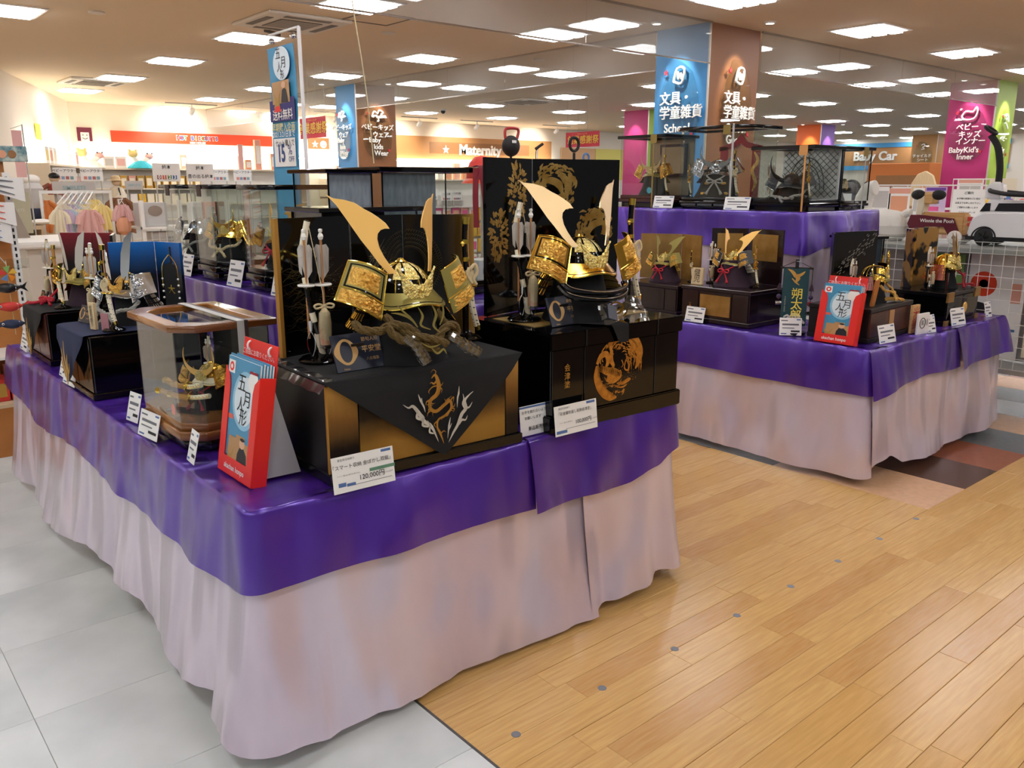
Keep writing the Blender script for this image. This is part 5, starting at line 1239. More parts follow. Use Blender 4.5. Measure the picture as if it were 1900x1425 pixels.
# ------------------------------------------------------------------ cases on the low riser
Z1 = 1.002
def small_bow(lab, x, y, z): bow_set(lab, (x, y, z), R(-75), .62)
specs = [(4.92, 'octagonal glass case with silver-blue helmet on the low riser', 'silver_blue', 'silver', 'silver', 'silver', 'silver-blue samurai helmet with gold crest in riser glass case', 'cord_grey', 'gold_bright', 'rope', 'rope cord'),
         (4.45, 'octagonal glass case with bright gold helmet on the low riser', 'gold', 'gold_bright', 'gold_bright', 'gold_relief', 'bright gold samurai helmet over beige rope in riser glass case', 'cord_beige', 'gold_bright', 'rope', ''),
         (3.84, 'octagonal glass case with red-corded helmet beside grey-backed cases', 'lacquer', 'gold', 'gold', 'gold_relief', 'gold horned helmet with thick red cord in riser glass case', 'cord_red', 'gold_satin', 'bow', '')]
for y, cl_, bw, rb, pl_, rl, hl_, cm, hm, cd_, _ in specs:
    glass_case(cl_, (1.84, y, Z1), W, .36 if y > 4 else .32, .34, .492, .06, 'lacquer', 'lacquer_soft', 'acrylic', 'lacquer', .105, True, posts='acrylic', clamp=(.02, 'strap_brown') if y > 4.3 else None)
    helmet('samurai_helmet', hl_, (1.82, y, Z1 + .106), R(-60), .68, bowl=bw, rib=rb, plate=pl_, relief=rl, crest='gold_pale_relief' if bw != 'silver_blue' else 'silver', horn=hm, neck=bw if bw != 'lacquer' else 'lacquer_soft', lace=rb, style='crescent' if bw == 'gold' else ('horn' if bw == 'lacquer' else 'none'), cord=cd_, cordmat=cm, visor=pl_, edge=rb, horn_sc=.85, stand_h=.2)
    small_bow('small bow stand beside ' + ' '.join(hl_.split()[:3]) + ' in riser case', 1.95, y + .10, Z1 + .106)
price_tag('white price card before the silver-blue helmet case', (1.645, 4.72, Z1), W + R(2), .14, .12, SMALL)
price_tag('white price card before the bright gold helmet case', (1.645, 4.06, Z1), W + R(2), .16, .13, SMALL)
price_tag('white price card at foot of the red-corded helmet case', (1.645, 3.56, Z1), W + R(4), .13, .12, SMALL)
# grey-backed cases seen from behind, and a black-lidded one between
glass_case('narrow glass case with grey brocade back turned outwards on low riser', (1.745, 3.19, Z1), PI, .20, .30, .56, 0, 'lacquer', None, 'grey_back', 'lacquer', .06, posts='lacquer')
g2 = glass_case('wide glass case with grey brocade back and red ribbon on lid', (2.17, 3.20, Z1), PI, .56, .32, .565, 0, 'lacquer', None, 'acrylic', 'lacquer', .06, True, posts='lacquer')
MB().b(.0, .27, .142, .147, .062, .54).build('back_panel', 'grey_back', g2, smooth_=False)
helmet('samurai_helmet', 'dark gold helmet facing away in the red-ribboned wide case', (2.30, 3.22, Z1 + .062), R(150), .55, horn='gold_satin', style='horn', horn_sc=.8)
t = thing('ribbon', 'dark red ribbon tied over the lid of grey-backed case', 'ribbon', (2.36, 3.02, Z1 + .545)); M('ribbon_red', '7d1224', .5)
for p in ([(0, .1, .022), (0, 0, .024), (-.002, -.012, 0), (-.006, -.014, -.12), (-.002, -.014, -.24)], [(.012, .05, .024), (.02, -.002, .024), (.03, -.014, -.01), (.045, -.016, -.1), (.05, -.018, -.17)], [(.0, -.0, .026), (.025, -.012, .03), (.03, -.016, .0), (.01, -.016, -.03)]):
    P_ = smooth(p, 5); MB().grid(lambda u, v: tuple(P_[min(int(u * (len(P_) - 1)), len(P_) - 1)] + Vector(((v - .5) * .032, 0, 0))), len(P_) - 1, 2, .001).build('ribbon_band', 'ribbon_red', t)
MB().b(-.045, .045, -.012, .06, .021, .0225).build('gold_paper', M('gold_paper', 'b08a4a', .5), t, smooth_=False)
glass_case('tall glass case with flat black lid behind the dragon screen', (1.505, 2.60, .704), 0, .37, .22, .725, 0, 'lacquer', None, 'lacquer_soft', 'lacquer', .06, posts='lacquer')
t = thing('carton', 'white carton with blue printed label standing on low riser edge', 'carton', (2.50, 3.13, Z1), R(-6))
MB().b(-.07, .07, -.06, .06, 0, .15).build('box_body', 'white', t, bevel=.002)
MB().b(-.045, .0, -.0615, -.06, .085, .11).build('printed_label', 'print_blue', t, smooth_=False); MB().b(-.045, .03, -.0615, -.06, .03, .04).build('printed_label', 'print_green', t, smooth_=False)
t = thing('carton', 'flat white carton lying behind the labelled carton', 'carton', (2.55, 3.33, Z1), R(4)); MB().b(-.09, .09, -.1, .1, 0, .09).build('box_body', 'paper_grey', t, bevel=.002); MB().b(-.09, .09, -.1005, -.1, .05, .052).build('flap_line', 'ink_grey', t, smooth_=False)
# ------------------------------------------------------------------ sets on the name banner table
M('gold_leaf', 'b08a4c', .35, .6, col2='9c7538', nscale=14)
M('gold_leaf_dark', '8f6f3c', .4, .5, col2='a3814a', nscale=10)
M('mahogany_box', '1d0d10', .22, coat=.3); M('brown_lacquer', '3c1d17', .28, col2='6b3a1e', nscale=7, lo=.45, hi=.75)
def storage(label, loc, rz, w_, d, h, body, front=None, lidm=None, panels=((-.5, .5),)):
    t = thing('storage_box', label, 'storage box', loc, rz)
    MB().b(-w_ / 2 + .008, w_ / 2 - .008, .006, d, .025, h - .022).build('box_body', body, t, bevel=.002)
    MB().b(-w_ / 2, w_ / 2, -.004, d, 0, .026).build('plinth', body, t, bevel=.003)
    MB().b(-w_ / 2, w_ / 2, -.004, d + .004, h - .022, h).build('lid', lidm or body, t, bevel=.003)
    for a, b_ in panels: MB().b(a * (w_ - .02) + .003, b_ * (w_ - .02) - .003, -.001, .006, .03, h - .026).build('front_panel', front or body, t, smooth_=False)
    return t
ZL = .704
# gold-screen set and framed gold-panel set face the aisle on the left
D1 = storage('black storage box under the plain gold screen on name banner table', (4.085, 3.44, ZL), W, .44, .38, .185, 'mahogany_box', panels=((-.5, -.28), (-.28, .28), (.28, .5)))
MB().b(-.20, -.188, -.004, .0, .03, .155).build('gold_strip', 'gold_print', D1, smooth_=False)
folding_screen('plain gold folding screen behind small helmet with red cord', [(4.28, 3.70), (4.42, 3.47), (4.36, 3.27)], ZL + .186, 1.18, ['gold_leaf_dark', 'gold_leaf'], th=.01)
helmet('samurai_helmet', 'small bronze horned helmet with red cord before the plain gold screen', (4.25, 3.46, ZL + .186), R(-80), .58, plate='gold_olive', relief='gold_relief', horn='gold_olive', bowl='gold_olive', stand='velvet_plum', cord='bow', cordmat='cord_red', stand_r=.14, stand_h=.22, neck='gold_olive', yaw=R(40))
sword_set('dark upright sword stand before the plain gold screen', (4.33, 3.31, ZL + .186), R(-80), .5)
D2 = storage('dark mahogany storage box with square gold panel on front', (4.03, 2.91, ZL), W, .485, .43, .207, 'mahogany_box', panels=((-.5, -.24), (-.24, .26), (.26, .5)))
MB().b(-.10, .11, -.003, .0, .045, .165).build('gold_panel', 'gold_leaf', D2, smooth_=False)
text('三宝', .02, 'gold_print', D2, (-.17, -.003, .09), vert=True, line=.8)
s2, p2_ = folding_screen('dark folding screen with three framed gold leaf panels', [(4.30, 3.15), (4.44, 2.98), (4.40, 2.72)], ZL + .208, 1.235, ['mahogany_box'], th=.014)
for p, L_, H_ in p2_: MB().b(.035, L_ - .035, -.003, 0, H_ * .42, H_ - .03).build('gold_panel', 'gold_leaf', p, smooth_=False)
helmet('samurai_helmet', 'plum-based helmet with one broad gold horn showing and red cord bow', (4.235, 2.92, ZL + .208), R(-95), .66, plate='pewter', relief='gold_relief', horn='gold_satin', bowl='gold', stand='velvet_plum', cord='bow', cordmat='cord_red', stand_r=.15, stand_h=.22, neck='pewter', lace='wrap_white', yaw=R(30), border='pewter', edge='silver')
bow_set('bow and arrow stand beside the framed gold panel screen', (4.23, 3.08, ZL + .208), R(-80), .62)
sword_set('gold upright sword beside the framed gold panel screen', (4.22, 2.77, ZL + .208), R(-75), .6, style=1)
name_block('pale wooden name tablet with brushed writing on mahogany box', (4.09, 3.09, ZL + .208), R(-85), .075, .02, .10, txt='健児', lean=.12)
# name banner
t = thing('name_banner', 'teal cloth name banner with gold characters and hanging charms', 'name banner', (4.085, 2.43, ZL), R(-62)); M('teal_cloth', '12434a', .7, col2='0f3a44', nscale=20)
MB().lathe([(.07, 0), (.07, .012), (.03, .02), (0, .02)], 20).build('base', 'black_plastic', t); MB().b(-.009, .009, .006, .02, .01, .40).build('pole', 'black_plastic', t)
MB().tube([(-.085, -.004, .355), (.085, -.004, .355)], .005, 8).build('crossbar', 'lacquer_soft', t)
MB().grid(lambda u, v: (-.066 + .132 * u, -.006 - .004 * math.sin(u * PI), .352 - .31 * v + .008 * abs(u - .5)), 8, 12, .002).build('banner_cloth', 'teal_cloth', t)
for i, ch in enumerate('朔太郎'): text(ch, .062, 'gold_bright', t, (.012, -.014, .215 - i * .058), bold=.02)
text('SAKUTARO', .012, 'silver_cloth', t, (-.048, -.012, .16), vert=True, line=.9)
k = MB()
for p, w_ in [([(-.045, .35), (-.02, .335), (.0, .31)], [.002, .016, .02]), ([(.045, .34), (.03, .325), (.005, .31)], [.002, .014, .018]), ([(.0, .32), (.01, .3), (.0, .28)], [.02, .024, .006]), ([(-.02, .3), (0, .28), (.02, .265)], [.004, .01, .002])]: k.stroke(p, w_, -.011, .002)
k.build('embroidered_bird', 'cord_gold', t)
k = MB()
for p, w_ in [([(-.05, .065), (-.02, .085), (.01, .1), (.035, .08), (.06, .06)], [.01, .02, .03, .02, .01]), ([(-.05, .09), (-.03, .1), (-.02, .085)], [.006, .012, .006])]: k.stroke(p, w_, -.012, .001)
k.build('embroidered_mountain', 'paper_grey', t)
for s, c_ in ((-1, 'silver'), (1, 'cord_red')):
    MB().tube([(s * .082, -.004, .352), (s * .082, -.004, .17)], .0015, 4).build('charm_cord', 'lacquer_soft', t)
    MB().tube([(s * .082, -.004, .27), (s * .082, -.004, .235)], [.004, .014], 8).build('charm_bell', 'velvet_plum', t); MB().sph((s * .082, -.004, .20), .013, nu=10, nv=8).build('charm_bead', M('bead_violet', '33224a', .3), t)
    MB().at((s * .085, -.006, .165), (0, PI / 2, .4)).lathe([(0, -.016), (.011, -.016), (.012, 0), (.011, .016), (0, .016)], 12).build('charm_roll', c_, t)
MB().tube(smooth([(-.085, -.004, .355), (-.04, 0, .375), (0, .006, .39), (.04, 0, .375), (.085, -.004, .355)], 4), .0015, 4).build('hanging_cord', 'lacquer_soft', t)
# brown box set with grey cloud screen
D3 = storage('brown lacquer storage box with gold foliage front under the grey cloud screen', (4.355, 2.02, ZL), R(3), .53, .33, .178, 'black_wood', 'brown_lacquer', None, ((-.5, -.06), (-.06, .06), (.06, .5)))
MB().b(-.028, .03, -.003, 0, .03, .15).build('tan_strip', 'cover_tan', D3, smooth_=False)
s3, p3_ = folding_screen('black folding screen with misty grey cloud print', [(4.16, 2.26), (4.25, 2.325), (4.63, 2.27)], ZL + .179, 1.245, ['lacquer_soft'])
M('mist', '77746a', .6, alpha=1.0)
rr0 = random.Random(31); k = MB()
for i in range(90):
    t_ = rr0.random(); x = .06 + .30 * t_ + rr0.gauss(0, .014); z = .15 + .19 * t_ + rr0.gauss(0, .02)
    if .01 < x < .36 and z < .355: k.stroke([(x, z), (x + .008, z + .004), (x + .016, z + .01)], [.001, .005, .001], -.0002, .0004, 2)
o = k.build('cloud_print', 'mist', p3_[1][0], smooth_=False); o['kind'] = 'stuff'
MB().b(p3_[0][1] - .004, p3_[0][1], -.002, 0, 0, p3_[0][2]).build('hinge_strip', 'gold_print', p3_[0][0], smooth_=False)
helmet('samurai_helmet', 'black and gold helmet with tall gold ring crest and orange rope', (4.40, 2.165, ZL + .179), R(20), .66, plate='lacquer_soft', relief='gold_bright', bowl='lacquer', rib='gold_bright', horn='gold_bright', style='ring', cord='rope', cordmat='cord_gold', neck='hide_red', lace='gold_bright', stand='black_cloth', stand_h=.2, edge='gold_bright')
bow_set('bow and arrow stand with red pouch before the grey cloud screen', (4.235, 2.19, ZL + .179), R(-5), .58)
sword_set('gold sword stand beside the ring-crested helmet', (4.56, 2.2, ZL + .179), R(5), .58, style=1)
name_block('slanted bare wood name stick on the brown lacquer box', (4.19, 2.045, ZL + .179), R(-10), .03, .012, .14, 'wood_orange', lean=-.15)
k = MB()
for a_, b2 in (((0, 0, .012), (.11, -.05, .006)), ((.0, .02, .012), (.09, -.02, .006))): rope(k, [a_, ((a_[0] + b2[0]) / 2, (a_[1] + b2[1]) / 2, .016), b2], .009)
tag(k.build('rope_tassel', 'cord_gold', None, (4.40, 2.085, ZL + .1795)), 'pair of orange rope tassels lying on brown lacquer box lid', 'cord')
# gold-cloud screen set
D4 = storage('black storage box with gold corner bands and round gold crest', (5.19, 1.995, ZL), R(2), .49, .33, .188, 'lacquer', 'lacquer', 'lacquer_soft')
MB().at((.03, -.006, .085), (PI / 2, 0, 0)).lathe([(0, 0), (.030, 0), (.033, -.003), (.030, -.006), (0, -.006)], 20).build('gold_crest', 'gold_satin', D4)
for x in (-.2, .21): MB().b(x - .045, x + .04, -.0065, .005, .135, .19).build('corner_band', 'gold_leaf', D4, smooth_=False); 
MB().b(-.25, -.2, -.0065, .005, .0, .03).build('corner_band', 'gold_leaf', D4, smooth_=False); MB().b(.2, .25, -.0065, .005, .0, .03).build('corner_band', 'gold_leaf', D4, smooth_=False)
M('gold_cloud', '0b0a0a', .25, 0.3, col2='a87c34', nscale=9, detail=2, lo=.44, hi=.50)
folding_screen('black folding screen covered with gold clouds on name banner table', [(4.99, 2.215), (5.06, 2.30), (5.41, 2.27)], ZL + .189, 1.24, ['gold_cloud'])
helmet('samurai_helmet', 'gold and red laced helmet with rabbit-ear horns before gold clouds', (5.23, 2.14, ZL + .189), R(15), .68, plate='gold_bright', relief='gold_pale_relief', horn='champagne', style='ear', neck='hide_red', lace='gold_bright', bowl='gold', cord='bow', cordmat='cord_crimson', stand='black_cloth', stand_h=.2, deep=True, horn_sc=1.1, tilt=.0, yaw=R(30))
bow_set('bow and arrow stand before the gold cloud screen', (5.05, 2.15, ZL + .189), R(0), .62)
sword_set('sword stand beside the rabbit-ear horned helmet', (5.385, 2.15, ZL + .189), R(5), .6)
k = MB()
for i in range(5): k.tube(smooth([(0, 0, .02), (.06 + .01 * i, -.03 - .004 * i, .02), (.14 + .012 * i, -.05 + .008 * i, .008)], 4), .006, 5)
tag(k.build('cord_tassel', 'cord_crimson', None, (5.27, 2.075, ZL + .1895)), 'crimson cord tassel spread over the gold-banded box lid', 'cord')
name_block('dark red lacquer name stick beside crimson tassel', (5.11, 2.06, ZL + .189), R(10), .03, .01, .1, 'wood_mahogany')
glass_case('dark navy-backed glass case between the two screen sets on name banner table', (4.86, 2.50, ZL), R(-20), .2, .2, .50, 0, 'lacquer', None, 'blue_back', 'lacquer', .05, posts='lacquer', side_back={0: 'blue_back', 3: 'blue_back'})
# cards
price_tag('white price card at foot of the mahogany gold-panel box', (3.99, 3.02, ZL), W + R(3), .13, .09, SMALL)
price_tag('white price card leaning at foot of the teal name banner', (4.02, 2.40, ZL), R(-50), .115, .095, SMALL)
price_tag('white price card at front of the brown lacquer box', (4.21, 1.955, ZL), R(-5), .15, .095, SMALL)
price_tag('white price card at front of the gold-banded box', (5.07, 1.955, ZL), R(-8), .145, .10, SMALL)
price_tag('small white card behind the short card beside crested tablet', (4.78, 1.985, ZL), R(-8), .085, .085, SMALL)
price_tag('short white card in front of the acrylic crest block', (4.70, 1.945, ZL), R(-8), .075, .085, SMALL)
price_tag('small white card alone at mesh shelf end of the name banner table', (5.52, 1.96, ZL), R(-6), .075, .095, SMALL)
name_block('wooden tablet with red stamp behind the acrylic crest block', (4.60, 2.0, ZL), R(-4), .075, .015, .155, 'wood_light', txt='米飾', tm='cord_red')
t = thing('crest_block', 'clear acrylic block with printed round crest on purple cloth', 'acrylic block', (4.60, 1.955, ZL), R(-4)); MB().b(-.058, .058, 0, .012, 0, .115).build('block', 'white_gloss', t, bevel=.002)
MB().tube([(-.012 + .028 * math.cos(2 * PI * i / 20), -.001, .062 + .028 * math.sin(2 * PI * i / 20)) for i in range(20)], .002, 5, closed=True).build('crest_ring', 'ink', t); text('名前', .02, 'ink', t, (.035, -.001, .062), vert=True, line=.9); text('龍', .03, 'ink', t, (-.012, -.001, .062))
# ------------------------------------------------------------------ glass cases on the tall riser
Z2 = 1.332
M('frame_tan', '9a8060', .5); M('lattice_white', 'd0d0cc', .5); M('sticker_teal', '3f8fa0', .5)
c1 = glass_case('glass case with tan framed back holding a rose-gold helmet', (4.93, 4.13, Z2), W, .42, .34, .505, .0, 'wood_mahogany', 'wood_mahogany', 'frame_tan', 'lacquer', .085, True, posts='acrylic', clamp=(.12, 'band_gold'), strap=(.12, .012, 'band_gold'))
MB().b(-.10, .15, .145, .16, .22, .45).build('picture_frame', 'wood_mahogany', c1, smooth_=False); MB().b(-.08, .13, .143, .146, .24, .43).build('picture_field', 'frame_tan', c1, smooth_=False)
helmet('samurai_helmet', 'rose-gold helmet with spread horns in the tan-backed glass case', (4.92, 4.14, Z2 + .086), R(-75), .70, plate='gold', relief='gold_relief', horn='champagne', bowl='champagne', stand='black_cloth', style='crescent', stand_h=.22, stand_r=.13, horn_sc=.9)
sword_set('small gold sword stand in the tan-backed glass case', (4.87, 4.0, Z2 + .086), R(-75), .7, style=1)
tag(MB().at((0, 0, 0), (0, PI / 2, 0)).lathe([(0, 0), (.022, 0), (.022, .001), (0, .001)], 20).build('round_sticker', 'sticker_teal', None, (4.756, 4.05, Z2 + .12)), 'round teal sticker stuck on glass of the rose-gold helmet case', 'sticker')
c2 = glass_case('tall glass case with red pagoda-shaped back behind silver helmet', (4.95, 3.565, Z2), W, .60, .36, .54, .09, 'lacquer', 'lacquer_soft', 'acrylic', 'lacquer', .075, True, posts='acrylic', clamp=(.16, 'band_gold'), strap=(.21, .014, 'strap_grey'))
for x0, x1 in ((-.2, -.075), (-.06, .06), (.075, .2)): MB().b(x0, x1, -.188, -.186, .02, .034).build('drawer_inlay', 'pewter', c2, smooth_=False)
t = thing('backdrop_gate', 'red lacquer gate backdrop with gold dragon inside the tall case', 'backdrop', (5.07, 3.52, Z2 + .076), W); M('red_lacquer', '8a1a22', .3, coat=.3)
for s in (-1, 1): MB().b(s * .13 - .03, s * .13 + .03, 0, .012, 0, .34).build('gate_wing', 'red_lacquer', t, smooth_=False)
MB().prism([(-.17, .34), (-.05, .37), (0, .42), (.05, .37), (.17, .34), (.17, .31), (.05, .33), (0, .36), (-.05, .33), (-.17, .31)], 0, .02).build('gate_roof', 'red_lacquer', t, smooth_=False)
k = MB(); k.stroke([(.12, .3), (.15, .24), (.11, .18), (.14, .1), (.12, .04)], [.006, .026, .022, .026, .006], -.001, .003); k.build('gold_dragon', 'gold_relief', t)
kS = helmet('samurai_helmet', 'silver helmet with long crescent crest in the tall riser case', (4.94, 3.60, Z2 + .076), R(-62), .84, plate='silver', relief='silver', horn='chrome', bowl='lacquer', rib='silver', crest='silver', style='crescent', cord='bow', cordmat='cord_grey', visor='silver', edge='silver', stand='black_cloth', stand_h=.21, stand_r=.14, horn_sc=1.05, neck='lacquer_soft', lace='silver')
sword_set('tall sword stand beside the silver helmet in tall case', (4.86, 3.40, Z2 + .076), R(-65), .75)
sword_set('small bow-side stand beside the silver helmet in tall case', (4.87, 3.78, Z2 + .076), R(-70), .55, style=1)
for x, z in ((-.06, .11), (.07, .11), (-.09, .03), (.09, .03)): MB().sph((x, -.13, z), .022, .008, .012, 8, 6).build('fan_ornament', 'gold_relief', kS)
c3 = glass_case('glass case with dark lattice screen and black crescent helmet', (4.935, 2.99, Z2), W, .41, .34, .395, .0, 'lacquer', 'lacquer_soft', 'lattice_white', 'lacquer', .07, True, posts='acrylic', clamp=(.15, 'band_tan'), strap=(.165, .012, 'band_tan'))
for s in (-1, 1):
    for i in range(-8, 9):
        x0 = i * .045; pts = [(x, z) for x, z in ((x0 - .16, .08), (x0 + .16, .37))]
        a_ = [max(-.19, min(.19, q[0])) for q in pts]; 
        if abs(a_[0] - a_[1]) < .02: continue
        f = lambda x: .08 + (x - pts[0][0]) / .32 * .29
        q0, q1 = (a_[0], f(a_[0])), (a_[1], f(a_[1])); MB().tube([(s * q0[0], .155, q0[1]), (s * q1[0], .155, q1[1])], .0018, 4).build('lattice_bar', 'lacquer', c3)
for q in range(3): MB().tube([(-.02 + .13 * (1 - q * .22) * math.cos(PI * i / 16), .150, .13 + .2 * (1 - q * .22) * math.sin(PI * i / 16)) for i in range(17)], .003, 5).build('lattice_arch', 'lacquer', c3)
helmet('samurai_helmet', 'pewter helmet with huge black crescent before the lattice screen', (4.90, 3.0, Z2 + .071), R(-72), .72, plate='pewter', relief='pewter', horn='lacquer_soft', bowl='pewter', rib='pewter', crest='pewter', style='crescent', cord='rope', cordmat='cord_grey', visor='pewter', edge='silver', border='pewter', stand_h=.13, horn_sc=1.35, neck='pewter', lace='silver')
sword_set('gold sword stand beside the black crescent helmet', (4.85, 2.85, Z2 + .071), R(-75), .55, style=1)
bow_set('bow stand with dark feathers beside the black crescent helmet', (4.87, 3.13, Z2 + .071), R(-75), .6)
glass_case('narrow glass case with navy side panel at corner of the tall riser', (5.375, 2.95, Z2), 0, .36, .26, .40, 0, 'lacquer', None, 'blue_back', 'lacquer', .055, True, posts='lacquer', side_back={3: 'blue_back'}, clamp=(.06, 'band_gold'), strap=(.06, .012, 'strap_grey'))
helmet('samurai_helmet', 'brown helmet half hidden in the navy-sided corner case', (5.40, 2.97, Z2 + .056), R(10), .48, plate='gold_olive', horn='gold_olive', bowl='gold_olive', style='horn', stand_h=.2)
price_tag('white price card before the red gate glass case', (4.728, 3.90, Z2), W + R(3), .17, .085, SMALL)
price_tag('white price card before the lattice screen glass case', (4.726, 3.285, Z2), W + R(3), .19, .085, SMALL)
# ------------------------------------------------------------------ shop fittings and goods behind the tables
M('shelf_cream', 'e0d3bd', .5); M('shelf_white', 'eceae4', .4); M('shelf_beige', 'cdb593', .5); M('wire_white', 'e9e7e2', .35); M('post_grey', 'b9b6ae', .4, .3)
M('sign_red', 'e2451c', .45); M('sign_plum', '6b2238', .5); M('sign_lime', 'cfd94a', .5); M('letter_white', 'f7f5ee', .4); M('letter_blue', '2a4fa0', .4); M('letter_red', 'd8281e', .4); M('letter_green', '2e8a4a', .4); M('letter_violet', '6a3fa0', .4); M('letter_orange', 'e88a1e', .4)
M('panel_maternity', 'b5824f', .55); M('panel_recess', '96683c', .55); M('niche_pink', 'a03a78', .5); M('led_white', 'fff6e6', .5, emit=14)
PAST = [('pastel_cream', 'eadfc4'), ('pastel_pink', 'd9a9a4'), ('pastel_lilac', 'c4b0cc'), ('pastel_yellow', 'e6cf86'), ('pastel_blue', 'b9c8d6'), ('pastel_peach', 'd99a78'), ('pastel_mint', 'bcd3bc'), ('cloth_brown', '7d5233'), ('cloth_orange', 'c77436'), ('cloth_navy', '1f2a48'), ('cloth_white', 'efebe4'), ('pack_pink', 'd9568e'), ('pack_yellow', 'e0b23a'), ('pack_white', 'ece6df'), ('pack_blue', '5f86b8'), ('pack_green', '7aa55a'), ('pack_red', 'c8352b'), ('pack_grey', 'bdbab6'), ('pack_gold', 'b98f3a'), ('pack_salmon', 'dca08c')]
for n, c in PAST: M(n, c, .7)
SQ = [M('sq_pink', 'd58a84', .5), M('sq_blue', '8aa0bd', .5), M('sq_rose', 'b56a68', .5), M('sq_teal', '86aab0', .5)]
NUMC = [M('num_plum', '8c2838', .5), M('num_coral', 'cf5f44', .5), M('num_green', '57803e', .5), M('num_blue', '3a66a0', .5)]
# ---- signs on the back wall
t = thing('wall_sign', 'long orange-red wall sign with colourful block lettering', 'sign', (6.74, 17.99, 2.29)); MB().b(-1.67, 1.67, -.02, 0, 0, .215).build('sign_panel', 'sign_red', t, smooth_=False)
for i, (ch, mt) in enumerate(zip('HOT BISCUITS', ['letter_red', 'letter_blue', 'letter_green', '', 'letter_blue', 'letter_orange', 'letter_red', 'letter_green', 'letter_blue', 'letter_violet', 'letter_red', 'letter_blue'])):
    if ch != ' ':
        text(ch, .125, 'letter_white', t, (-.37 + i * .072, -.021, .115), bold=.06); text(ch, .11, mt, t, (-.37 + i * .072, -.024, .115), bold=.035)
text('MIKI HOUSE', .06, 'letter_white', t, (.02, -.021, .025), bold=.03)
t = thing('smile_panel', 'square plum panel with a white smiling face on back wall', 'wall panel', (4.60, 17.99, 2.29)); MB().b(-.13, .13, -.02, 0, 0, .25).build('panel', 'sign_plum', t, smooth_=False); MB().b(-.075, .075, -.024, -.02, 0, .16).build('face', 'letter_white', t, smooth_=False)
for s in (-1, 1): MB().at((s * .035, -.025, .11), (PI / 2, 0, 0)).lathe([(0, 0), (.011, 0), (.011, .002), (0, .002)], 12).build('eye', 'ink', t)
MB().tube(smooth([(-.05, -.026, .06), (0, -.026, .035), (.05, -.026, .06)], 5), .006, 5).build('mouth', 'ink', t)
ang = math.atan2(18.0 - 5.0, 4.36 + 1.1)
def onleft(s_, z, off=.0):   # point on the angled wall, s_ metres from its back corner
    dx, dy = -math.cos(ang), -math.sin(ang); return (4.36 + dx * s_ + math.sin(ang) * off, 18.0 + dy * s_ - math.cos(ang) * off, z)
t = thing('colour_panel', 'square lime-yellow panel on the angled wall', 'wall panel', onleft(2.95, 2.17, .012), ang); MB().b(-.16, .16, -.015, .0, 0, .24).build('panel', 'sign_lime', t, smooth_=False)
t = thing('wall_sign', 'brown wall panel with recessed white word Maternity and star', 'sign', (14.2, 17.99, 2.1)); MB().b(-2.75, 2.6, -.04, 0, 0, .55).build('panel', 'panel_maternity', t, smooth_=False); MB().b(-1.6, 1.75, -.044, -.04, .14, .42).build('recess', 'panel_recess', t, smooth_=False)
text('Maternity', .36, 'letter_white', t, (.02, -.06, .24), ext=.012, bold=.03)
def star(cx, cz, r): return [(cx + r * (1 if i % 2 == 0 else .42) * math.sin(PI * i / 5), cz + r * (1 if i % 2 == 0 else .42) * math.cos(PI * i / 5)) for i in range(10)]
MB().prism(star(-1.1, .24, .11), -.06, -.044).build('star', 'letter_white', t, smooth_=False)
t = thing('wall_niche', 'brown wall niche with white star and smiling face', 'wall panel', (9.54, 17.99, 2.27)); MB().b(-.26, .26, -.02, 0, 0, .24).build('panel', 'panel_recess', t, smooth_=False); MB().prism(star(-.1, .1, .085), -.035, -.02).build('star', 'letter_white', t, smooth_=False)
MB().at((.11, -.02, .1), (PI / 2, 0, 0)).lathe([(0, 0), (.08, 0), (.08, .015), (0, .015)], 20).build('face', 'letter_white', t); MB().tube(smooth([(.07, -.037, .09), (.11, -.037, .06), (.15, -.037, .09)], 4), .008, 5).build('mouth', 'panel_recess', t)
t = thing('wall_niche', 'pink wall niche with a white pig cut-out beside Maternity panel', 'wall panel', (11.25, 17.99, 2.25)); MB().b(-.25, .22, -.05, 0, 0, .25).build('panel', 'niche_pink', t, smooth_=False); MB().prism([(-.1, .04), (-.08, .0), (-.05, .03), (.03, .03), (.05, 0), (.08, .04), (.12, .07), (.12, .1), (.09, .14), (.06, .15), (-.06, .14), (-.12, .1), (-.14, .11), (-.13, .07)], -.065, -.05).build('pig', 'letter_white', t, smooth_=False)
for nm, x0, x1 in (('under the orange-red sign', 4.5, 9.0), ('below the niches', 9.1, 11.2), ('under the Maternity panel', 11.5, 16.8)):
    tag(MB().b(x0, x1, 17.86, 17.98, 2.035, 2.06).build('light_strip', 'led_white', None, smooth_=False), 'glowing light strip on back wall ' + nm, 'light strip')
tag(MB().b(-1.9, 1.9, -.1, 0, 0, .025).build('light_strip', 'led_white', None, onleft(2.4, 2.035, .02), (0, 0, ang), smooth_=False), 'glowing light strip on the angled wall', 'light strip')
# ---- wall shelving
def wall_shelf(label, loc, rz, w_, levels, d=.35, back='shelf_white'):
    t = thing('wall_shelf', label, 'shelf', loc, rz); zt = levels[-1]
    MB().b(-w_ / 2, w_ / 2, -.02, 0, 0, zt + .02).build('back_board', back, t, smooth_=False)
    for z in levels: MB().b(-w_ / 2, w_ / 2, -d, -.02, z - .03, z).build('shelf_board', 'shelf_cream', t, smooth_=False)
    for x in (-w_ / 2, w_ / 2 - .03): MB().b(x, x + .03, -d, -.02, 0, zt - .03).build('side_board', 'shelf_cream', t, smooth_=False)
    return t
wall_shelf('cream wall shelving with plush toys below the orange-red sign', (6.75, 17.98, 0), 0, 4.6, (.4, .8, 1.1, 1.41, 1.79))
wall_shelf('cream wall shelving along the angled wall', onleft(2.3, 0, .01), ang, 3.9, (.4, .8, 1.1, 1.41, 1.79))
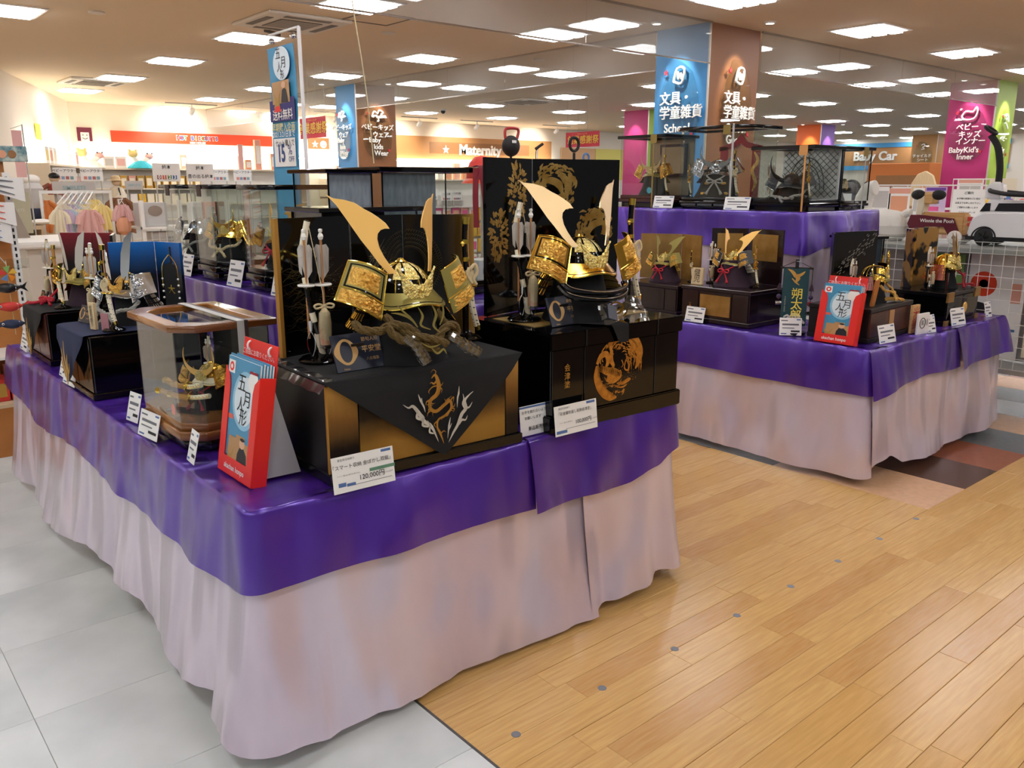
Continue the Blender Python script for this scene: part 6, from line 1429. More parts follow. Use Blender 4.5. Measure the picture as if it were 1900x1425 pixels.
wall_shelf('cream wall shelving below the Maternity panel', (13.0, 17.98, 0), 0, 7.0, (.4, .8, 1.2, 1.6))
PK = {}
def pack(mt, w_, d, h):
    key = (mt, w_, d, h)
    if key not in PK: PK[key] = MB().b(-w_ / 2, w_ / 2, -d / 2, d / 2, 0, h).mesh('goods_box', mt, bevel=.004)
    return PK[key]
ART = MB().b(-.5, .5, -.0015, 0, 0, 1).mesh('printed_face', None, smooth_=False)
def goods(label, cat, group, loc, rz, mt, w_, d, h, art=None, name='goods_box'):
    o = ob(name, pack(mt, w_, d, h), None, loc, (0, 0, rz)); tag(o, label, cat, group)
    if art:
        key = ('art', art, w_, d, h)
        if key not in PK:
            k = MB(); k.b(-w_ * .36, w_ * .36, -d / 2 - .0015, -d / 2, h * .2, h * .8); PK[key] = k.mesh('printed_face', art, smooth_=False)
        ob('printed_face', PK[key], o)
    return o
rg = random.Random(5)
# frames and boxes on the top shelves
for x, w_, mt, a in ((4.92, .2, 'pack_white', 'pack_grey'), (5.14, .2, 'pack_white', 'pastel_pink')): goods('white picture frame with grey-pink print on the top wall shelf', 'picture frame', 'frames on the top wall shelf', (x, 17.76, 1.79), 0, mt, w_, .04, .22, a, 'framed_picture')
for s_, a in ((1.05, 'pastel_pink'), (3.0, 'pastel_cream'), (3.3, 'pack_salmon'), (3.6, 'pastel_yellow')):
    goods('white boxed gift with pastel print on the angled wall shelf', 'gift box', 'boxes on the angled wall shelf', onleft(s_, 1.79, .2), ang, 'pack_white', .24, .06, .26, a)
for i in range(9):
    goods('pastel picture book facing out on the lower angled wall shelf', 'book', 'books on the angled wall shelves', onleft(.5 + i * .36, 1.41, .2), ang, 'pack_white', .27, .03, .27, rg.choice(['pastel_yellow', 'pastel_pink', 'pack_salmon', 'pastel_mint', 'pastel_blue']), 'picture_book')
for i in range(9):
    goods('pastel boxed item on the low angled wall shelf', 'gift box', 'boxes on the low angled shelf', onleft(.5 + i * .36, 1.1, .2), ang, rg.choice(['pastel_pink', 'pastel_blue', 'pack_white']), .26, .06, .22, 'pack_grey')
for i in range(10):
    goods('gold-wrapped snack pack on back wall shelf under plush toys', 'snack pack', 'gold packs on the back wall shelf', (5.15 + i * .16, 17.75, 1.41), 0, rg.choice(['pack_gold', 'pack_gold', 'pack_salmon']), .13, .07, .24, 'pastel_cream')
for i in range(10):
    goods('small cream pack on the lower back wall shelf', 'snack pack', 'cream packs on the lower back wall shelf', (5.15 + i * .16, 17.75, 1.1), 0, rg.choice(['pastel_cream', 'pack_yellow', 'pack_white']), .13, .07, .2)
for x, h, mt in ((6.35, .28, 'pack_salmon'), (7.55, .28, 'pack_white'), (7.72, .2, 'pastel_peach'), (7.95, .62, 'pack_salmon'), (8.3, .34, 'pack_salmon'), (8.6, .55, 'pack_salmon')):
    goods('salmon and white carton on top shelf under the orange-red sign', 'carton', 'cartons on the top wall shelf', (x, 17.76, 1.79), 0, mt, .13, .08, h, 'pack_white', 'carton')
t = thing('banner_strip', 'narrow pink hanging strip on back wall under the red sign', 'strip banner', (7.55, 17.7, 1.79)); MB().b(-.05, .05, 0, .01, .0, .5).build('strip_cloth', 'pastel_pink', t, smooth_=False); MB().b(-.06, .06, -.002, .012, .49, .51).build('strip_rod', 'post_grey', t, smooth_=False)
for i in range(26):
    goods('small pastel carton on shelf below the Maternity panel', 'carton', 'cartons below the Maternity panel', (9.9 + i * .26, 17.75, 1.6), 0, rg.choice(['pack_white', 'pack_salmon', 'pack_white', 'pastel_peach']), .17, .1, rg.choice([.12, .2, .3, .4]), None, 'carton')
# plush pairs: yellow bear and pink creature with long neck
def plush_pair(label, loc, rz, skirt):
    t = thing('plush_toys', label, 'plush toy', loc, rz); yl = M('plush_yellow', 'e8cf86', .9); pk = M('plush_pink', 'ecb6b0', .9)
    MB().sph((-.13, 0, .27), .095, .08, .07, 14, 10).build('head', yl, t)
    for s in (-1, 1): MB().sph((-.13 + s * .06, 0, .335), .028, .02, .028, 8, 6).build('ear', yl, t)
    MB().tube(smooth([(-.13, 0, .22), (-.06, 0, .12), (0, 0, .1), (.06, 0, .13), (.14, 0, .2)], 5), [.05] * 21, 10).build('body', 'cloth_white', t)
    MB().sph((.17, 0, .23), .085, .07, .06, 14, 10).build('muzzle', pk, t)
    for s in (-1, 1): MB().sph((.17 + s * .045, -.05, .285), .016, nu=8, nv=6).build('eye', 'ink', t)
    MB().lathe([(.24, 0), (.22, .03), (.15, .09), (.08, .14), (0, .15)], 24, rib=.12, nr=5).build('skirt' if skirt else 'blanket', skirt or 'cloth_white', t)
    return t
plush_pair('pale plush toy pair wrapped in white blanket on wall shelf', (4.42, 17.62, 1.79), 0, None); bpy.data.objects['plush_toys'].location = (4.58, 17.72, 1.79)
plush_pair('plush toy pair in bright turquoise skirt on wall shelf', (5.50, 17.72, 1.79), 0, M('plush_turquoise', '2fb6cf', .8))
# ---- white info boards on posts
def board(label, loc, w_, h, rows, squares=None, post=1.35, rz=0.0, group=None, nums=None, back='pack_white'):
    t = thing('info_board', label, 'sign board', loc, rz, group)
    MB().b(-w_ / 2, w_ / 2, 0, .012, 0, h).build('board', 'paper' if back == 'pack_white' else back, t, bevel=.002)
    for s in (-1, 1): MB().cyl((s * w_ * .4, .006, -post), (s * w_ * .4, .006, 0), .008, n=8).build('post', 'post_grey', t)
    for tx, z, sz, mt in rows: text(tx, sz, mt, t, (0, -.002, z), bold=.02)
    if squares:
        for i, m in enumerate(squares): MB().b(-w_ * .36 + i * w_ * .19, -w_ * .36 + i * w_ * .19 + w_ * .145, -.003, 0, h * .12, h * .12 + w_ * .145).build('colour_square', m, t, smooth_=False)
    if nums:
        for i in range(4): text(str(i), h * .27, 'letter_white', t, (-w_ * .36 + i * w_ * .19 + w_ * .072, -.004, h * .12 + w_ * .072), bold=.03)
    return t
for (x, y, g_) in ((2.785, 12.0, 'beside the cap mannequin'), (3.10, 12.0, 'above the dress rack'), (4.80, 12.05, 'behind the riser cases'), (5.15, 12.05, 'next to the tall banner')):
    board('white board with four colour squares ' + g_, (x, y, 1.53), .27, .165, [('ベビーアウター', .125, .042, 'ink')], SQ, 1.53)
board('white picture book board numbered zero to three', (3.04, 9.0, 1.52), .275, .18, [('絵本', .14, .045, 'ink')], NUMC, 1.52, nums=True)
board('white board for picture books that make sound', (3.385, 9.0, 1.52), .285, .18, [('絵本', .135, .045, 'ink'), ('音の出る絵本', .05, .045, 'ink')], None, 1.52)
board('grey board with pale green lettering above the dress rack', (2.54, 10.6, 1.385), .45, .135, [('SIMPLETE', .065, .06, 'sq_teal')], None, 1.385, back='pack_grey')
board('small grey board with pale lettering behind the riser cases', (3.19, 10.6, 1.43), .2, .1, [('SIMPLETE', .05, .035, 'sq_teal')], None, 1.43, back='pack_grey')
# ---- dress rack with slanting arms
t = thing('garment_rack', 'white garment rack with slanting hanging arms', 'garment rack', (2.3, 9.6, 0))
for x in (-.32, .34): MB().b(x - .012, x + .012, -.012, .012, 0, 1.43).build('upright', 'wire_white', t, smooth_=False)
MB().b(-.32, .34, -.01, .01, 1.40, 1.43).build('top_rail', 'wire_white', t, smooth_=False); MB().b(-.32, .34, -.2, .2, 0, .04).build('foot', 'wire_white', t, smooth_=False)
for i in range(6): MB().tube([(-.07 + i * .048, 0, 1.415), (-.24 + i * .052, -.28, 1.30)], .0075, 6).build('hanging_arm', 'wire_white', t)
DR = {}
def garment(label, loc, rz, mt, w_, h, group, flare=1.0, seed=0, sleeves=True, cat='baby clothes'):
    key = (mt, w_, h, flare, seed)
    t = thing('baby_garment', label, cat, loc, rz, group)
    if key not in DR:
        k = MB()
        def f(u, v):
            ww = w_ * (.45 + .55 * min(1, v * 1.3) ** 1.0 * flare) * .5; x = (2 * u - 1) * ww
            return (x, -.018 + .014 * math.sin(u * 22 + seed) * (.3 + v) + .03 * (2 * u - 1) ** 2, -.02 - (h - .02) * v - .012 * math.sin(u * 9 + seed) * v)
        k.grid(f, 18, 10, .01)
        k2 = [MB().tube([(s * w_ * .2, 0, -.035), (s * w_ * .42, 0, -.09), (s * w_ * .48, 0, -.16)], [.024, .03, .034], 8).mesh('sleeve', mt) for s in (-1, 1)]
        h_ = MB(); h_.tube(smooth([(0, .0, .04), (.012, 0, .028), (0, 0, .012), (-w_ * .2, 0, -.03)], 4), .003, 5); h_.tube([(0, 0, .012), (w_ * .2, 0, -.03)], .003, 5)
        DR[key] = (k.mesh('garment_body', mt, angle=80), k2, h_.mesh('hanger', 'wire_white'))
    a, b_, c = DR[key]; ob('garment_body', a, t); ob('hanger', c, t)
    if sleeves: [ob('sleeve', q, t) for q in b_]
    return t
for i, (mt, w_, h) in enumerate([('pastel_cream', .16, .34), ('pastel_lilac', .15, .30), ('pastel_blue', .15, .27), ('pastel_cream', .15, .29), ('pastel_yellow', .16, .30), ('pastel_yellow', .18, .29)]):
    for q in range(3):
        f = .1 + q * .4; x, y, z = (-.07 + i * .048) * f + (-.24 + i * .052) * (1 - f), -.28 * (1 - f), 1.415 * f + 1.30 * (1 - f)
        garment('%s baby dress hanging on arm of the white garment rack' % mt.split('_')[1], (2.3 + x, 9.6 + y, z - .045), R(-15), mt, w_, h, 'baby dresses on the slanting arms')
garment('dusty pink baby coat at front of the garment rack', (2.33, 9.27, 1.26), R(10), 'pastel_pink', .24, .27, None, 1.1, 3)
garment('yellow baby coat behind the dusty pink coat', (2.47, 9.34, 1.30), R(20), 'pastel_yellow', .22, .27, None, 1.0, 5)
garment('orange jacket hanging behind the garment rack', (2.16, 10.4, 1.34), R(5), 'cloth_orange', .3, .36, None, 1.0, 2)
garment('brown jacket hanging behind the dress rack end', (2.92, 10.3, 1.36), R(0), 'cloth_brown', .3, .42, None, 1.0, 4)
garment('pink baby top hanging over peach bloomers', (2.20, 7.7, 1.345), R(-20), 'pastel_pink', .12, .13, None, 1.0, 6)
tag(MB().lathe([(.02, 0), (.052, .03), (.06, .09), (.045, .14), (.03, .15)], 20, rib=.06, nr=5).build('bloomers', 'pastel_peach', None, (2.20, 7.7, 1.07)), 'peach baby bloomers clipped under pink top', 'baby clothes')
t = thing('display_post', 'slim white post holding the pink top and bloomers', 'display post', (2.20, 7.78, 0)); MB().cyl((0, 0, 0), (0, 0, 1.37), .008, n=8).build('post', 'wire_white', t); MB().tube([(0, 0, 1.36), (0, -.09, 1.37)], .005, 6).build('hook', 'wire_white', t)
# mannequins
t = thing('baby_mannequin', 'small mannequin with black cap and checked shirt', 'mannequin', (2.50, 11.3, 1.37)); MB().sph((0, 0, .19), .055, nu=14, nv=10).build('head', M('mannequin_tan', 'd9c1a2', .6), t); MB().sph((0, -.008, .215), .062, .062, .042, 14, 10).build('cap', 'black_plastic', t); MB().b(-.05, .03, -.085, -.03, .2, .208).build('cap_brim', 'black_plastic', t, bevel=.003)
MB().lathe([(.085, 0), (.09, .04), (.075, .1), (.04, .13), (.02, .14)], 16).build('shirt', M('check_shirt', '7a5a44', .8, col2='a8443a', nscale=28, detail=0), t)
for s in (-1, 1): MB().tube([(s * .06, 0, .11), (s * .13, -.02, .08), (s * .16, -.04, .06)], [.03, .026, .02], 8).build('arm', MATS['check_shirt'], t)
MB().cyl((0, 0, -1.37), (0, 0, .01), .02, n=10).build('pole', 'post_grey', t)
t = thing('baby_mannequin', 'small mannequin in straw hat and cream coat', 'mannequin', (3.16, 11.2, 1.33)); MB().sph((0, 0, .19), .05, nu=14, nv=10).build('head', 'mannequin_tan', t); MB().lathe([(.1, .205), (.085, .212), (.055, .215), (.052, .25), (.03, .265), (0, .267)], 20).build('straw_hat', 'wood_pale', t); MB().lathe([(.1, 0), (.095, .06), (.07, .12), (.03, .14)], 16).build('coat', 'pastel_cream', t); MB().tube([(0, -.085, .12), (.01, -.1, .03)], .008, 6).build('neck_tie', 'black_plastic', t); MB().cyl((0, 0, -1.33), (0, 0, .01), .02, n=10).build('pole', 'post_grey', t)
t = thing('torso_form', 'white torso form in grey top and navy shorts', 'mannequin', (1.98, 9.9, 1.12)); MB().lathe([(.06, .1), (.085, .16), (.08, .24), (.1, .33), (.07, .38), (.03, .4)], 16).build('grey_top', 'pack_grey', t); MB().lathe([(.05, 0), (.075, .04), (.08, .11), (.07, .14)], 16).build('shorts', 'cloth_navy', t); MB().sph((0, 0, .42), .08, .07, .05, 12, 8).build('fluffy_collar', 'cloth_white', t); MB().cyl((0, 0, -.02), (0, 0, .05), .03, n=10).build('foot', 'post_grey', t)
# display table with folded clothes, white counter
t = thing('display_cabinet', 'beige open display cabinet with folded clothes on top', 'cabinet', (1.80, 9.6, 0)); MB().b(-.45, .12, -.25, .5, 1.06, 1.10).build('top_board', 'shelf_beige', t, smooth_=False)
for x in (-.45, -.16, .1): MB().b(x, x + .025, -.24, .5, 0, 1.06).build('side_board', 'shelf_beige', t, smooth_=False)
MB().b(-.45, .12, .47, .49, 0, 1.06).build('back_board', 'shelf_beige', t, smooth_=False); MB().b(-.45, .12, -.24, .48, .6, .63).build('shelf_board', 'shelf_beige', t, smooth_=False)
for x, y, mt, n in ((1.70, 9.5, 'pastel_yellow', 'yellow'), (1.72, 9.45, 'pastel_lilac', 'lilac'), (1.92, 9.42, 'cloth_white', 'white')): 
    tag(MB().sph((0, 0, .03), .1, .09, .03, 14, 8).build('folded_clothes', mt, None, (x, y + (.12 if n == 'yellow' else 0), 1.10)), n + ' folded baby clothes on the beige cabinet', 'folded clothes')
t = thing('standing_sign', 'sage grey free-standing info panel behind carp streamers', 'sign board', (1.60, 8.9, 0)); MB().b(-.14, .14, 0, .015, 1.05, 1.42).build('panel', M('sage', 'b9b69c', .6), t, smooth_=False); MB().cyl((0, .008, 0), (0, .008, 1.05), .01, n=8).build('post', 'post_grey', t); text('SIMPLETE', .035, 'paper_grey', t, (.02, -.002, 1.26))
t = thing('service_counter', 'off-white counter with overhanging top behind the dragon cloth table', 'counter', (1.66, 7.4, 0)); M('counter_white', 'd6cfc4', .4)
MB().b(-.35, .12, -.35, .5, 0, 1.03).build('counter_body', 'counter_white', t, bevel=.01); MB().b(-.42, .18, -.42, .56, 1.03, 1.08).build('counter_top', 'shelf_white', t, bevel=.012, seg=2)
t = thing('slant_board', 'tall dark taupe slanting board beside white counter', 'board', (1.34, 7.6, 1.081)); MB().prism([(-.1, 0), (.12, 0), (.03, .26), (-.06, .26)], 0, .02).build('board', M('taupe', '8c7d70', .6), t, smooth_=False)
t = thing('banner_post', 'thin pole with narrow pink strip banner behind carp streamers', 'strip banner', (1.62, 8.2, 0)); MB().cyl((0, 0, 0), (0, 0, 1.98), .006, n=8).build('pole', 'post_grey', t); MB().b(-.085, -.01, -.002, .002, 1.55, 1.93).build('strip_cloth', 'pastel_pink', t, smooth_=False); MB().cyl((-.09, 0, 1.94), (0, 0, 1.975), .003, n=6).build('arm', 'post_grey', t)
# ---- carp streamer fixture at the left
t = thing('carp_fixture', 'orange wood display fixture with slotted white upright', 'display fixture', (.75, 5.62, 0)); MB().b(-.55, .24, 0, .05, 0, 1.62).build('wood_panel', 'wood_orange', t, smooth_=False)
MB().b(-.55, .26, -.36, 0, 0, .28).build('plinth', 'wood_orange', t, smooth_=False); MB().b(-.55, .26, -.36, 0, .28, .30).build('bottom_shelf', 'shelf_beige', t, smooth_=False)
up = MB().b(.215, .25, -.07, -.045, .3, 1.56).build('slotted_upright', 'wire_white', t, smooth_=False); SL = MB().b(-.005, .005, -.001, .0005, 0, .02).mesh('slot', 'black_plastic', smooth_=False)
for i in range(34): ob('slot', SL, up, (.2325, -.0702, .33 + i * .036))
MB().b(-.5, .23, -.33, 0, 1.045, 1.05).build('acrylic_shelf', 'acrylic', t, smooth_=False); MB().b(-.5, .24, -.34, -.335, 1.045, 1.10).build('shelf_lip', 'acrylic', t, smooth_=False)
MB().b(-.5, .23, -.33, 0, .545, .56).build('white_shelf', 'shelf_white', t, smooth_=False)
for i in range(3):
    o = goods('red snack carton on bottom shelf of carp fixture', 'carton', 'red cartons under the carp streamers', (.66 + i * .11, 5.42, .30), 0, 'pack_red', .1, .16, .13, 'pack_gold', 'carton')
for i in range(3): goods('yellow and red small pack behind red cartons', 'carton', 'small packs on the carp fixture', (.66 + i * .11, 5.56, .30), 0, 'pack_salmon', .09, .06, .17, 'pack_yellow', 'carton')
for i, x in enumerate((.68, .86)): price_tag('small white price card on the bottom lip of carp fixture', (x, 5.262, .302), 0, .06, .04, SMALL, 'price cards on the carp fixture')
def carp(label, loc, rz, ln, body, scale_m, tail=False):
    t = thing('carp_streamer', label, 'carp streamer', loc, rz); n = 14
    P_ = [(-ln / 2 + ln * i / n, .01 * math.sin(i * .6), .0) for i in range(n + 1)]; rd = [ln * .04 + ln * .17 * math.sin(min(1, i / n * 1.05) * PI) ** .7 for i in range(n + 1)]; rd[0] = ln * .12
    MB().tube(P_, rd, 12).build('fish_body', body, t)
    MB().prism([(ln * .42, 0), (ln * .72, ln * .22), (ln * .62, .0), (ln * .74, -ln * .2)], -.004, .004).build('tail_fin', body, t, smooth_=False)
    k = MB().sph((-ln * .36, -ln * .12, ln * .03), ln * .055, ln * .03, ln * .055, 10, 8); k.build('eye', 'letter_white', t); MB().sph((-ln * .36, -ln * .145, ln * .03), ln * .03, ln * .015, ln * .03, 8, 6).build('pupil', 'ink', t)
    for i in range(4):
        for j in range(3): MB().tube([(-ln * .12 + i * ln * .12 + ln * .05 * math.cos(a), -ln * .17 + abs(j - 1) * ln * .03, (j - 1) * ln * .085 + ln * .05 * math.sin(a)) for a in (-1.3, -.6, 0, .6, 1.3)], ln * .012, 4).build('scale', scale_m, t)
    return t
carp('black carp streamer with white scales hanging on mobile', (.85, 5.16, .955), R(-8), .13, 'black_plastic', 'letter_white')
carp('red carp streamer with white scales hanging on mobile', (.85, 5.16, .855), R(-5), .125, 'pack_red', 'letter_white')
carp('lowest dark carp streamer with white scales on mobile', (.85, 5.16, .76), R(-10), .12, 'cloth_navy', 'letter_white')
t = thing('mobile_cord', 'cord with coloured pinwheel carrying the carp mobile', 'cord', (.86, 5.17, .7)); MB().cyl((0, 0, 0), (0, 0, .40), .002, n=5).build('cord', 'cord_beige', t); MB().cyl((0, 0, .38), (0, .44, .46), .003, n=5).build('arm', 'post_grey', t)
for i in range(5):
    a = i * 2 * PI / 5; MB().prism([(0, .33), (.045 * math.cos(a), .33 + .045 * math.sin(a)), (.04 * math.cos(a + .8), .33 + .04 * math.sin(a + .8))], -.012, -.008).build('pinwheel_vane', ['pack_yellow', 'pack_green', 'pack_red', 'pack_blue', 'letter_orange'][i], t, smooth_=False)
def big_tail(label, loc, mt, ln):
    t = thing('carp_tail', label, 'carp streamer', loc, R(8)); 
    MB().grid(lambda u, v: (-.25 + ln * u, -.02 * math.sin(u * 3), (v - .5) * (.11 - .05 * u + .16 * max(0, u - .55)) + .02 * math.sin(u * 4)), 14, 8, .01).build('tail_cloth', 'cloth_white', t)
    for s in (-1, 0, 1): MB().tube([(-.25 + ln * u, -.02 * math.sin(u * 3) - .004, s * (.03 - .01 * u + .05 * max(0, u - .55)) + .02 * math.sin(u * 4)) for u in (0, .3, .6, .85)], [.009, .008, .006, .002], 5).build('fin_stripe', mt, t)
    MB().cyl((-.24, .0, 0), (-.24, .12, 0), .004, n=6).build('hook', 'post_grey', t)
big_tail('grey-striped carp tail hanging at top of the fixture', (.93, 5.50, 1.48), 'ink_grey', .38); big_tail('orange-striped carp tail hanging below the grey one', (.87, 5.50, 1.345), 'sign_red', .38); big_tail('blue-striped carp tail hanging below the orange one', (.84, 5.50, 1.245), 'letter_blue', .38)
t = thing('printed_carton', 'blue carton printed with waves on top of carp fixture', 'carton', (.98, 5.60, 1.621), R(4)); MB().b(-.3, .13, -.03, .05, 0, .085).build('box_body', M('wave_print', '2f6a78', .5, col2='b9c2b4', nscale=26, detail=5), t, bevel=.002)
for x, m in ((-.12, 'letter_orange'), (.0, 'pastel_peach'), (.05, 'panel_recess')): MB().at((x, -.031, .04), (PI / 2, 0, 0)).lathe([(0, 0), (.022, 0), (.022, .002), (0, .002)], 14).build('printed_figure', m, t)
# ---- white toy shelf seen through the cases
t = thing('toy_shelf', 'white wire toy shelf seen through the riser glass cases', 'shelf', (2.62, 7.5, 0))
for x in (-.34, -.02, .4): MB().b(x, x + .03, -.02, .02, 0, 1.36).build('upright', 'wire_white', t, smooth_=False)
for z in (.5, .85, 1.12): MB().b(-.34, .43, -.03, .3, z, z + .02).build('shelf_board', 'shelf_white', t, smooth_=False)
for i in range(12): MB().cyl((-.31 + i * .06, .02, .52), (-.31 + i * .06, .02, 1.1), .003, n=5).build('grid_wire', 'wire_white', t)
for j in range(6): MB().cyl((-.31, .02, .58 + j * .09), (.4, .02, .58 + j * .09), .003, n=5).build('grid_wire', 'wire_white', t)
t = thing('toy_house', 'white toy house with dark oval window on wire shelf', 'toy house', (2.5, 7.62, 1.141)); MB().b(-.2, .02, -.08, .12, 0, .2).build('house_body', 'pack_grey', t, bevel=.004); MB().at((-.08, -.081, .13), (PI / 2, 0, 0), (1.3, 1, 1)).lathe([(0, 0), (.045, 0), (.045, .003), (0, .003)], 18).build('oval_window', 'taupe', t)
t = thing('toy_house', 'white toy house with small square panes on wire shelf', 'toy house', (2.56, 7.62, .871)); MB().b(-.2, .16, -.08, .12, 0, .22).build('house_body', 'pack_grey', t, bevel=.004)
for dx in (0, .028):
    for dz in (0, .028): MB().b(-.05 + dx, -.027 + dx, -.082, -.08, .13 + dz, .153 + dz).build('window_pane', 'black_plastic', t, smooth_=False)
t = thing('toy_box', 'green mesh toy box behind the wire grid', 'toy box', (2.6, 7.62, .521)); MB().b(-.16, .2, -.08, .12, 0, .2).build('box_body', M('toy_green', '4a6a4c', .6), t, bevel=.004); MB().b(-.05, .09, -.082, -.08, .05, .15).build('printed_face', 'pack_green', t, smooth_=False)
for i in range(5): goods('pale product carton beside toy houses on wire shelf', 'carton', 'pale cartons on the toy shelf', (2.78 + .06 * i, 7.6, [1.141, .871, 1.141, .871, 1.141][i]), 0, ['pack_white', 'pack_grey', 'pack_salmon', 'pack_white', 'cloth_brown'][i], .1, .1, .2, 'pack_grey', 'carton')
# ---- hanging accessory gondola with pink packs
t = thing('peg_gondola', 'white peg-wall gondola with pink and clear hanging packs', 'shelf', (4.25, 5.9, 0)); MB().b(-.5, .55, 0, .05, 0, 1.40).build('peg_board', M('peg_white', 'd9d4ca', .6), t, smooth_=False); MB().b(-.5, .55, -.3, 0, 0, .3).build('base', 'shelf_white', t, smooth_=False); MB().b(-.5, .55, -.08, 0, 1.30, 1.315).build('top_rail', 'wire_white', t, smooth_=False)
for i in range(11):
    for j in range(6):
        mt = ('pack_pink', 'pack_white', 'pack_pink', 'pack_blue', 'pack_white', 'pack_salmon')[(i * 5 + j * 3) % 6] if i < 8 else rg.choice(['pack_yellow', 'pack_white', 'pack_yellow'])
        goods(mt.split('_')[1] + ' hair accessory pack hanging on white peg wall', 'accessory pack', 'packs on the peg wall', (3.80 + i * .093, 5.845, 1.185 - j * .135), 0, mt, .08, .02, .115, rg.choice(['pack_white', 'pastel_peach', 'pack_pink', 'pack_yellow']), 'accessory_pack')
for x, z, w_, h in ((3.93, 1.36, .1, .07), (4.07, 1.37, .12, .085), (4.22, 1.36, .1, .07), (4.33, 1.36, .1, .075)): board('small white colour-chart board on the peg wall top', (x, 5.78, z), w_, h, [('ヘア小物', h * .75, .018, 'ink')], SQ, .05, group='boards on the peg wall')
for x, mt in ((3.85, 'pack_grey'), (4.1, 'pack_white'), (4.35, 'pack_grey')): goods('clear-lidded tray on the peg wall rail', 'tray', 'trays on the peg wall', (x, 5.86, 1.315), 0, mt, .17, .06, .045, None, 'tray')
# red cap and push-toy handles behind the roundel screen
t = thing('toddler_cap', 'red toddler cap with yellow mark on stand behind roundel screen', 'cap', (3.99, 5.02, 0)); MB().cyl((0, 0, 0), (0, 0, 1.55), .01, n=8).build('stand', 'post_grey', t); MB().lathe([(.115, 1.53), (.112, 1.58), (.09, 1.65), (.05, 1.69), (0, 1.70)], 20).build('cap_body', 'pack_red', t)
MB().lathe([(.118, 1.535), (.15, 1.505), (.152, 1.50), (.118, 1.528)], 20).build('cap_brim', 'sign_red', t); k = MB()
for p in ([(-.03, 1.62), (0, 1.58), (.0, 1.55)], [(.03, 1.62), (0, 1.58)]): k.stroke(p, [.012, .012], -.118, .004)
k.build('yellow_mark', 'pack_yellow', t)
t = thing('push_handle', 'black pouch with red loop handle on pole behind roundel screen', 'push toy', (4.26, 5.0, 0)); MB().cyl((0, 0, 0), (0, 0, 1.72), .01, n=8).build('pole', 'black_plastic', t); MB().sph((0, 0, 1.775), .078, .055, .078, 18, 12).build('pouch', 'black_foam', t); MB().tube(smooth([(-.055, 0, 1.83), (-.06, 0, 1.875), (-.04, 0, 1.90), (.05, 0, 1.905), (.075, 0, 1.885), (.06, 0, 1.83)], 5), .011, 8).build('loop_handle', M('handle_red', 'a83030', .4), t); MB().b(-.035, .005, -.058, -.054, 1.795, 1.815).build('label_patch', 'paper', t, smooth_=False)
t = thing('push_handle', 'black oval ring handle on pole behind roundel screen', 'push toy', (4.93, 5.0, 0)); MB().cyl((0, 0, 0), (0, 0, 1.74), .012, n=8).build('pole', 'black_plastic', t); MB().tube([(.05 * math.sin(2 * PI * i / 22), 0, 1.80 + .058 * math.cos(2 * PI * i / 22) + .012 * abs(math.sin(PI * i / 22))) for i in range(22)], .012, 8, closed=True).build('ring', 'black_foam', t)
t = thing('push_handle', 'grey bar handle on bent pole behind roundel screen', 'push toy', (4.52, 5.0, 0)); MB().tube([(0, 0, 0), (0, 0, 1.74), (.015, 0, 1.77)], .008, 8).build('pole', 'chrome', t); MB().tube([(-.01, 0, 1.76), (.05, -.02, 1.80)], .011, 8).build('grip', 'black_foam', t)
t = thing('push_handle', 'blue loop handle on pole behind roundel screen', 'push toy', (5.12, 5.05, 0)); MB().cyl((0, 0, 0), (0, 0, 1.68), .008, n=8).build('pole', 'post_grey', t); MB().tube([(.032 * math.sin(2 * PI * i / 16), 0, 1.71 + .03 * math.cos(2 * PI * i / 16)) for i in range(16)], .009, 8, closed=True).build('ring', 'pack_blue', t)
# ---- tall banner beside the riser
t = thing('sale_banner', 'tall blue sale banner with moon print hanging from bent pole', 'banner', (2.66, 5.48, -.096), W, None, 1.064); bw = .36; M('banner_blue', '3f8fb8', .6); M('banner_violet', '2f2a6e', .6)
MB().cyl((.22, .03, .1), (.205, .03, 2.42), .012, n=8).build('pole', 'white', t); MB().cyl((.205, .03, 2.42), (-.2, .03, 2.42), .008, n=8).build('arm', 'white', t); MB().lathe([(.13, .0905), (.13, .12), (0, .14)], 16).build('base', 'white', t, (.22, .03, 0))
MB().grid(lambda u, v: (-bw / 2 + bw * u + .012 * math.sin(v * 5), .006 * math.sin(v * 9), 2.33 - 1.33 * v), 6, 24, .002).build('banner_cloth', 'banner_blue', t)
for s in (-1, 1): MB().sph((s * bw * .42, .02, 2.375), .022, nu=8, nv=6).build('clip', 'chrome', t)
zf = lambda z: 2.33 - (2.33 - z) * .58
def bp(pts, m, lift=.012, nm='printed_area'): k = MB(); k.add([(x, -lift, zf(z)) for x, z in pts], [tuple(range(len(pts)))]); return k.build(nm, m, t, smooth_=False)
bp([(.03 + .115 * math.cos(2 * PI * i / 28), 2.15 + .17 * math.sin(2 * PI * i / 28)) for i in range(28)], 'cover_moon2')
for ch, x, z, s_ in (('五', -.01, 2.245, .075), ('月', .06, 2.15, .075), ('人', .0, 2.11, .065), ('形', .035, 2.03, .055)): text(ch, s_, 'ink', t, (x, -.014, zf(z)))
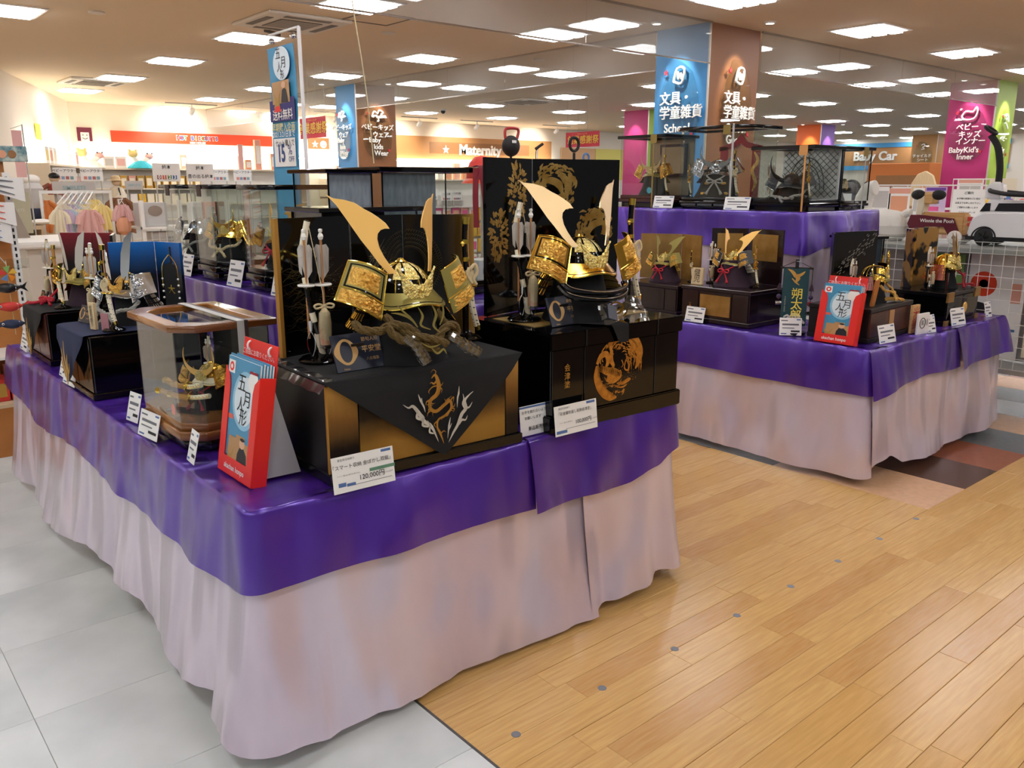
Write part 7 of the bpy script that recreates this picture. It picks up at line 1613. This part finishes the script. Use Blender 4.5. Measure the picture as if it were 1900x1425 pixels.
bp([(-.17, 1.78), (.18, 1.80), (.18, 1.56), (-.17, 1.56)], 'banner_violet'); bp([(-.12, 1.74), (.12, 1.75), (.12, 1.98), (-.12, 1.97)], 'cover_tan', .013); bp([(.0, 1.75), (.1, 1.75), (.08, 1.88), (.05, 1.9), (.02, 1.88)], 'cover_kimono', .014); bp([(.045 + .03 * math.cos(2 * PI * i / 16), 1.93 + .035 * math.sin(2 * PI * i / 16)) for i in range(16)], 'cover_skin', .015); bp([(-.1, 1.7), (-.01, 1.7), (-.03, 1.78), (0, 1.88), (-.05, 1.8), (-.1, 1.87), (-.08, 1.77)], 'cover_gold', .015); bp([(-.1, 1.66), (0, 1.66), (-.02, 1.72), (-.08, 1.72)], 'red_card', .016)
text('送料無料', .07, 'letter_white', t, (.01, -.014, zf(1.62)), bold=.02); text('早期購入企画', .055, M('banner_gold', 'e6d890', .5), t, (.01, -.014, zf(1.49)), bold=.02); text('2021.3.21日まで', .045, 'letter_white', t, (.01, -.014, zf(1.42)), bold=.03)
bp([(-.14, 1.38), (.16, 1.38), (.16, 1.08), (-.14, 1.08)], 'paper', .013, 'printed_panel'); text('セット購入で', .045, 'ink', t, (.02, -.015, zf(1.325))); text('15', .15, M('banner_navy', '24407c', .5), t, (-.04, -.015, zf(1.215)), bold=.03, xs=.75); text('%', .085, 'banner_navy', t, (.085, -.015, zf(1.25))); text('OFF', .045, 'banner_navy', t, (.1, -.015, zf(1.155)))
# ---- hanging red sale banners
def red_banner(label, loc, w_):
    t = thing('hanging_banner', label, 'banner', loc, W); h = .25
    MB().grid(lambda u, v: (-w_ / 2 + w_ * u, .008 * math.sin(u * 11), -h * v), 14, 4, .002).build('banner_cloth', M('banner_red', 'cf2340', .55), t)
    text('創業感謝祭', .15, M('banner_yellow', 'f2d04a', .5), t, (.02, -.014, -h * .56), bold=.03); text('アカチャンホンポ', .03, 'banner_yellow', t, (0, -.014, -h * .15))
    for s in (-1, -.3, .3, 1): MB().cyl((s * w_ * .46, 0, 0), (s * w_ * .46, 0, 3.0 - loc[2]), .0018, n=4).build('hanging_wire', 'post_grey', t)
red_banner('red hanging sale banner beside kids wear pillar', (5.25, 10.02, 2.31), .70); red_banner('red hanging sale banner behind the black ring handle', (10.6, 10.55, 2.36), .82)
# hanging cord from ceiling to ribboned case
tag(MB().tube(smooth([(1.985, 3.25, 1.585), (1.965, 3.26, 1.9), (1.92, 3.28, 2.3), (1.9, 3.3, 2.7), (1.89, 3.3, 3.0)], 6), .0028, 5).build('pull_cord', 'cord_beige', None), 'pale cord hanging from ceiling down to ribboned case', 'cord')
# ------------------------------------------------------------------ signs on the pillars
glass('sign_acrylic', 'f0f3f2', .04, .3)
M('star_red', 'd42a34', .4)
def pillar_sign(label, loc, rz, w_, h, icon, jp, en, jsz, esz, lime=False):
    """bean-shaped clear board with white cut-out lettering; local x right, front -y, origin at its centre"""
    t = thing('pillar_sign', label, 'sign', loc, rz); n = 32
    out = [(w_ * .5 * math.cos(a) * (1 - .22 * math.sin(a)) + (-.14 * w_ if math.sin(a) > .75 else 0) * (math.sin(a) - .75) * 4, h * .5 * math.sin(a)) for a in [2 * PI * i / n for i in range(n)]]
    MB().prism(out, -.03, -.022).build('acrylic_board', 'sign_acrylic', t, smooth_=False)
    for x, z in ((-w_ * .32, h * .36), (w_ * .38, -h * .33)):
        MB().cyl((x, -.036, z), (x, .0, z), .006, n=6).build('fixing_pin', 'chrome', t); MB().prism(star(x, z, .03), -.044, -.036).build('red_star', 'star_red', t, smooth_=False)
    for pts in icon: MB().tube(smooth([(x * w_, -.04, h * .3 + z * w_) for x, z in pts], 3), .013, 6).build('outline_drawing', 'letter_white', t)
    for i, ln in enumerate(jp): text(ln[0], jsz, 'letter_white', t, (ln[1] * w_, -.036, ln[2] * h), ext=.006, bold=.035, name='sign_letters')
    for i, ln in enumerate(en): text(ln[0], esz, 'letter_white', t, (ln[1] * w_, -.036, ln[2] * h), ext=.004, bold=.01, name='sign_letters')
    return t
note = [[(-.12, -.08), (-.04, .16), (.14, .14), (.08, -.12), (-.12, -.08)], [(-.02, .1), (.0, -.04), (.06, .06), (.08, -.05)]]
school = [('文具・', -.06, .06), ('学童雑貨', .08, -.1)]
pillar_sign('school goods sign on blue face of the school goods pillar', (6.998, 5.60, 2.27), W, .50, .86, note, school, [('School', 0, -.27), ('Goods', 0, -.4)], .135, .12)
pillar_sign('school goods sign on brown face of the school goods pillar', (7.45, 5.268, 2.27), 0, .50, .86, note, school, [('School', 0, -.27), ('Goods', 0, -.4)], .135, .12)
baby = [[(-.2, 0), (-.12, .16), (0, .1), (.06, .2), (.2, .14), (.1, .05), (.28, .02), (.0, -.02), (-.08, .04), (-.2, 0)], [(-.04, .06), (.04, -.1), (-.02, -.12)]]
bk = [('ベビーキッズ', 0, .1), ('ウェア', .1, -.04)]
pillar_sign('baby and kids wear sign on blue face of the kids wear pillar', (6.998, 12.32, 2.28), W, .46, .8, baby, bk, [('Baby', -.12, -.14), ('kids', 0, -.27), ('Wear', .1, -.39)], .10, .11)
pillar_sign('baby and kids wear sign on brown face of the kids wear pillar', (7.36, 11.928, 2.28), 0, .52, .8, baby, bk, [('Baby', -.12, -.14), ('kids', 0, -.27), ('Wear', .1, -.39)], .10, .11)
horse = [[(-.2, .0), (-.1, .12), (.08, .1), (.16, .22), (.2, .1), (.14, -.06), (.0, -.1), (-.14, -.08), (-.2, 0)], [(-.25, .16), (-.22, .2)]]
pillar_sign('baby and kids inner sign on the pink pillar', (13.998, 5.61, 2.25), W, .56, .84, horse, [('ベビー', -.02, .1), ('キッズ', .06, -.03), ('インナー', .1, -.15)], [("BabyKid's", -.05, -.3), ('Inner', 0, -.42)], .11, .115)
pillar_sign('leafy baby wear sign on lime face beside pink pillar', (14.36, 5.268, 2.2), 0, .42, .8, [[(-.1, .1), (0, .2), (.1, .05)], [(.0, 0), (.12, .12), (.2, -.05)], [(-.05, -.1), (.1, -.2), (.2, -.3)]], [('ベビー', 0, -.05)], [("Baby", -.05, -.25), ('Gift', 0, -.38)], .09, .1)
pillar_sign('child seat sign on tan pillar face', (27.898, 12.5, 2.35), W, .62, .9, [[(-.08, .1), (.05, .16), (.1, .05), (-.02, 0), (.1, -.08), (-.06, -.1)]], [('チャイルド', 0, -.0), ('シート', .05, -.14)], [('Child', 0, -.3)], .12, .12)
# pillar downlights: short spot bodies on the ceiling, each with its beam
def spot(label, loc, aim, watts, size=50):
    t = thing('ceiling_spot', label, 'spotlight', loc)
    MB().lathe([(.055, 0), (.055, -.012), (.04, -.02), (.04, -.004)], 18).build('rim', 'white', t); MB().lathe([(.0, -.006), (.04, -.006), (.04, -.004), (0, -.004)], 16).build('lens', 'led_white', t)
    l = bpy.data.lights.new('spot_beam', 'SPOT'); l.energy = watts; l.spot_size = R(size); l.spot_blend = .7; l.shadow_soft_size = .03; l.color = (1, .95, .86)
    o = bpy.data.objects.new('spot_beam', l); COL.objects.link(o); o.parent = t; o.location = (0, 0, -.025)
    d = Vector(aim) - Vector(loc); o.rotation_euler = d.to_track_quat('-Z', 'Y').to_euler()
    return t
spot('ceiling spotlight washing blue face of near pillar', (6.62, 5.62, 3.0), (7.0, 5.62, 2.45), 52)
spot('ceiling spotlight washing brown face of near pillar', (7.42, 4.9, 3.0), (7.42, 5.27, 2.45), 52)
spot('ceiling spotlight washing blue face of the kids wear pillar', (6.6, 12.25, 3.0), (7.0, 12.25, 2.45), 48)
spot('ceiling spotlight washing brown face of the kids wear pillar', (7.36, 11.55, 3.0), (7.36, 11.93, 2.45), 48)
spot('ceiling spotlight washing the pink pillar', (13.6, 5.6, 3.0), (14, 5.6, 2.45), 52)
spot('ceiling spotlight washing the lime pillar face', (14.35, 4.88, 3.0), (14.35, 5.27, 2.4), 72)
spot('ceiling spotlight washing the orange pillar face', (20.5, 12.35, 3.0), (20.9, 12.35, 2.4), 57)
spot('ceiling spotlight washing the violet pillar face', (21.25, 11.65, 3.0), (21.25, 12.05, 2.4), 57)
spot('ceiling spotlight washing pink pillar without lettering', (13.65, 12.4, 3.0), (14.05, 12.4, 2.4), 48)
# track spots by the back wall
for i, x in enumerate((6.3, 9.4, 11.6, 13.3, 16.0)):
    t = thing('track_spot', 'white track spotlight aimed at back wall near ceiling', 'spotlight', (x, 16.9, 2.98), 0, 'track spotlights along the back wall')
    MB().b(-.5, .5, -.015, .015, 0, .02).build('track', 'post_grey', t, smooth_=False); MB().tube([(0, 0, 0), (0, 0, -.07)], .012, 8).build('stem', 'white', t); MB().tube([(0, -.04, -.09), (0, .07, -.16)], .045, 12).build('head', 'white', t)
    l = bpy.data.lights.new('spot_beam', 'SPOT'); l.energy = 90; l.spot_size = R(95); l.spot_blend = .8; l.shadow_soft_size = .05; l.color = (1, .93, .8); o = bpy.data.objects.new('spot_beam', l); COL.objects.link(o); o.parent = t; o.location = (0, .09, -.17); o.rotation_euler = (Vector((0, 1.0, -.5))).to_track_quat('-Z', 'Y').to_euler()
# ------------------------------------------------------------------ ceiling fittings
M('ac_white', 'd9d2c6', .5); M('ac_dark', '6a6258', .6)
def aircon(label, x, y, s_=.42):
    t = thing('air_conditioner', label, 'air conditioner', (x, y, 3.0)); MB().b(-s_, s_, -s_, s_, -.03, 0).build('cover', 'ac_white', t, bevel=.01)
    MB().b(-s_ * .5, s_ * .5, -s_ * .5, s_ * .5, -.035, -.03).build('grille', 'ac_dark', t, smooth_=False)
    for a in range(4): MB().b(-s_ * .55, s_ * .55, -s_ * .86, -s_ * .7, -.034, -.029).build('air_slot', 'ac_dark', t, rot=(0, 0, a * PI / 2), smooth_=False)
    for i in range(9): MB().b(-s_ * .48, s_ * .48, -s_ * .45 + i * s_ * .11, -s_ * .43 + i * s_ * .11, -.038, -.035).build('grille_bar', 'ac_white', t, smooth_=False)
aircon('square ceiling air conditioner above the tall sale banner', 3.95, 7.85); aircon('square ceiling air conditioner near the angled wall', 3.85, 14.2); aircon('square ceiling air conditioner beyond the glass screen', 10.85, 12.3)
for x, y, lab in ((4.97, 7.76, 'near the tall banner'), (2.41, 8.57, 'near the angled wall'), (7.42, 8.17, 'behind the glass screen')):
    t = thing('ceiling_sensor', 'flat round ceiling sensor ' + lab, 'sensor', (x, y, 3.0)); MB().lathe([(.07, 0), (.07, -.012), (.03, -.022), (0, -.022)], 18).build('sensor_dome', 'ac_white', t)
t = thing('access_hatch', 'square framed access hatch in ceiling by glass screen', 'ceiling hatch', (4.5, 7.2, 3.0))
for a in range(4): MB().b(-.25, .25, -.25, -.238, -.006, 0).build('hatch_edge', 'ac_dark', t, rot=(0, 0, a * PI / 2), smooth_=False)
t = thing('dome_camera', 'small dark dome camera on ceiling near the air conditioner', 'camera', (10.75, 14.8, 3.0)); MB().lathe([(.07, 0), (.07, -.02), (.05, -.03)], 14).build('mount', 'white', t); MB().sph((0, 0, -.04), .05, nu=12, nv=8).build('dome', 'black_plastic', t)
for x, y in ((4.04, 8.47), (7.22, 14.23)):
    t = thing('ceiling_rail', 'short dark ceiling rail bracket', 'bracket', (x, y, 3.0), .6, 'dark rail brackets on the ceiling'); MB().b(-.14, .14, -.012, .012, -.03, 0).build('rail', 'ac_dark', t, smooth_=False)
# ------------------------------------------------------------------ toy shelf at the right of the name banner table
t = thing('toy_display_shelf', 'clear-edged toy shelf with wire mesh sides beyond the name banner table', 'shelf', (6.3, 2.45, 0)); M('shelf_grey', 'a9a8a4', .4)
MB().b(-.38, .5, -1.35, 1.0, 1.05, 1.085).build('shelf_top', 'shelf_grey', t, bevel=.004); MB().b(-.4, -.395, -1.35, 1.0, 1.05, 1.14).build('acrylic_lip', 'acrylic', t, smooth_=False)
for y in (-.68, .95): MB().cyl((-.36, y, 0), (-.36, y, 1.05), .014, n=10).build('chrome_leg', 'chrome', t); MB().lathe([(.045, 0), (.045, .008), (.014, .02)], 14).build('leg_foot', 'chrome', t, (-.36, y, 0))
MB().b(-.36, .5, -1.35, 1.0, .28, .31).build('lower_shelf', 'shelf_grey', t, smooth_=False)
mesh = MB()
for i in range(33): MB().cyl((-.385, -1.3 + i * .07, .32), (-.385, -1.3 + i * .07, 1.13), .0022, n=5).build('mesh_wire', 'wire_white', t)
for j in range(12): MB().cyl((-.387, -1.33, .32 + j * .0735), (-.387, .97, .32 + j * .0735), .0022, n=5).build('mesh_wire', 'wire_white', t)
MB().b(-.05, -.04, -1.3, .95, .32, 1.04).build('back_board', 'pack_grey', t, smooth_=False)
def poster(label, y, z, w_, h, mt, marks, x=6.19):
    t = thing('poster_card', label, 'poster', (x, y, z), W); MB().b(-w_ / 2, w_ / 2, 0, .004, 0, h).build('card', mt, t, smooth_=False)
    for kind, cx, cz, s_, m in marks:
        k = MB()
        if kind == 'o': k.at((cx, -.001, cz), (PI / 2, 0, 0)).lathe([(0, 0), (s_, 0), (s_, .001), (0, .001)], 20)
        else: k.b(cx - s_, cx + s_, -.0012, 0, cz - s_ * kind[1], cz + s_ * kind[1])
        k.build('printed_mark', m, t, smooth_=False)
poster('tall white poster with red round face print behind wire mesh', 2.18, .33, .36, .70, 'paper', [('o', -.08, .50, .085, 'sign_red'), ('o', -.08, .50, .03, 'pack_salmon'), ('o', -.10, .28, .095, 'ink'), (('r', .15), .09, .2, .06, 'pack_blue'), (('r', 2.2), .13, .45, .03, 'pack_salmon'), (('r', .2), -.05, .06, .1, 'pack_green')])
poster('green leaf poster behind wire mesh', 2.50, .62, .2, .4, 'pack_green', [(('r', .3), .02, .32, .06, 'star_red'), (('r', .8), 0, .12, .06, 'pastel_mint'), ('o', -.03, .05, .04, 'pack_white')])
poster('white poster with black calligraphy behind gold cloud screen', 2.68, .62, .14, .36, 'paper', [(('r', 1.6), 0, .2, .035, 'ink'), (('r', .1), 0, .2, .05, 'paper')])
poster('small pastel cards row behind wire mesh', 1.82, .36, .3, .6, 'pastel_cream', [(('r', .6), -.05, .35, .08, 'letter_orange'), (('r', .3), .05, .15, .08, 'pack_red')])
# white plush ride-on animal
ZS = 1.086
t = thing('plush_animal', 'white plush long-necked animal seat on toy shelf', 'plush toy', (6.3, 3.06, ZS), W); wp = M('plush_white', 'e9e6de', .95, bump=.2, bscale=120)
MB().lathe([(.0, .0), (.14, .0), (.19, .05), (.2, .11), (.17, .17), (.1, .215), (0, .23)], 24).at((0, 0, 0)).build('body', wp, t)
MB().tube(smooth([(-.13, 0, .12), (-.17, 0, .22), (-.165, 0, .31), (-.13, 0, .37), (-.08, 0, .385)], 6), [.075] * 6 + [.065] * 7 + [.06] * 6 + [.055] * 5 + [.035], 14).build('neck', wp, t)
MB().tube(smooth([(.13, 0, .17), (.17, 0, .2), (.2, 0, .205)], 4), .03, 10).build('tail', wp, t)
# wooden ride-on
t = thing('ride_on_toy', 'wooden ride-on animal with maroon frame and white wheels', 'ride-on toy', (6.28, 2.65, ZS), W)
MB().prism([(-.19, .13), (-.17, .09), (-.09, .09), (-.06, .115), (.07, .115), (.11, .05), (.19, .05), (.13, .175), (-.11, .195), (-.17, .195)], -.07, -.05).build('side_frame', M('maroon', '5f1426', .4), t, bevel=.003)
MB().prism([(-.19, .13), (-.17, .09), (-.09, .09), (-.06, .115), (.07, .115), (.11, .05), (.19, .05), (.13, .175), (-.11, .195), (-.17, .195)], .05, .07).build('side_frame', 'maroon', t, bevel=.003)
MB().b(-.1, .2, -.05, .05, .06, .215).build('seat_box', 'wood_light', t, bevel=.012, seg=2); MB().prism([(-.15, .18), (-.1, .18), (-.085, .33), (-.14, .33)], -.045, .045).build('neck', 'pastel_cream', t, bevel=.006)
MB().b(-.10, -.03, -.05, .05, .27, .355).build('head', 'wood_light', t, bevel=.01)
for s in (-1, 1): MB().sph((-.075 + s * .072, -.03, .335), .05, .035, .036, 14, 10).build('ear', 'black_foam', t)
text('Winnie the Pooh', .034, 'letter_white', t, (.02, -.072, .155), bold=.02)
for x in (-.13, .16):
    for s in (-1, 1): w_ = MB().at((x, s * .088, .047), (PI / 2, 0, 0)).lathe([(0, -.014), (.04, -.014), (.047, -.008), (.047, .008), (.04, .014), (0, .014)], 22).build('wheel', 'cloth_white', t); MB().at((x, s * .104, .047), (PI / 2, 0, 0)).lathe([(0, -.003), (.013, -.003), (.013, .003), (0, .003)], 14).build('hub', 'taupe', w_)
# white toy car with push handle
t = thing('toy_car', 'white ride-on toy car with tall black push handle', 'toy car', (6.3, 2.07, ZS), W, None, .85)     # local x runs towards the car's nose
k = MB(); prof = [(-.40, .075), (-.385, .17), (-.36, .235), (-.28, .27), (.1, .275), (.36, .255), (.42, .2), (.44, .1), (.43, .05), (-.38, .05)]
k.prism(prof, -.15, .15); k.build('body_shell', 'white_gloss', t, bevel=.02, seg=3)
k = MB(); k.prism([(-.335, .262), (-.29, .345), (-.26, .36), (.02, .36), (.13, .268)], -.125, .125); k.build('roof', 'white_gloss', t, bevel=.015, seg=2)
for s in (-1, 1):
    MB().prism([(-.215, .275), (-.19, .335), (.0, .338), (.08, .275)], s * .128 - .004, s * .128 + .004).build('side_window', 'black_plastic', t, smooth_=False); MB().prism([(-.325, .268), (-.285, .335), (-.25, .335), (-.25, .272)], s * .128 - .004, s * .128 + .004).build('side_window', 'black_plastic', t, smooth_=False)
    MB().prism([(-.40, .045), (.43, .045), (.43, .075), (-.40, .075)], s * .152 - .004, s * .152 + .004).build('sill', 'black_plastic', t, smooth_=False)
    MB().b(-.405, -.385, s * .12 - .025, s * .12 + .025, .19, .225).build('tail_lamp', 'pack_red', t, bevel=.003); MB().b(-.405, -.39, s * .12 - .02, s * .12 + .02, .15, .175).build('tail_lamp', 'pack_red', t, bevel=.003)
    for x in (-.265, .27):
        a = MB(); a.prism([(x + .095 * math.cos(q), .06 + .095 * math.sin(q)) for q in [PI * i / 14 for i in range(15)]] + [(x + .085 * math.cos(q), .06 + .085 * math.sin(q)) for q in [PI - PI * i / 14 for i in range(15)]], s * .152 - .006, s * .152 + .006); a.build('wheel_arch', 'black_plastic', t, smooth_=False)
        w_ = MB().at((x, s * .135, .072), (PI / 2, 0, 0)).lathe([(0, -.028), (.055, -.028), (.072, -.018), (.072, .018), (.055, .028), (0, .028)], 22).build('wheel', 'black_foam', t)
        for q in range(5): MB().tube([(x, s * .166, .072), (x + .045 * math.cos(q * 2 * PI / 5), s * .166, .072 + .045 * math.sin(q * 2 * PI / 5))], .007, 5).build('spoke', 'black_plastic', w_)
MB().prism([(-.335, .36), (-.2, .36), (-.20, .46), (-.225, .5), (-.3, .5), (-.335, .46)], -.05, .05).build('handle_mount', 'white_gloss', t, bevel=.015, seg=2)
MB().tube(smooth([(-.26, 0, .48), (-.265, 0, .62), (-.30, 0, .77), (-.36, 0, .86)], 6), [.026] * 19, 12).build('push_bar', 'black_foam', t)
MB().tube([(-.365 + .05 * math.cos(2 * PI * i / 20) * .8, .055 * math.sin(2 * PI * i / 20), .90 - .03 * math.cos(2 * PI * i / 20)) for i in range(20)], .013, 8, closed=True).build('push_ring', 'black_foam', t)
for s in (-1, 1): MB().tube(smooth([(-.3, s * .045, .435), (-.26, s * .1, .425), (-.1, s * .19, .405), (.1, s * .2, .40)], 5), .017, 8).build('guard_rail', 'black_foam', t)
# ------------------------------------------------------------------ wire racks with info sheets further back
def rack(label, x, y0, y1, z0, z1, n, sheets, nm):
    t = thing('wire_rack', label, 'wire rack', (x, (y0 + y1) / 2, 0), W); w_ = y1 - y0
    for i in range(n + 1): MB().cyl((-w_ / 2 + w_ * i / n, 0, 0), (-w_ / 2 + w_ * i / n, 0, z1), .004, n=5).build('rack_wire', 'wire_white', t)
    for z in (.3, .6, .9, z0, z1): MB().b(-w_ / 2, w_ / 2, -.012, .012, z - .012, z).build('rack_rail', 'wire_white', t, smooth_=False)
    MB().b(-w_ / 2, w_ / 2, -.25, .0, z0 - .02, z0).build('rack_shelf', 'shelf_white', t, smooth_=False)
    for i, (cx, sw, sh, mt, rows) in enumerate(sheets):
        s_ = thing('info_sheet', rows[0], 'info sheet', (x - .016, (y0 + y1) / 2 - cx * w_, z0 + .01), W); MB().b(-sw / 2, sw / 2, 0, .003, 0, sh).build('sheet', mt, s_, smooth_=False)
        for kind, fx, fz, fw, fh, m in rows[1:]:
            if kind == '#': MB().b(fx * sw - fw * sw / 2, fx * sw + fw * sw / 2, -.001, 0, fz * sh - fh * sh / 2, fz * sh + fh * sh / 2).build('printed_area', m, s_, smooth_=False)
            else: text(kind, fh * sh, m, s_, (fx * sw, -.0015, fz * sh), bold=.01)
    return t
rack('white wire rack with info sheets behind the toy shelf', 8.0, 3.0, 4.1, 1.2, 1.49, 8, [
    (-.35, .2, .26, 'paper', ('white sheet with small product drawings on wire rack', ('#', 0, .55, .8, .6, 'pack_grey'))),
    (-.18, .2, .26, 'paper', ('sheet with coral heading and beige photo on wire rack', ('#', 0, .85, 1, .18, 'pack_salmon'), ('#', 0, .4, .8, .55, 'pastel_peach'))),
    (-.02, .1, .25, 'paper', ('narrow pale sheet with grey picture on wire rack', ('#', 0, .4, .8, .5, 'pack_grey'))),
    (.12, .19, .26, 'pastel_lilac', ('lilac sheet with blue and pink bars on wire rack', ('#', -.1, .7, .6, .15, 'pack_blue'), ('#', -.1, .5, .6, .15, 'pack_blue'), ('#', -.1, .25, .6, .15, 'pack_pink'), ('#', 0, .92, .9, .1, 'letter_violet'))),
    (.38, .27, .24, 'paper', ('white notice sheet with lines of print on wire rack', ('ご案内', 0, .86, 0, .11, 'ink'), ('お子様の座面のご使用は', 0, .66, 0, .075, 'ink'), ('店員までお申し付け下さい', 0, .5, 0, .075, 'ink'), ('ご理解をお願いします', 0, .34, 0, .075, 'ink'), ('アカチャンホンポ', 0, .16, 0, .075, 'ink')))], 'a')
rack('second white wire rack with toy sheets near the toy car', 9.5, 3.0, 3.9, 1.25, 1.55, 6, [(-.3, .26, .29, 'paper', ('sheet with stroller photos on the second wire rack', ('#', 0, .6, .8, .4, 'pack_grey'), ('#', 0, .9, .9, .12, 'pack_salmon'))), (.05, .26, .29, 'pastel_cream', ('cream sheet with brown prints on the second wire rack', ('#', -.1, .5, .5, .5, 'cloth_brown'), ('#', .25, .3, .2, .2, 'pack_blue'))), (.38, .24, .29, 'paper', ('white price sheet with red corner on the second wire rack', ('#', .25, .85, .3, .15, 'pack_red'), ('#', -.1, .45, .5, .5, 'pack_grey')))], 'b')
for i in range(14): goods('boxed baby goods on the low wire rack shelf', 'carton', 'cartons on the wire rack', (7.93, 3.1 + i * .07, .901 if i % 2 else .601), W, rg.choice(['pack_white', 'pack_red', 'pack_grey', 'pack_salmon', 'pack_pink']), .06, .1, .2, 'pack_white', 'carton')
for i, (mt, y) in enumerate((('pack_green', 3.05), ('pack_red', 3.16), ('letter_violet', 3.27), ('pack_blue', 3.38), ('pack_yellow', 3.5), ('pack_green', 3.6))):
    tag(MB().sph((0, 0, .052), .052, nu=12, nv=8).build('toy_ball', mt, None, (9.35, y, 1.25)), 'bright toy ball on the second wire rack shelf', 'toy ball', 'toy balls on the second wire rack')
# orange-brown cabinet and wooden seat back
t = thing('display_cabinet', 'tan cabinet with recessed window before the pink pillar', 'cabinet', (13.0, 6.2, 0), W); MB().b(-.45, .5, 0, .4, 0, 1.80).build('cabinet_body', 'cloth_orange', t, bevel=.01); MB().b(-.3, .36, -.004, 0, 1.2, 1.62).build('recess', 'panel_recess', t, smooth_=False)
t = thing('wooden_seat', 'pale wooden seat back with round top beside tan cabinet', 'chair', (11.3, 5.0, 0), W); MB().prism([(-.2, 1.2), (.16, 1.2), (.16, 1.45), (.1, 1.6), (0, 1.66), (-.1, 1.62), (-.17, 1.5)], 0, .04).build('seat_back', 'wood_pale', t, bevel=.01); MB().b(-.2, -.16, 0, .04, 0, 1.2).build('leg', 'wood_pale', t); MB().b(.12, .16, 0, .04, 0, 1.2).build('leg', 'wood_pale', t); MB().prism([(-.08, 1.25), (.06, 1.25), (.06, 1.42), (0, 1.48), (-.06, 1.44)], -.006, 0).build('seat_pad', 'pastel_peach', t, smooth_=False)
# far stroller corner with blue-banded wall
wr = struct('wall_far', MB().b(29.5, 29.7, 10.0, 17.99, 0, 3.0), 'wall_cream')
t = thing('wall_sign', 'brown sign band reading Baby Car between sky-blue stripes', 'sign', (29.49, 14.6, 2.1), W); MB().b(-2.4, 2.4, -.02, 0, .0, .62).build('panel', 'panel_maternity', t, smooth_=False); text('Baby Car', .42, 'letter_white', t, (-.25, -.05, .32), ext=.015, bold=.03)
for z in (-.14, .62): MB().b(-2.6, 2.6, -.05, 0, z, z + .15).build('blue_stripe', M('stripe_blue', '4aa0d8', .5), t, smooth_=False)
t = thing('wall_sign', 'second brown sign band with sky-blue stripes beyond Baby Car sign', 'sign', (29.49, 11.2, 2.1), W); MB().b(-.8, .7, -.02, 0, .0, .62).build('panel', 'panel_maternity', t, smooth_=False); MB().b(-.8, .7, -.05, 0, -.14, .01).build('blue_stripe', 'stripe_blue', t, smooth_=False); MB().b(-.8, .7, -.05, 0, .62, .77).build('blue_stripe', 'stripe_blue', t, smooth_=False)
def stroller(loc, hood):
    t = thing('stroller', 'dark folding stroller with rounded hood and white price sheet', 'stroller', loc, W, 'strollers below the Baby Car sign')
    MB().sph((0, 0, 1.0), .26, .3, .27, 16, 10).build('hood', hood, t); MB().b(-.22, .22, -.28, .1, .45, .85).build('seat', 'cloth_navy', t, bevel=.05); MB().b(-.2, .2, -.34, -.33, .55, .85).build('price_sheet', 'paper', t, smooth_=False)
    for s in (-1, 1):
        MB().tube([(s * .24, .35, 1.15), (s * .24, 0, .6), (s * .24, -.3, .1)], .015, 6).build('frame_tube', 'black_plastic', t)
        for y in (-.3, .3): MB().at((s * .24, y, .1), (0, PI / 2, 0)).lathe([(0, -.02), (.09, -.02), (.1, 0), (.09, .02), (0, .02)], 14).build('wheel', 'black_foam', t)
for i in range(6): stroller((25.0, 12.0 + i * .62, .35), ['black_foam', 'cloth_navy', 'black_foam', 'pack_grey', 'black_foam', 'black_foam'][i])
tag(MB().b(24.5, 25.5, 11.5, 16.0, 0, .35).build('display_plinth', 'shelf_white', None), 'low white plinth carrying the row of strollers', 'plinth')
# boxes of goods lining the far side
for i in range(22):
    goods('stacked nappy carton by the far wall shelves', 'carton', 'nappy cartons far back', (20 + (i % 11) * .5, 17.4, .0 + (i // 11) * .62), 0, rg.choice(['pack_white', 'pack_green', 'pack_blue', 'pack_yellow']), .46, .4, .6, 'pack_white', 'carton')
t = thing('wall_panel_yellow', 'yellow and tan wall panels between red banner and case', 'wall panel', (19.8, 17.98, 1.6)); MB().b(-1.2, .7, -.03, 0, 0, .9).build('panel', M('panel_yellow', 'e3d873', .6), t, smooth_=False); MB().b(-2.6, -1.22, -.03, 0, 0, .9).build('panel', M('panel_tan', 'dcae80', .6), t, smooth_=False); MB().b(-1.9, -1.7, -.04, -.03, .2, .5).build('blue_square', 'pack_blue', t, smooth_=False)
